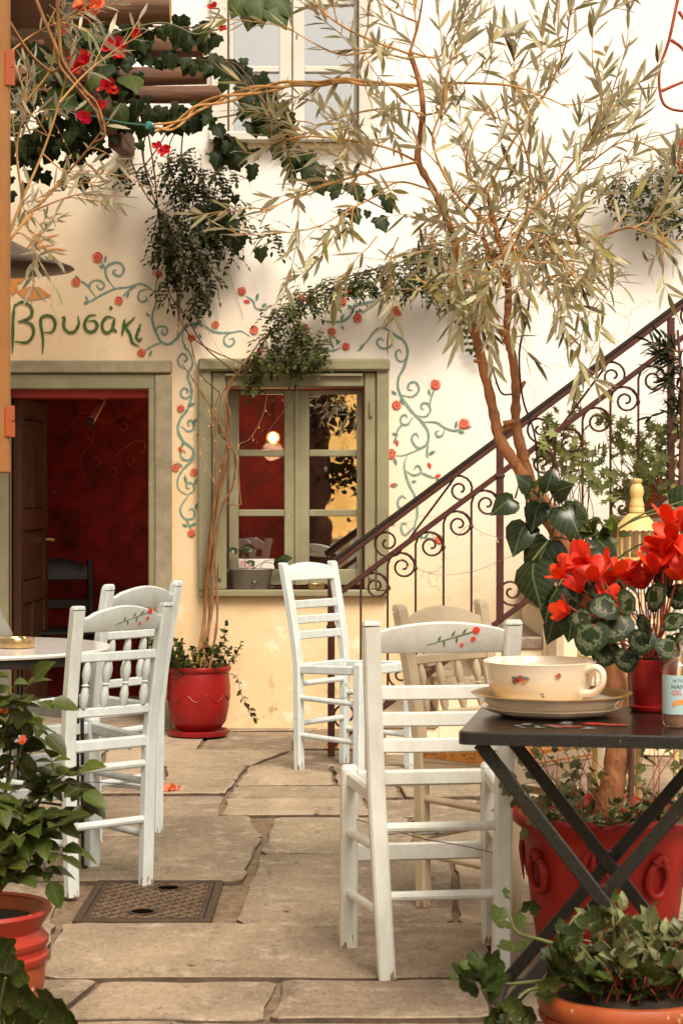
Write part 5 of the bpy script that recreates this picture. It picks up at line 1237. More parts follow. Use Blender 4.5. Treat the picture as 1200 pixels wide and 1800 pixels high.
b_ = MB(); b_.lathe([(.001, 0), (.04, 0), (.045, .004), (.052, .028), (.054, .030), (.050, .030), (.043, .008), (.001, .006)], bc, 28, caps=False); b_.build('dish', 'brass', t)

# ------------------------------------------------------------------ bird cage
BC = Vector((.852, 5.87, 0))
bcg = thing('birdcage', 'cream yellow metal birdcage with small cupola on a slender stand behind the cyclamen', 'birdcage', BC)
def bcl(prof, nm, n=36, m='cage', fn=None): b_ = MB(); b_.lathe(prof, BC, n, fn=fn, caps=False); return b_.build(nm, m, bcg)
flute = lambda r, z, a: (r * (1 + .05 * abs(math.sin(a * 11))), z - .004 * abs(math.sin(a * 11)))
bcl([(.001, 1.215), (.020, 1.213), (.036, 1.200), (.060, 1.172), (.064, 1.164), (.058, 1.163), (.001, 1.175)], 'cupola_roof', 66, fn=flute)
bcl([(.022, 1.213), (.022, 1.225), (.0205, 1.227), (.022, 1.235), (.018, 1.245), (.017, 1.258), (.021, 1.270), (.019, 1.285), (.012, 1.296), (.016, 1.302), (.016, 1.309), (.001, 1.312)], 'finial', 20)
for k in range(12):
    a = 2 * math.pi * k / 12; e = Vector((math.cos(a), math.sin(a), 0)); b_ = MB(); b_.tube([BC + e * .054 + Vector((0, 0, 1.165)), BC + e * .054 + Vector((0, 0, 1.085))], .003, 5); b_.build('cupola_bar', 'cage', bcg)
bcl([(.058, 1.085), (.058, 1.078), (.05, 1.078)], 'cupola_ring')
for k in range(28):
    a = 2 * math.pi * k / 28; e = Vector((math.cos(a), math.sin(a), 0)); b_ = MB()
    b_.tube(cr([BC + e * .055 + Vector((0, 0, 1.08)), BC + e * .11 + Vector((0, 0, 1.05)), BC + e * .158 + Vector((0, 0, .98)), BC + e * .168 + Vector((0, 0, .90)), BC + e * .168 + Vector((0, 0, .62))], 4), .0026, 5); b_.build('cage_bar', 'cage', bcg)
for z in (.90, .80): b_ = MB(); b_.tube([BC + Vector((.169 * math.cos(R(a)), .169 * math.sin(R(a)), z)) for a in range(0, 361, 10)], .003, 5); b_.build('hoop', 'cage', bcg)
bcl([(.001, .600), (.172, .600), (.175, .605), (.175, .640), (.168, .645), (.164, .64), (.160, .615), (.001, .612)], 'base_tray')
dz = .80; b_ = MB()
for z in (.69, .735, .79): b_.tube([BC + Vector((.171 * math.cos(R(a)), .171 * math.sin(R(a)), z)) for a in range(-110, -64, 5)], .0045, 5)
for a in (-110, -66): b_.tube([BC + Vector((.171 * math.cos(R(a)), .171 * math.sin(R(a)), z)) for z in (.66, .79)], .0045, 5)
b_.build('cage_door', 'cage', bcg)
for a in (195, 245, 320, 80):
    e = Vector((math.cos(R(a)), math.sin(R(a)), 0)); b_ = MB()
    b_.tube([BC + e * .13 + Vector((0, 0, .60)), BC + e * .13 + Vector((0, 0, .30))] , .0085, 8)
    b_.tube(cr([BC + e * .13 + Vector((0, 0, .30)), BC + e * .17 + Vector((0, 0, .22)), BC + e * .17 + Vector((0, 0, .10)), BC + e * .19 + Vector((0, 0, .008))], 5), .008, 8)
    b_.build('stand_leg', 'cage', bcg)
b_ = MB(); b_.tube([BC + Vector((.13 * math.cos(R(a)), .13 * math.sin(R(a)), .31)) for a in range(0, 361, 12)], .006, 6); b_.build('stand_ring', 'cage', bcg)

# ------------------------------------------------------------------ lamps
LC = Vector((-1.69, 9.9, 0)); lz = P(0, 487, 9.9).z
t = thing('dish_lamp', 'dark copper dish lamp hanging from the pergola over the taverna sign', 'lamp', (LC.x, LC.y, lz))
b_ = MB(); b_.lathe([(.05, lz + .20), (.06, lz + .19), (.16, lz + .140), (.30, lz + .080), (.378, lz + .052), (.388, lz + .042), (.378, lz + .036), (.20, lz + .012), (.05, lz), (.001, lz)], (LC.x, LC.y, 0), 48, caps=False); b_.build('lamp_shade', 'copper', t)
b_ = MB(); b_.tube([(LC.x, LC.y, lz + .2), (LC.x, LC.y, 3.22)], .006, 6); b_.build('cord', 'ironblack', t)
t = thing('tube_spotlight', 'black and chrome tube spotlight fixed inside the doorway head', 'lamp', (wx(180), D + .30, wz(700)))
a, c = P(180, 702, D + .34), P(158, 744, D + .18); b_ = MB(); b_.tube([a, c], .022, 14); b_.build('body', 'ironblack', t)
b_ = MB(); b_.tube([a.lerp(c, .08), a.lerp(c, .9)], .0225, 14); b_.build('chrome_sleeve', 'brass', t); b_ = MB(); b_.tube([a, a + Vector((0, .04, .07))], .008, 8); b_.build('bracket', 'ironblack', t)
q = P(480, 769, D + .95); t = thing('pendant_lamp', 'lit round pendant lamp glowing in the dark red room behind the window', 'lamp', q)
b_ = MB(); b_.lathe([(.002, -.024), (.014, -.021), (.023, -.010), (.024, 0), (.02, .014), (.010, .023), (.002, .025)], q, 20); b_.build('bulb', 'lampglow', t)
b_ = MB(); b_.lathe([(.002, -.038), (.022, -.032), (.036, -.016), (.039, 0), (.034, .020), (.018, .032), (.008, .036)], q, 24, caps=False); b_.build('globe', 'lampshell', t)
lp = bpy.data.lights.new('pendant_light', 'POINT'); lp.energy = 4.2; lp.color = (1.0, .62, .30); lp.shadow_soft_size = .06; lo_ = bpy.data.objects.new('pendant_light', lp); COL.objects.link(lo_); lo_.parent = t; lo_.location = (0, -.0, -.08)
b_ = MB(); b_.tube([q + Vector((0, 0, .034)), (q.x, q.y, 2.34)], .004, 6); b_.build('cord', 'ironblack', t)

# ------------------------------------------------------------------ manhole cover
mh = thing('manhole_cover', 'rusty square cast iron manhole cover with diamond grid and two oval slots', 'manhole cover', (-.587, 6.31, -.008))
MX0, MX1, MY0, MY1 = -.795, -.385, 6.0, 6.62
b_ = MB()
for c_, s_ in ((((MX0 + MX1) / 2, MY0 + .012, -.004), (MX1 - MX0, .024, .022)), (((MX0 + MX1) / 2, MY1 - .012, -.004), (MX1 - MX0, .024, .022)), ((MX0 + .012, (MY0 + MY1) / 2, -.004), (.024, MY1 - MY0 - .05, .022)), ((MX1 - .012, (MY0 + MY1) / 2, -.004), (.024, MY1 - MY0 - .05, .022))): b_.box(c_, s_, 0, 0, .004)
b_.build('frame', 'cast', mh, smooth=30)
b_ = MB(); b_.box(((MX0 + MX1) / 2, (MY0 + MY1) / 2, -.006), (MX1 - MX0 - .054, MY1 - MY0 - .054, .016)); b_.build('plate', 'cast', mh, smooth=0)
b_ = MB(); x0, x1, y0, y1 = MX0 + .045, MX1 - .045, MY0 + .045, MY1 - .045
holes = (((-.553), 6.50), ((-.60), 6.135))
for sgn in (1, -1):
    for k in range(-30, 31):
        c0 = k * .066; seg = None; n = 60
        for i in range(n + 1):
            x = x0 + (x1 - x0) * i / n; y = (y0 + y1) / 2 + sgn * (x - (x0 + x1) / 2) * 1.3 + c0
            ok = y0 <= y <= y1 and all(((x - hx) / .055) ** 2 + ((y - hy) / .05) ** 2 > 1 for hx, hy in holes)
            if ok: seg = seg + [(x, y)] if seg else [(x, y)]
            if (not ok or i == n) and seg:
                if len(seg) > 1: b_.sweep([(*seg[0], .003), (*seg[-1], .003)],   .009, .005, .0015)
                seg = None
b_.build('diamond_grid', 'castlight', mh, smooth=30)
for hx, hy in holes:
    b_ = MB(); b_.lathe([(.042, .001), (.042, .0055), (.034, .0055), (.036, .0025), (.001, .0025)], (hx, hy, 0), 24); b_.m[-1] = 0; o = b_.build('oval_slot', 'cast', mh)
    b_ = MB(); b_.lathe([(.034, .0047), (.001, .0048)], (hx, hy, 0), 20, caps=False); b_.build('slot_hole', 'hole', o)

#@@PLANTS
# ------------------------------------------------------------------ plants
def stems(root, paths, r, m, nm='stem', n=5):
    for pts, rad in paths:
        b_ = MB(); b_.tube(pts, rad, n); b_.build(nm, m, root, smooth=60)
def join_stems(root, paths, m, nm='twigs'):
    b_ = MB()
    for pts, rad in paths: b_.tube(pts, rad, 4, caps=False)
    if b_.v: b_.build(nm, m, root, smooth=0, kind='stuff')

# --- olive tree growing out of the big red pot
r1 = random.Random(21)
ot = thing('olive_tree', 'slender olive tree with bare orange brown double trunk rising from the big red pot', 'tree', OP + Vector((0, 0, .37)))
def pp(pts, d0, amp=.0, rr=r1):
    out = []; d = d0
    for x, y in pts: out.append(P(x, y, d)); d += rr.uniform(-amp, amp)
    return out
base = [OP + Vector((0, 0, .36)), P(1072, 1400, 5.52), P(1086, 1310, 5.54), P(1082, 1200, 5.56), P(1040, 1060, 5.58), P(985, 940, 5.58), P(938, 866, 5.58), P(926, 850, 5.58)]
b_ = MB(); b_.tube(cr(base, 6), [.036, .033, .029, .027, .024], 12, knot=.14); b_.build('trunk', 'bark', ot, smooth=60)
t1 = pp([(930, 856), (905, 815), (878, 772), (868, 730), (848, 640), (830, 570), (815, 520), (790, 494), (796, 462), (800, 430), (783, 380), (762, 335), (735, 285), (737, 245), (743, 200), (738, 150), (720, 92)], 5.58, .02)
b_ = MB(); b_.tube(cr(t1, 5), [.0165, .014, .0115, .0095, .0085, .007], 10, knot=.20); b_.build('trunk', 'bark', ot, smooth=60)
t2 = pp([(934, 858), (918, 800), (906, 745), (906, 680), (900, 625), (890, 590), (893, 520), (888, 460), (870, 400), (856, 340)], 5.62, .02)
b_ = MB(); b_.tube(cr(t2, 5), [.0165, .013, .011, .009, .006], 10, knot=.20); b_.build('trunk', 'bark', ot, smooth=60)
for pts, ra_ in ((pp([(884, 790), (872, 768)], 5.57), [.013, .011]), (pp([(879, 760), (895, 748), (906, 742)], 5.58), [.011, .009]), (pp([(884, 745), (903, 741)], 5.57), [.009, .007]), (pp([(845, 636), (832, 634)], 5.57), [.006, .005]), (pp([(908, 695), (922, 670)], 5.6), [.007, .005]), (pp([(890, 590), (876, 580)], 5.6), [.01, .008]), (pp([(832, 580), (822, 576)], 5.58), [.006, .005])):
    b_ = MB(); b_.tube(pts, ra_, 7); b_.build('branch_stub', 'bark', ot, smooth=60)
limbs = [
 ([(815, 506), (825, 471), (883, 446), (958, 429), (1033, 425), (1110, 400), (1180, 440)], .008, 5.5),
 ([(735, 285), (680, 260), (600, 245), (530, 240), (470, 255)], .005, 5.6),
 ([(720, 95), (650, 70), (600, 45), (560, 15), (520, -20)], .005, 5.4),
 ([(722, 105), (660, 92), (600, 96), (550, 75), (500, 45)], .004, 5.7),
 ([(775, 145), (850, 147), (905, 152), (960, 172), (1000, 190)], .005, 5.5),
 ([(856, 340), (900, 250), (960, 160), (990, 90), (1003, 15)], .005, 5.6),
 ([(883, 446), (940, 360), (1010, 280), (1060, 200), (1092, 110)], .005, 5.5),
 ([(940, 360), (1020, 300), (1080, 255), (1135, 238)], .004, 5.7),
 ([(870, 400), (800, 340), (760, 250), (780, 180), (770, 120)], .005, 5.5),
 ([(888, 460), (920, 390), (930, 300), (910, 220), (905, 160)], .005, 5.7),
 ([(958, 429), (990, 460), (1010, 490), (1060, 530)], .004, 5.4),
 ([(733, 285), (660, 300), (590, 320), (520, 345), (450, 380)], .005, 5.5),
 ([(742, 200), (690, 190), (620, 200), (560, 222), (500, 262)], .004, 5.4),
 ([(762, 335), (700, 320), (650, 350), (610, 370), (560, 400)], .004, 5.7),
 ([(1110, 400), (1150, 395), (1190, 470)], .003, 5.5),
 ([(720, 92), (735, 40), (745, -20)], .006, 5.58),
 ([(735, 40), (690, 20), (640, -15)], .004, 5.6),
 ([(856, 340), (820, 300), (830, 230), (860, 190)], .005, 5.5),
 ([(893, 500), (860, 440), (850, 400), (880, 350)], .006, 5.5),
 ([(893, 470), (950, 400), (960, 380), (1000, 350)], .005, 5.6),
 ([(720, 92), (770, 100), (800, 60), (830, 20)], .004, 5.6),
 ([(883, 446), (860, 480), (850, 510), (840, 540)], .003, 5.45),
 ([(893, 520), (930, 490), (955, 500), (985, 530)], .003, 5.45),
]
tw, it = [], []
for pts, rad, d in limbs:
    q = cr(pp(pts, d, .09), 6); b_ = MB(); b_.tube(q, [rad * .8, rad * .62, rad * .3], 6, knot=.15); b_.build('branch', 'bark' if rad > .0055 else 'twig', ot, smooth=60)
    L_ = sum((a - b).length for a, b in zip(q[:-1], q[1:]))
    it += [x for x in shoot_leaves(q[len(q) // 2:], .066, .055, r1, .75, .2, hang=.05)]
    for k in range(int(L_ / .060)):
        i = min(len(q) - 2, int((.22 + .78 * r1.random()) * (len(q) - 1))); dd = (q[i + 1] - q[i]).normalized()
        w = wander(q[i], dd * .8 + rv(.9, r1) + Vector((0, 0, .35)), r1.uniform(.12, .30), r1, 6, .25, -.02)
        tw.append((w, [.0019, .0009])); it += shoot_leaves(w[1:], .074, .027, r1, .60, .10, hang=-.04)
for k in range(62):       # the thick clump in the middle of the crown
    c0 = P(r1.gauss(880, 95), r1.gauss(430, 55), 5.55 + r1.uniform(-.3, .3)); w = wander(c0, rv(1, r1) + Vector((0, 0, -.1)), r1.uniform(.14, .28), r1, 6, .3, .08)
    tw.append((w, [.002, .0009])); it += shoot_leaves(w[1:], .076, .027, r1, .65, .1, hang=.10)
join_stems(ot, tw, 'twig')
r1.shuffle(it); k_ = len(it) * 55 // 100
scatter(ot, it[:k_], ['olive', 'olive2', 'olive'], 'olive', 160); scatter(ot, it[k_:], ['olive2', 'olive', 'olive2'], 'olivesilver', 140)
# the twisted shoots tied across to the pergola
for k in range(3):
    pts = [P(735 - 8 * k, 150 + 4 * k, 5.6), P(690, 148, 5.6)]
    px = [(640, 146), (600, 141), (560, 148), (520, 146), (490, 152), (450, 158), (415, 168), (380, 178), (345, 190), (325, 208), (300, 222), (272, 224)]
    for i, (x, y) in enumerate(px): pts.append(P(x, y + 7 * math.sin(i * 1.25 + k * 2.1) * (1 if i > 3 else .5), 5.62 + .02 * math.cos(i * 1.25 + k * 2.1) - i * .002))
    b_ = MB(); b_.tube(cr(pts, 4), [.005, .0042, .0032], 6); b_.build('tied_branch', 'twig', ot, smooth=60)
b_ = MB(); b_.tube(cr([P(160, 203, 6.6), P(215, 215, 6.0), P(258, 220, 5.62), P(272, 224, 5.6)], 5), .0022, 5)
b_.lathe([(.003, -.012), (.010, -.008), (.011, .006), (.004, .012)], P(262, 221, 5.6), 8)
o = b_.build('teal_cord', 'cordgreen'); tag(o, 'thin teal cord knotted to the end of the twisted golden branch', 'cord')

# --- second olive at the picture's edge
r2 = random.Random(33)
L0 = Vector((-1.52, 6.75, 0))
t = pot('edge_olive_pot', 'terracotta pot of the grey leaved olive behind the orange shutter', L0, [(.001, 0), (.13, 0), (.15, .02), (.18, .25), (.19, .30), (.18, .31), (.16, .28), (.001, .27)], 'terra', 32, None, None, .16, .28)
o2 = thing('edge_olive', 'grey leaved olive shrub reaching in from behind the orange shutter under the pergola', 'tree', L0 + Vector((0, 0, .28)))
b_ = MB(); b_.tube(cr([L0 + Vector((0, 0, .27)), L0 + Vector((-.02, 0, 1.0)), L0 + Vector((.03, -.02, 1.6)), P(-10, 560, 6.6), P(10, 430, 6.5)], 5), [.022, .018, .012, .009], 8); b_.build('trunk', 'bark', o2, smooth=60)
tw, it = [], []
for pts, rad, d in [([(10, 430), (40, 350), (75, 270), (105, 180), (125, 100)], .006, 6.5), ([(10, 430), (60, 370), (105, 320), (150, 268), (190, 215)], .006, 6.4), ([(40, 350), (30, 260), (45, 180), (20, 90)], .005, 6.6),
   ([(75, 270), (110, 300), (140, 320), (190, 320)], .003, 6.45), ([(60, 370), (50, 400), (75, 430), (100, 455)], .003, 6.4), ([(105, 180), (150, 130), (200, 90), (250, 60)], .004, 6.3), ([(45, 180), (90, 120), (100, 60), (140, 20)], .004, 6.5),
   ([(10, 430), (30, 410), (55, 420), (85, 445)], .003, 6.35), ([(20, 90), (60, 60), (110, 40), (160, 60)], .004, 6.5), ([(60, 370), (110, 350), (150, 340), (205, 345)], .003, 6.4)]:
    q = cr(pp(pts, d, .08, r2), 6); b_ = MB(); b_.tube(q, [rad, rad * .7, rad * .4], 6); b_.build('branch', 'twig', o2, smooth=60)
    L_ = sum((a - b).length for a, b in zip(q[:-1], q[1:])); it += shoot_leaves(q[4:], .075, .05, r2, .75, .2, hang=.05)
    for k in range(int(L_ / .10)):
        i = r2.randrange(3, len(q) - 1); w = wander(q[i], (q[i + 1] - q[i]).normalized() * .8 + rv(.9, r2) + Vector((.1, 0, .1)), r2.uniform(.12, .28), r2, 6, .22, .05)
        tw.append((w, [.002, .001])); it += shoot_leaves(w[1:], .072, .034, r2, .7, .15, hang=.08)
join_stems(o2, tw, 'twig'); scatter(o2, it, ['olive', 'olive2'], 'olivegrey', 220)
for k, (pts) in enumerate([[(100, -10), (105, 60), (112, 110), (150, 160), (172, 185), (185, 235), (168, 250)], [(60, -10), (85, 50), (102, 90), (108, 120), (165, 190), (180, 230)], [(0, 10), (50, 90), (90, 125), (112, 118), (130, 150), (165, 175)]]):
    b_ = MB(); b_.tube(cr(pp(pts, 6.35, .03, r2), 5), [.006, .005, .004], 6); b_.build('bare_branch', 'cane', o2, smooth=60)

# --- ivy over the pergola, hanging to the window
r3 = random.Random(44)
iv = thing('pergola_ivy', 'dark green ivy covering the log pergola and trailing beside the upper window', 'ivy', (-1.3, 9.0, 2.9))
it, st = [], []
def ivy_run(pts, d0, amp, n, spread, size, rr, acc, key=None):
    q = cr(pp(pts, d0, amp, rr), 6)
    for _ in range(n):
        k = rr.randrange(len(q)); c0 = q[k] + Vector((rr.gauss(0, spread), rr.gauss(0, spread * .9), rr.gauss(0, spread * .8)))
        acc.append((c0, Vector((rr.uniform(-.7, .7), rr.uniform(-.5, .2), -1)), Vector((rr.uniform(-.5, .5), -1, rr.uniform(0, .9))), size * rr.uniform(.55, 1.2)))
    return q
runs = [([(100, 80), (150, 60), (200, 70), (230, 60)], 9.0, 80, .08), ([(240, 85), (300, 100), (345, 105), (400, 110)], 9.6, 24, .025), ([(240, 45), (300, 48), (350, 50), (385, 62)], 8.95, 14, .025), ([(90, 120), (160, 180), (210, 160)], 9.8, 110, .12), ([(250, 190), (300, 195), (350, 200)], 10.3, 16, .025), ([(370, 100), (410, 110), (440, 140), (470, 190)], 9.6, 34, .035),
 ([(400, 120), (440, 130), (470, 190), (500, 230), (500, 260)], 9.5, 34, .035), ([(340, 190), (380, 220), (410, 250), (435, 285)], 9.6, 34, .04), ([(440, 150), (455, 210), (490, 210)], 9.4, 12, .04), ([(60, 40), (110, 100), (130, 200), (100, 260)], 9.9, 140, .12), ([(20, 130), (40, 200), (60, 260), (40, 300)], 10.1, 60, .10),
 ([(500, 230), (535, 270), (550, 300), (575, 290)], 9.3, 22, .05), ([(600, 330), (640, 350), (680, 370)], 9.2, 12, .05), ([(385, 350), (400, 400), (420, 425)], 9.9, 22, .05), ([(200, 190), (240, 200), (300, 200)], 10.2, 30, .05), ([(0, 60), (110, 40), (240, 100)], 9.0, 90, .15)]
for pts, d, n, sp in runs:
    q = ivy_run(pts, d, .12, n, sp, .082, r3, it); st.append((q, [.006, .003]))
for q, rad in st: b_ = MB(); b_.tube(q, rad, 5); b_.build('stem', 'stem', iv, smooth=60)
scatter(iv, it, 'ivy', 'ivy', 300)
# big leaves at the top edge
tl = thing('climbing_vine_shoot', 'few broad green vine leaves hanging at the top edge before the upper window', 'vine', P(440, -60, 7.0)); it = []
for x, y, a, s_ in [(430, 10, -30, .10), (452, 12, 10, .12), (472, 22, 40, .12), (445, 28, -10, .10), (476, 10, 60, .11)]:
    it.append((P(x, y - 22, 7.0), Vector((math.sin(R(a)), -.3, -1)), Vector((.2, -1, .5)), s_))
q = [P(470, -60, 7.0), P(455, -20, 7.0), P(448, 0, 7.0)]; b_ = MB(); b_.tube(cr(q), .004, 5); b_.build('stem', 'gstem', tl); scatter(tl, it, 'heart', 'geran', 20)

# --- red geranium hanging in front of the pergola
r4 = random.Random(45)
hb = pot('hanging_geranium_pot', 'dark hanging basket of the red geranium under the pergola logs', Vector((P(60, 0, 7.2).x, 7.2, P(0, 60, 7.2).z)), [(.001, 0), (.09, 0), (.12, .06), (.15, .15), (.155, .16), (.145, .16), (.001, .13)], 'brown', 24, None, None, .14, .14)
hc = Vector((P(60, 0, 7.2).x, 7.2, P(0, 60, 7.2).z))
b_ = MB()
for a in (0, 120, 240): b_.tube([hc + Vector((.15 * math.cos(R(a)), .15 * math.sin(R(a)), .16)), hc + Vector((0, 0, .45))], .0022, 4)
b_.tube([hc + Vector((0, 0, .45)), Vector((-1.15, 7.2, 3.07))], .003, 4); b_.build('hanger', 'wire', hb)
hg = thing('hanging_geranium', 'red flowering geranium trailing from its basket under the pergola logs', 'flowers', hc + Vector((0, 0, .14)))
it, pet, por = [], [], []
def flower(c, r_, n, acc, rr, facing=Vector((0, -1, .2)), spread=.9):
    for k in range(n):
        a = 2 * math.pi * k / n + rr.uniform(-.3, .3); x, y = frame_for(facing)
        d = x * math.cos(a) + y * math.sin(a) + facing.normalized() * rr.uniform(.1, spread); acc.append((c, d, facing + rv(.4, rr), r_ * rr.uniform(.8, 1.15)))
for x, y in [(150, 108), (140, 122), (215, 90), (205, 80), (133, 120), (185, 152), (172, 188), (167, 183), (200, 160), (147, 210), (196, 150), (115, 52), (112, 55), (374, 14), (390, 50), (193, 82), (210, 97), (128, 110), (150, 100), (275, 258), (285, 268), (293, 262), (240, 62)]:
    flower(P(x, y, 6.9 + r4.uniform(-.2, .2)), .030 if x < 270 else .020, 6, pet, r4)
for x, y in [(155, 12), (150, 8), (160, 16), (168, 10), (146, 14)]: flower(P(x, y, 6.7), .040, 6, por, r4)
for x, y in [(175, 128), (170, 140), (165, 170), (120, 165), (150, 180), (200, 195), (105, 150), (190, 110), (90, 90), (130, 70), (70, 110), (180, 60), (225, 130), (205, 185)]:
    it.append((P(x, y, 6.95 + r4.uniform(-.2, .2)), rv(1, r4) + Vector((0, -.2, -.6)), Vector((r4.uniform(-.4, .4), -1, .7)), .095 * r4.uniform(.7, 1.2)))
scatter(hg, it, ['geran', 'heart'], 'geran', 60); scatter(hg, pet, 'rpetal', 'petaldk', 200, 'petal', 4, 'petals'); scatter(hg, por, 'rpetal', 'petalor', 60, 'petal', 4, 'petals')
sts = [[hc + Vector((0, 0, .13)), P(110, 60, 7.0), P(150, 105, 6.9)], [hc + Vector((.02, 0, .13)), P(120, 30, 6.9), P(155, 14, 6.7)], [hc + Vector((.05, 0, .13)), P(160, 70, 6.9), P(210, 92, 6.9)], [hc + Vector((.05, 0, .13)), P(120, 120, 6.9), P(172, 186, 6.9)], [P(160, 70, 6.9), P(280, 40, 6.9), P(350, 60, 6.9), P(385, 20, 6.9), P(374, 14, 6.9)], [P(350, 60, 6.9), P(390, 50, 6.9)]]
for q in sts: b_ = MB(); b_.tube(cr(q), .003, 5); b_.build('stem', 'gstem', hg)

# --- climbing jasmine from the pot under the window
r5 = random.Random(51)
jz = thing('jasmine_vine', 'climbing jasmine with bare tan canes from the red pot, arching over the window frame', 'vine', WP + Vector((0, 0, .32)))
W0 = lambda x, y, o=.10: P(x, y, D - o)
def base_pt(): return WP + Vector((r5.uniform(-.04, .05), r5.uniform(-.03, .03), .315))
canes = [[(362, 1080), (368, 1000), (378, 900), (392, 800), (405, 740), (398, 690), (415, 655), (440, 625)], [(372, 1080), (372, 980), (376, 900), (385, 830), (400, 790), (415, 800), (422, 870), (418, 888), (385, 882)], [(356, 1080), (366, 980), (384, 870), (398, 810), (394, 740), (402, 690), (430, 640), (455, 600)],
 [(380, 1090), (376, 1000), (372, 930), (378, 860), (400, 790), (380, 730), (350, 680), (320, 640)], [(366, 1090), (374, 1010), (390, 900), (410, 850), (408, 790), (385, 760), (388, 700), (412, 660)], [(360, 1085), (372, 960), (376, 890), (378, 800), (376, 720), (386, 690)]]
for pts in canes:
    q = [base_pt()] + [W0(x + r5.uniform(-3, 3), y, .09 + r5.uniform(0, .06)) for x, y in pts]; b_ = MB(); b_.tube(cr(q, 6), [.0068, .0055, .0042, .003], 7, knot=.28); b_.build('cane', 'cane', jz, smooth=60)
for pts, rad in [([(440, 625), (430, 660), (470, 590), (520, 540), (580, 500), (650, 475), (720, 465), (770, 460)], .006), ([(455, 600), (500, 570), (560, 520), (640, 480), (740, 452)], .005), ([(415, 655), (360, 610), (330, 560), (300, 520), (290, 470)], .005), ([(430, 640), (370, 615), (330, 585), (312, 545), (315, 480)], .004),
                 ([(470, 760), (500, 720), (515, 690), (525, 650)], .003), ([(520, 545), (560, 525), (640, 520), (680, 512)], .0035), ([(640, 500), (560, 545), (500, 560)], .003), ([(386, 690), (350, 655), (335, 600), (320, 560)], .004)]:
    q = [W0(x, y, .11 + r5.uniform(-.02, .03)) for x, y in pts]; b_ = MB(); b_.tube(cr(q, 5), [rad, rad * .6], 6); b_.build('stem', 'stem', jz, smooth=60)
jt, jst = [], []
def pinnate(c0, d, L_, rr, acc, stl, ls=.024, npair=3):
    d = Vector(d).normalized(); x, y = frame_for(d); q = wander(c0, d, L_, rr, 4, .12, .08); stl.append((q, [.0009, .0006]))
    for k in range(npair):
        i = 1 + k * 3 // npair; p = q[min(i, 4)]
        for s_ in (-1, 1): acc.append((p, d * .5 + x * s_ + rv(.15, rr), y + rv(.5, rr) + Vector((0, -.6, .3)), ls * rr.uniform(.7, 1.15)))
    acc.append((q[-1], q[-1] - q[-2], y + Vector((0, -.6, .3)), ls * 1.25))
def cloud(blobs, rr, acc, stl, sl_=.085, ls=.024, down=.5):
    for x, y, rx_, ry_, n, o in blobs:
        for _ in range(n):
            a, q = rr.uniform(0, 6.28), math.sqrt(rr.random()); c0 = P(x + rx_ * q * math.cos(a), y + ry_ * q * math.sin(a), D - o - rr.uniform(0, .16)); pinnate(c0, (rr.uniform(-1, 1), rr.uniform(-.9, .1), rr.uniform(-1, .5) - down), sl_ * rr.uniform(.7, 1.2), rr, acc, stl, ls)
cloud([(500, 575, 42, 48, 105, .10), (540, 610, 32, 34, 50, .08), (470, 620, 28, 26, 34, .08), (450, 660, 14, 32, 24, .05), (540, 520, 34, 32, 46, .08), (600, 500, 50, 20, 60, .08), (660, 482, 50, 22, 80, .10), (745, 465, 48, 34, 130, .14), (770, 430, 30, 24, 50, .14), (780, 500, 24, 26, 34, .08), (720, 495, 36, 18, 28, .08), (520, 640, 30, 14, 14, .06), (560, 590, 18, 30, 18, .06), (830, 440, 40, 30, 40, .12), (900, 440, 60, 34, 60, .15)], r5, jt, jst)
join_stems(jz, jst, 'stem'); scatter(jz, jt, 'small', 'jasmine', 300, minpx=9.5)
# hanging mass of jasmine under the pergola
r6 = random.Random(52)
jh = thing('hanging_jasmine', 'dense dark small leaved climber hanging from the pergola corner down the wall', 'vine', P(350, 200, D - .3))
jt, jst = [], []
cloud([(345, 300, 56, 46, 95, .15), (340, 370, 64, 52, 115, .15), (320, 430, 46, 44, 75, .12), (385, 370, 38, 50, 55, .12), (345, 480, 28, 40, 42, .08), (305, 490, 16, 50, 26, .08), (350, 525, 12, 26, 20, .06), (290, 450, 10, 60, 18, .06), (375, 460, 12, 50, 18, .06), (425, 380, 24, 30, 14, .08), (410, 430, 30, 24, 22, .06), (470, 410, 20, 30, 12, .1), (285, 400, 16, 40, 22, .06), (300, 290, 30, 36, 40, .12), (240, 300, 40, 16, 18, .1), (390, 300, 20, 30, 16, .1)], r6, jt, jst, .09, .027)
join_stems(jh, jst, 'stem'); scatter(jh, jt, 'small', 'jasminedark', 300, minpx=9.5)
for pts in [[(260, 210), (270, 300), (285, 420), (310, 520), (312, 590)], [(240, 180), (255, 300), (290, 400), (330, 470), (350, 520)], [(220, 250), (260, 350), (330, 400), (380, 420)], [(330, 190), (320, 280), (340, 380), (320, 470), (316, 560)], [(190, 310), (240, 300), (285, 240), (300, 190)], [(270, 210), (240, 260), (190, 320), (120, 330)], [(300, 200), (260, 230), (250, 280), (270, 330)], [(420, 200), (350, 215), (300, 240), (290, 300)]]:
    q = [P(x + r6.uniform(-4, 4), y, D - .12 - r6.uniform(0, .15)) for x, y in pts]; b_ = MB(); b_.tube(cr(q, 5), [.005, .003], 5); b_.build('stem', 'stem', jh, smooth=60)
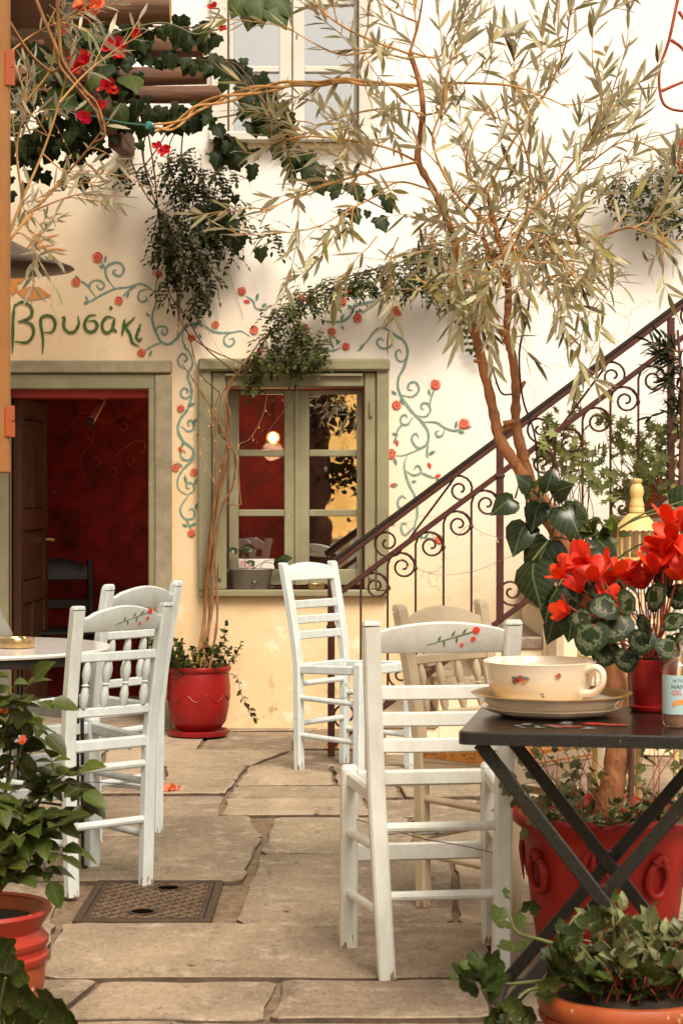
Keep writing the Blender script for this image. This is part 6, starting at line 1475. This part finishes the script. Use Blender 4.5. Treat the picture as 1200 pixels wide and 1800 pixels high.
# fronds hanging beside the tree
fj = thing('leafy_fronds', 'four dark pinnate fronds hanging against the wall beside the olive trunk', 'vine', P(800, 530, D - .1)); jt, jst = [], []
for x, y in ((790, 530), (802, 545), (810, 580), (825, 590)):
    q = [P(x + 3 * k + 4, y - 10 + 11 * k, D - .06) for k in range(5)]; jst.append((q, [.0015, .001]))
    for k in range(1, 5):
        for s_ in (-1, 1): jt.append((q[k], Vector((s_, -.1, -.35)), Vector((0, -1, .2)), .032))
    jt.append((q[-1], Vector((.2, 0, -1)), Vector((0, -1, .2)), .034))
b_ = MB(); b_.tube(cr([P(760, 470, D - .08), P(785, 500, D - .07), P(800, 540, D - .06), P(830, 585, D - .06)], 5), .003, 5); b_.build('stem', 'stem', fj)
join_stems(fj, jst, 'stem'); scatter(fj, jt, 'small', 'jasmine', 100)
# creeper on the wall at the upper corner
r7 = random.Random(53)
cu = thing('wall_creeper', 'dark creeper with small leaves on the white wall above the stair railing', 'vine', P(1150, 330, D - .1)); jt, jst = [], []
cloud([(1085, 318, 40, 26, 46, .06), (1110, 350, 50, 34, 30, .06), (1160, 300, 36, 40, 50, .06), (1180, 340, 40, 44, 70, .08), (1130, 370, 36, 28, 26, .06), (1190, 270, 20, 26, 24, .06), (1185, 390, 26, 20, 18, .05)], r7, jt, jst)
for pts in [[(1220, 300), (1150, 330), (1100, 350), (1040, 380)], [(1220, 220), (1170, 235), (1120, 250), (1090, 300)], [(1230, 350), (1180, 370), (1120, 365), (1060, 320)], [(1230, 400), (1190, 330), (1150, 260)]]:
    b_ = MB(); b_.tube(cr([P(x, y, D - .06) for x, y in pts], 5), [.004, .002], 5); b_.build('stem', 'stem', cu)
join_stems(cu, jst, 'stem'); scatter(cu, jt, 'small', 'jasmine', 300, minpx=9.5)
rt = thing('bare_red_vine', 'bare red vine twig curving down before the white wall top', 'vine', P(1210, -40, 7.5))
for pts in [[(1205, -60), (1190, 0), (1175, 70), (1158, 125), (1162, 175), (1180, 192), (1215, 196)], [(1192, 20), (1205, 40)], [(1178, 70), (1195, 82), (1205, 95)], [(1162, 160), (1185, 150), (1210, 140)], [(1200, 245), (1192, 270), (1196, 300), (1210, 310)], [(1205, 200), (1200, 245)]]:
    b_ = MB(); b_.tube(cr([P(x, y, 7.5) for x, y in pts], 5), [.007, .005], 6); b_.build('twig', 'redtwig', rt, smooth=60)

# --- plant in the pot under the window
r8 = random.Random(61)
pl = thing('pot_undergrowth', 'small leaved evergreen shrublets filling the red pot under the window', 'plant', WP + Vector((0, 0, .31))); it, stl = [], []
for k in range(64):
    a, q = r8.uniform(0, 6.28), .135 * math.sqrt(r8.random()); c0 = WP + Vector((q * math.cos(a), q * math.sin(a), .305)); w = wander(c0, Vector((math.cos(a) * .55, math.sin(a) * .55, 1)), r8.uniform(.06, .20) if k > 12 else r8.uniform(.2, .32), r8, 6, .25)
    stl.append((w, [.0022, .001])); it += shoot_leaves(w[1:], .030, .020, r8, .9, .1)
w = cr([WP + Vector((.14, -.05, .33)), WP + Vector((.20, -.06, .31)), WP + Vector((.225, -.06, .22)), WP + Vector((.27, -.06, .14)), WP + Vector((.29, -.06, .10))], 5); stl.append((w, [.002, .001])); it += shoot_leaves(w[2:], .036, .035, r8, 1.0, 0)
join_stems(pl, stl, 'stem'); scatter(pl, it, ['ovate', 'small', 'ovate'], 'jasmine', 220)
sp_ = thing('sill_plant', 'small heart leaved plant growing from the zinc tub on the sill', 'plant', TC + Vector((0, 0, .08))); it = []
for x, y, s_, d_ in [(452, 1005, .085, (-.2, -.6, -.8)), (448, 990, .05, (-1, -.2, .2)), (490, 984, .075, (1, -.3, .2)), (480, 990, .05, (.6, -.5, .4)), (424, 965, .07, (1, -.2, .05)), (418, 968, .055, (-1, -.2, .2))]:
    c0 = P(x, y, TC.y - .02); it.append((c0, Vector(d_), Vector((.2, -.8, .7)), s_)); b_ = MB(); b_.tube(cr([TC + Vector((r8.uniform(-.05, .05), 0, .08)), (TC + c0) / 2 + Vector((0, 0, .07)), c0]), .002, 5); b_.build('stem', 'stem', sp_)
scatter(sp_, it, 'heart', 'glossy', 20)

# --- scented geranium and oleander on the stair
r9 = random.Random(71)
for k, (x, n) in enumerate(((1010, 4), (1130, 6))):
    c0 = Vector(((x - 600) * 10.1 / F, 10.1, RISE * n)); 
    pot('stair_pot', ('terracotta pot on the lower stair tread, behind the heart leaved plant', 'terracotta pot on the higher stair tread, behind the birdcage')[k], c0, [(.001, 0), (.085, 0), (.10, .15), (.108, .16), (.108, .19), (.095, .19), (.001, .17)], 'terra', 24, None, 'terracotta pots on the stairs', .09, .17)
sg = thing('scented_geranium', 'pale green lacy leaved geranium bush standing on the stairs behind the railing', 'plant', Vector(((1070 - 600) * 10 / F, 10.0, .95))); it, stl = [], []
for k in range(62):
    x, y = r9.choice([(1000, 800), (1080, 790), (1140, 800), (1040, 840), (1100, 850), (1160, 840), (960, 780), (1180, 770), (1010, 760), (1060, 760)]); x += r9.gauss(0, 24); y += r9.gauss(0, 22); x = max(x, 938)
    c1 = P(x, y, 9.9 + r9.uniform(-.35, .3)); c0 = Vector(((1130 if x > 1060 else 1010) - 600, 0, 0)) * (10.1 / F) + Vector((r9.uniform(-.05, .05), 10.1, RISE * (6 if x > 1060 else 4) + .16))
    q = cr([c0, (c0 * .5 + c1 * .5) + rv(.06, r9), c1], 6); stl.append((q, [.003, .0015]))
    for _ in range(6): it.append((c1 + rv(.055, r9), rv(1, r9) + Vector((0, -.3, .1)), Vector((r9.uniform(-.6, .6), -.9, r9.uniform(.1, 1))), .075 * r9.uniform(.55, 1.2)))
join_stems(sg, stl, 'stem', 'stems'); scatter(sg, it, 'scent', 'scented', 300)
ol = thing('oleander', 'dark narrow leaved oleander at the stair railing above the birdcage', 'shrub', Vector((P(1196, 0, 9.3).x, 9.3, 0))); it, stl = [], []
b_ = MB(); b_.tube(cr([Vector((P(1200, 0, 9.3).x, 9.3, 0)), P(1202, 1000, 9.3), P(1196, 850, 9.3), P(1198, 700, 9.3), P(1190, 580, 9.3)], 5), [.02, .014, .006], 7); b_.build('trunk', 'stem', ol, smooth=60)
for k in range(34):
    y = r9.uniform(560, 760); c0 = P(1195, y, 9.3); w = wander(c0, Vector((-1 + r9.uniform(-.1, 1.4), r9.uniform(-.6, .6), r9.uniform(-.5, .7))), r9.uniform(.06, .16), r9, 5, .2); stl.append((w, [.003, .0015])); it += shoot_leaves(w, .085, .03, r9, .6, .1)
join_stems(ol, stl, 'stem'); scatter(ol, it, 'olive', 'ivy', 150)

# --- heart leaved climber round the olive trunk
ra_ = random.Random(81)
hl = thing('heart_leaved_climber', 'glossy plant with large dark heart shaped leaves hanging round the leaning olive trunk', 'plant', OP + Vector((.04, 0, .37))); it = []
q = cr([OP + Vector((.06, -.03, .36)), P(1110, 1300, 5.5), P(1100, 1150, 5.5), P(1040, 1020, 5.48), P(985, 920, 5.5), P(945, 870, 5.5), P(925, 852, 5.5)], 6); b_ = MB(); b_.tube(q, [.009, .007, .005], 6); b_.build('stem', 'stem', hl, smooth=60)
for x, y, s_, dx, dz in [(985, 885, .135, .35, -.6), (925, 915, .12, -.45, -1), (965, 945, .16, -.35, -1), (935, 985, .15, .1, -1), (905, 875, .09, -.8, -.5), (950, 880, .10, -.3, -.8), (980, 1030, .12, -.4, -1), (1000, 1010, .12, .3, -1), 
    (1050, 945, .12, .4, -.9), (1050, 975, .08, .3, -.6), (1065, 1000, .09, .1, -1), (1035, 960, .10, -.4, -1), (1085, 985, .11, .5, -.8), (970, 870, .08, .5, .3), (935, 862, .07, -.4, .4), (960, 862, .07, .2, .6), (1185, 895, .13, .7, .5), (1195, 940, .13, .4, -1), (1205, 880, .13, .8, -.2), (1010, 1060, .12, -.2, -1), (985, 1075, .11, -.5, -1), (1040, 1010, .11, .4, -.8), (1030, 925, .09, -.2, .6), (1070, 1000, .12, .1, -1)]:
    c0 = P(x, y, 5.42 + ra_.uniform(-.12, .08)); it.append((c0, Vector((dx, ra_.uniform(-.5, .1), dz)), Vector((ra_.uniform(-.7, .7), -1, ra_.uniform(.2, 1.1))), s_ * .86))
    k = min(q, key=lambda p: (p - c0).length); b_ = MB(); b_.tube(cr([k, (k + c0) / 2 + Vector((0, 0, .03)), c0], 4), .0028, 5); b_.build('leaf_stalk', 'gstem', hl, smooth=60)
scatter(hl, it, 'heart', 'glossy', 60)
it = []
for _ in range(26):
    x, y = ra_.choice([(945, 860), (1060, 925), (1040, 935), (960, 855), (1080, 945)]); it.append((P(x + ra_.gauss(0, 14), y + ra_.gauss(0, 10), 5.4), rv(1, ra_) + Vector((0, -.2, .4)), Vector((0, -1, .8)) + rv(.5, ra_), .05 * ra_.uniform(.6, 1.2)))
scatter(hl, it, 'ovate', 'rosel', 60, 'young_leaf')

# --- cyclamen on the table
rb = random.Random(91)
cy2 = thing('cyclamen', 'scarlet flowering cyclamen with silver marbled leaves in the red pot on the black table', 'flowers', CP + Vector((0, 0, .118))); it, pet = [], []
ctr = CP + Vector((0, 0, .12))
for x, y, s_, dx, dz, dd in [(1035, 1120, .105, -.3, -1, -.14), (1062, 1065, .085, -.8, -.1, -.12), (1050, 1040, .085, -.9, .3, -.04), (1135, 1090, .090, .05, .15, -.16), (1150, 1045, .085, .3, .35, -.08), (1125, 1130, .085, -.2, -.8, -.15), (1080, 1100, .095, -.4, -.6, -.10), (1185, 1090, .08, .7, .1, -.10), (1175, 1140, .085, .4, -.9, -.12), (1100, 1060, .085, -.3, .5, -.06), (1165, 1010, .08, .3, .7, 0), (1020, 1085, .08, -1, -.3, -.06), (1000, 1060, .075, -.9, .1, 0), (1195, 1045, .085, .8, .4, -.05), (1100, 1160, .08, .1, -1, -.12), (1060, 1150, .095, -.5, -.9, -.08), (1045, 1075, .08, -.6, -.7, 0.02), (1210, 1120, .08, .8, -.4, -.1)]:
    c0 = P(x, y, CP.y + dd); it.append((c0 - Vector((dx, 0, dz)).normalized() * s_ * .4, Vector((dx, -.25, dz)), Vector((rb.uniform(-.5, .5), -1, rb.uniform(.3, 1.2))), s_ * rb.uniform(.75, .98)))
    b_ = MB(); b_.tube(cr([ctr + rv(.015, rb), (ctr + c0) / 2 + Vector((0, 0, .03)), c0 - Vector((dx, 0, dz)).normalized() * s_ * .3], 4), .0022, 5); b_.build('leaf_stalk', 'redtwig', cy2, smooth=60)
scatter(cy2, it, 'cycl', 'cyclamen', 60)
for x, y, sz in [(1000, 1075, 1.0), (1012, 1000, 1.1), (1045, 1020, 1.15), (1060, 1055, 1.0), (1080, 1012, 1.0), (1120, 1028, 1.0), (1168, 968, 1.1), (1175, 925, 1.2), (1195, 975, 1.25), (1150, 1005, 1.2), (1190, 1020, 1.1), (1105, 1020, 1.1), (1035, 990, 1.0), (1075, 1030, 1.0), (1170, 980, 1.2), (1205, 935, 1.2), (1140, 1015, 1.0), (1020, 1040, 1.0), (1130, 1035, 1.1), (1165, 1000, 1.0), (1185, 950, 1.2), (1060, 1000, 1.1), (990, 1015, .9), (1180, 1000, 1.2), (1210, 985, 1.2)]:
    c0 = P(x, y, CP.y + rb.uniform(-.10, .04)); up = Vector((rb.uniform(-.55, .45) - (.7 if x < 1050 else 0), rb.uniform(-.5, .2), 1 if y < 1050 else .15))
    for k in range(5):
        a = 2 * math.pi * k / 5 + rb.uniform(-.3, .3); x_, y_ = frame_for(up); d = (x_ * math.cos(a) + y_ * math.sin(a)) * rb.uniform(.22, .62) + up.normalized() * rb.uniform(.6, 1.1); pet.append((c0, d, x_ * math.cos(a) + y_ * math.sin(a) - up * .3 + rv(.4, rb), [.056, .052][k % 2] * sz * rb.uniform(.8, 1.2)))
    b_ = MB(); b_.tube(cr([ctr + rv(.02, rb), (ctr * .45 + c0 * .55) + rv(.012, rb), c0 + Vector((0, 0, .012)), c0], 5), .0020, 5); b_.build('flower_stalk', 'redtwig', cy2, smooth=60)
scatter(cy2, pet, ['petal', 'petal'], 'petal', 150, 'petal', 8, 'petals')

# --- undergrowth of the olive pot
rc = random.Random(95)
ug = thing('olive_pot_weeds', 'straggly ground cover with reddish runners in the big red olive pot', 'plant', OP + Vector((0, 0, .37))); it, stl, st2 = [], [], []
for k in range(80):
    a, q = rc.uniform(0, 6.28), .21 * math.sqrt(rc.random()); c0 = OP + Vector((q * math.cos(a), q * math.sin(a), .37)); w = wander(c0, Vector((math.cos(a) * .8, math.sin(a) * .8, .8)), rc.uniform(.04, .12), rc, 5, .3); stl.append((w, [.0016, .0008])); it += shoot_leaves(w[1:], .028, .02, rc, .9, .1)
for k in range(22):
    a = rc.uniform(0, 6.28); c0 = OP + Vector((.12 * math.cos(a), .12 * math.sin(a), .37)); w = wander(c0, Vector((rc.uniform(-1, 1), rc.uniform(-.4, .4), 1.0)), rc.uniform(.18, .36), rc, 7, .22, .03); st2.append((w, [.0018, .001])); it += shoot_leaves(w[3:], .030, .05, rc, .9, .3)
for x, y in [(905, 1310), (925, 1360), (895, 1390), (930, 1440), (960, 1430), (1010, 1350), (1180, 1350), (1190, 1420)]:
    for _ in range(5): it.append((P(x + rc.gauss(0, 9), y + rc.gauss(0, 9), 5.3), rv(1, rc), Vector((0, -1, .8)) + rv(.5, rc), .036 * rc.uniform(.6, 1.2)))
join_stems(ug, stl, 'gstem'); join_stems(ug, st2, 'redtwig', 'runners'); scatter(ug, it, ['ovate', 'small', 'geran'], 'varieg', 200)

# --- rose bush in the terracotta pot
rd = random.Random(101)
rs = thing('rose_bush', 'leafy green rose bush growing from the orange terracotta pot beside the white chair', 'shrub', RP + Vector((0, 0, .29))); it, stl = [], []
def compound(c0, d, L_, rr, size):
    d = Vector(d).normalized(); x, y = frame_for(d); q = wander(c0, d, L_, rr, 4, .12, .06); stl.append((q, [.0018, .001]))
    for k in (1, 3):
        for s_ in (-1, 1): it.append((q[k], d * .5 + x * s_ + rv(.12, rr), Vector((0, -.5, .9)) + rv(.45, rr), size * rr.uniform(.7, 1.0)))
    it.append((q[-1], q[-1] - q[-2], Vector((0, -.5, .9)) + rv(.4, rr), size * 1.15))
for pts in [[(-30, 1590), (-10, 1500), (10, 1400), (20, 1300), (15, 1210)], [(-20, 1590), (30, 1500), (55, 1440), (85, 1380), (105, 1370)], [(-40, 1590), (-10, 1450), (30, 1340), (50, 1270)], [(-60, 1590), (-40, 1420), (-10, 1300), (-20, 1200)], [(-20, 1590), (20, 1540), (60, 1490), (75, 1440)], [(-30, 1590), (0, 1540), (25, 1480), (30, 1420)], [(-50, 1590), (-20, 1400), (10, 1280), (30, 1240)]]:
    q = cr([RP + Vector((rd.uniform(-.04, .04), rd.uniform(-.04, .04), .29))] + pp(pts[1:], 4.62, .05, rd), 6); b_ = MB(); b_.tube(q, [.006, .004, .0025], 6); b_.build('stem', 'gstem', rs, smooth=60)
    for k in range(5, len(q), 1):
        if rd.random() < .84: compound(q[k], Vector((rd.uniform(-1, 1), rd.uniform(-.9, .5), rd.uniform(-.4, .7))), rd.uniform(.06, .10), rd, .058)
join_stems(rs, stl, 'gstem'); scatter(rs, it, 'ovate', 'rosel', 300)
pet = []; flower(P(2, 1245, 4.55), .022, 7, pet, rd); flower(P(40, 1308, 4.5), .018, 3, pet, rd, Vector((0, -.4, 1)), 1.6); scatter(rs, pet, 'rpetal', 'petalor', 20, 'petal', 3, 'petals')
lg = thing('geranium_plant', 'dark round leaved geranium at the foot of the orange terracotta pot', 'plant', Vector((P(30, 1850, 4.3).x, 4.3, 0))); it = []
gb = Vector((P(30, 1850, 4.3).x, 4.3, .0))
for x, y, s_ in [(10, 1700, .11), (25, 1720, .10), (-5, 1740, .11), (15, 1765, .11), (35, 1750, .09), (90, 1765, .08), (75, 1780, .08), (105, 1785, .085), (85, 1795, .09), (60, 1800, .08), (20, 1800, .1), (120, 1800, .07), (-10, 1780, .1), (5, 1670, .07)]:
    c0 = P(x, y, 4.3 + rd.uniform(-.1, .1)); it.append((c0 - Vector((0, 0, s_ * .3)), Vector((rd.uniform(-.4, .4), -.4, .8)), Vector((rd.uniform(-.4, .4), -1, .9)), s_)); b_ = MB(); b_.tube(cr([gb + rv(.02, rd) * 1.0 + Vector((0, 0, .02)), (gb + c0) / 2 + rv(.03, rd), c0 - Vector((0, 0, s_ * .2))], 4), .0025, 5); b_.build('leaf_stalk', 'gstem', lg)
scatter(lg, it, 'geran', 'geran', 40)

# --- ivy geranium in the front pot
re_ = random.Random(111)
ig = thing('ivy_geranium', 'trailing ivy geranium with lobed leaves hanging over the beaded terracotta pot', 'plant', FP + Vector((0, 0, .235))); it, stl = [], []
ft0 = FP + Vector((-.05, 0, .235))
for pts, lv in [([(1020, 1680), (960, 1655), (910, 1640), (895, 1610)], [(905, 1600, .075), (930, 1615, .07), (895, 1575, .03), (905, 1645, .07), (925, 1560 + 40, .05)]), ([(1000, 1720), (940, 1725), (880, 1728), (840, 1700)], [(840, 1715, .085), (870, 1715, .095), (830, 1690, .05), (850, 1680, .05), (815, 1705, .04), (885, 1740, .07)]),
                ([(1040, 1690), (1000, 1640), (1010, 1610)], [(1000, 1610, .08), (985, 1640, .07), (1010, 1620, .07)]), ([(1040, 1700), (1010, 1670), (1020, 1650)], [(1015, 1660, .08), (1040, 1620, .075)]), ([(1010, 1740), (980, 1700), (970, 1690)], [(965, 1700, .085), (990, 1690, .08), (980, 1740, .08), (955, 1730, .07)]),
                ([(980, 1740), (930, 1740), (900, 1770), (890, 1800)], [(895, 1775, .06), (885, 1800, .07), (905, 1800, .07), (930, 1790, .06), (870, 1790, .05)]), ([(1080, 1690), (1075, 1600), (1078, 1570)], [(1078, 1585, .06), (1095, 1610, .05), (1065, 1605, .05), (1080, 1630, .05)])]:
    q = cr([ft0] + pp(pts, 4.15, .03, re_), 5); b_ = MB(); b_.tube(q, [.0045, .003], 6); b_.build('stem', 'gstem', ig, smooth=60)
    for x, y, s_ in lv:
        for z in range(1 if y < 1660 else 2):
            it.append((P(x + re_.gauss(0, 6), y + re_.gauss(0, 6), 4.12 + re_.uniform(-.06, .06)) - Vector((0, 0, s_ * .2)), Vector((re_.uniform(-1, 1), -.3, re_.uniform(-.3, .8))), Vector((re_.uniform(-.5, .5), -1, 1.0)), s_ * re_.uniform(.5, .98)))
for _ in range(70):
    a, q = re_.uniform(0, 6.28), .16 * math.sqrt(re_.random()); it.append((FP + Vector((q * math.cos(a), q * math.sin(a), .25 + re_.uniform(0, .06))), Vector((math.cos(a), math.sin(a), .3)) + rv(.6, re_), Vector((0, -.6, 1)) + rv(.5, re_), .055 * re_.uniform(.7, 1.2)))
scatter(ig, it, 'geran', 'geran', 200)
vg = thing('variegated_shrublet', 'pale small leaved shrublet growing beside the ivy geranium in the beaded pot', 'plant', FP + Vector((.06, .02, .235))); it, stl = [], []
for k in range(80):
    c0 = FP + Vector((re_.uniform(-.10, .16), re_.uniform(-.10, .12), .24)); w = wander(c0, Vector((re_.uniform(-.6, .6), re_.uniform(-.6, .3), 1)), re_.uniform(.06, .17), re_, 6, .22); stl.append((w, [.002, .001])); it += shoot_leaves(w[2:], .036, .026, re_, .85, .15)
join_stems(vg, stl, 'redtwig'); scatter(vg, it, ['ovate', 'small'], 'varieg', 250)

# ------------------------------------------------------------------ fairy lights
rf_ = random.Random(121)
def fairy(name, label, paths, m='cordcopper', step=.07, rad=.0011):
    p0 = paths[0][0]; t = thing(name, label, 'string lights', p0, 0, 'fairy light strings')
    for q in paths:
        q = cr(q, 6); b_ = MB(); b_.tube(q, rad, 4); b_.build('wire', m, t, smooth=0); acc = 0
        for a, b in zip(q[:-1], q[1:]):
            acc += (b - a).length
            if acc > step:
                acc = 0; e = b + Vector((rf_.uniform(-.015, .015), -.01, -rf_.uniform(.012, .03))); w = MB(); w.tube([b, e], .0008, 3); w.build('lead', m, t, smooth=0)
                w = MB(); w.lathe([(.0004, -.005), (.0021, -.002), (.0021, .003), (.0004, .005)], e, 6); w.build('bulb', 'bulb', t)
fairy('fairy_lights', 'string of tiny warm bulbs wound through the vine canes beside the window', [[W0(300, 540, .13), W0(330, 600, .13), W0(350, 660, .13), W0(372, 740, .17), W0(380, 820, .17), W0(395, 800, .17)], [W0(345, 520, .13), W0(360, 570, .13), W0(390, 620, .15), W0(430, 640, .15), W0(470, 655, .15)], [W0(380, 690, .17), W0(366, 760, .17), W0(352, 790, .13), W0(378, 850, .17)], [W0(470, 690, .15), W0(462, 730, .15), W0(440, 770, .15), W0(420, 780, .15)]])
fairy('fairy_lights', 'string of tiny warm bulbs lying in the pergola vines above the taverna sign', [[P(30, 180, 9.3), P(60, 150, 9.3), P(85, 200, 9.3), P(110, 240, 9.4), P(150, 330, 9.9)], [P(60, 60, 9.2), P(90, 100, 9.2), P(70, 170, 9.3)], [P(150, 330, 10.3), P(200, 345, 10.5), P(260, 330, 10.6), P(310, 400, 10.65), P(330, 480, 10.7)]])
fairy('fairy_lights', 'thin string of tiny warm bulbs draped between the stair balusters', [[rp(680, 958, -.03), rp(720, 992, -.03), rp(770, 1010, -.03), rp(830, 1004, -.03), rp(878, 985, -.03), rp(912, 972, -.03)], [rp(800, 945, -.03), rp(822, 924, -.03), rp(850, 938, -.03), rp(880, 945, -.03), rp(905, 940, -.03)]], 'wire')
cd = MB(); cd.tube(cr([P(840, 520, 5.52), P(842, 560, 5.53), P(862, 625, 5.54), P(866, 650, 5.55), P(880, 690, 5.55), P(900, 693, 5.58)], 5), .0028, 5); cd.tube(cr([P(935, 480, 5.55), P(925, 560, 5.57), P(912, 620, 5.58), P(918, 700, 5.58), P(938, 760, 5.58), P(945, 830, 5.58), P(950, 880, 5.58)], 5), .0030, 5)
o = cd.build('dark_cable', 'ironblack', smooth=60); tag(o, 'dark twisted light cable hanging along the olive trunks', 'cable')
for k, (pts, lab) in enumerate((([(428, 560), (400, 470), (385, 400), (372, 320)], 'thin wire slanting up the wall above the window, next to the hanging climber'), ([(650, 500), (600, 440), (545, 385)], 'thin wire on the bare wall between vine arch and olive leaves'))):
    b_ = MB(); b_.tube([W0(x, y, .012) for x, y in pts], .0012, 4); o = b_.build('wall_wire', 'cordcopper'); tag(o, lab, 'wire')

# ------------------------------------------------------------------ fallen flower and leaves
for (x, y, s_), lab, m in (((304, 1392, .034), 'withered orange flower lying on the paving beyond the manhole cover', 'petalor'), ((1010, 1364, .0), '', ''), ((586, 1318, .030), 'small orange fallen petals beside the foot of the stair newel', 'paintorange')):
    if not lab: continue
    g0 = G(x, y); t = thing('fallen_flower', lab, 'flower', g0); pet = []
    for k in range(9): pet.append((g0 + Vector((rf_.uniform(-.02, .02), rf_.uniform(-.02, .02), .006)), rv(1, rf_) + Vector((0, 0, .5)), Vector((0, -.5, 1)) + rv(.5, rf_), s_ * rf_.uniform(.7, 1.1)))
    scatter(t, pet, 'rpetal', m, 20, 'petal', 3, 'petals')

rg_ = random.Random(131)
gt = thing('garden_tree', 'dark leafy tree behind the viewer, mirrored in the window panes', 'tree', (-.25, -4.0, 0)); it = []
b_ = MB(); b_.tube(cr([(-.25, -4, 0), (-.22, -4, .8), (-.3, -4, 1.6), (-.2, -4, 2.6)], 5), [.11, .09, .06], 8); b_.build('trunk', 'stem', gt, smooth=60)
for k in range(520):
    c0 = Vector(rg_.choice([(-.2, -4, 2.5), (.05, -4.1, 2.3), (-.3, -3.9, 2.1), (.15, -4, 1.55), (0, -4.1, 1.4), (-.5, -4, 2.4)])) + Vector((rg_.gauss(0, .15), rg_.gauss(0, .15), rg_.gauss(0, .13))); it.append((c0, rv(1, rg_) + Vector((0, 0, -.3)), rv(1, rg_), .11 * rg_.uniform(.7, 1.2)))
scatter(gt, it, 'ovate', 'ivy', 0, sname='crown')

fl_ = random.Random(141)
for k, (x, y, lab) in enumerate(((505, 1600, 'small dry leaf on the big slab beside the manhole cover'), (428, 1588, 'small dry leaf in the sandy joint at the manhole cover corner'), (712, 1470, 'tan dry leaf under the ivory chair frame'), (330, 1700, 'small brown leaf on the long slab below the manhole cover'), (560, 1432, 'small dry leaf between the two white chair groups'), (780, 1580, 'brown dry leaf by the foot of the beige chair'))):
    g0 = G(x, y) + Vector((0, 0, .010)); o = bpy.data.objects.new('fallen_leaf', leaf_data('ovate', 'petaldry')); COL.objects.link(o); o.matrix_world = lmat(g0, (fl_.uniform(-1, 1), fl_.uniform(-1, 1), .05), (0, 0, 1), fl_.uniform(.020, .032)); tag(o, lab, 'leaf')
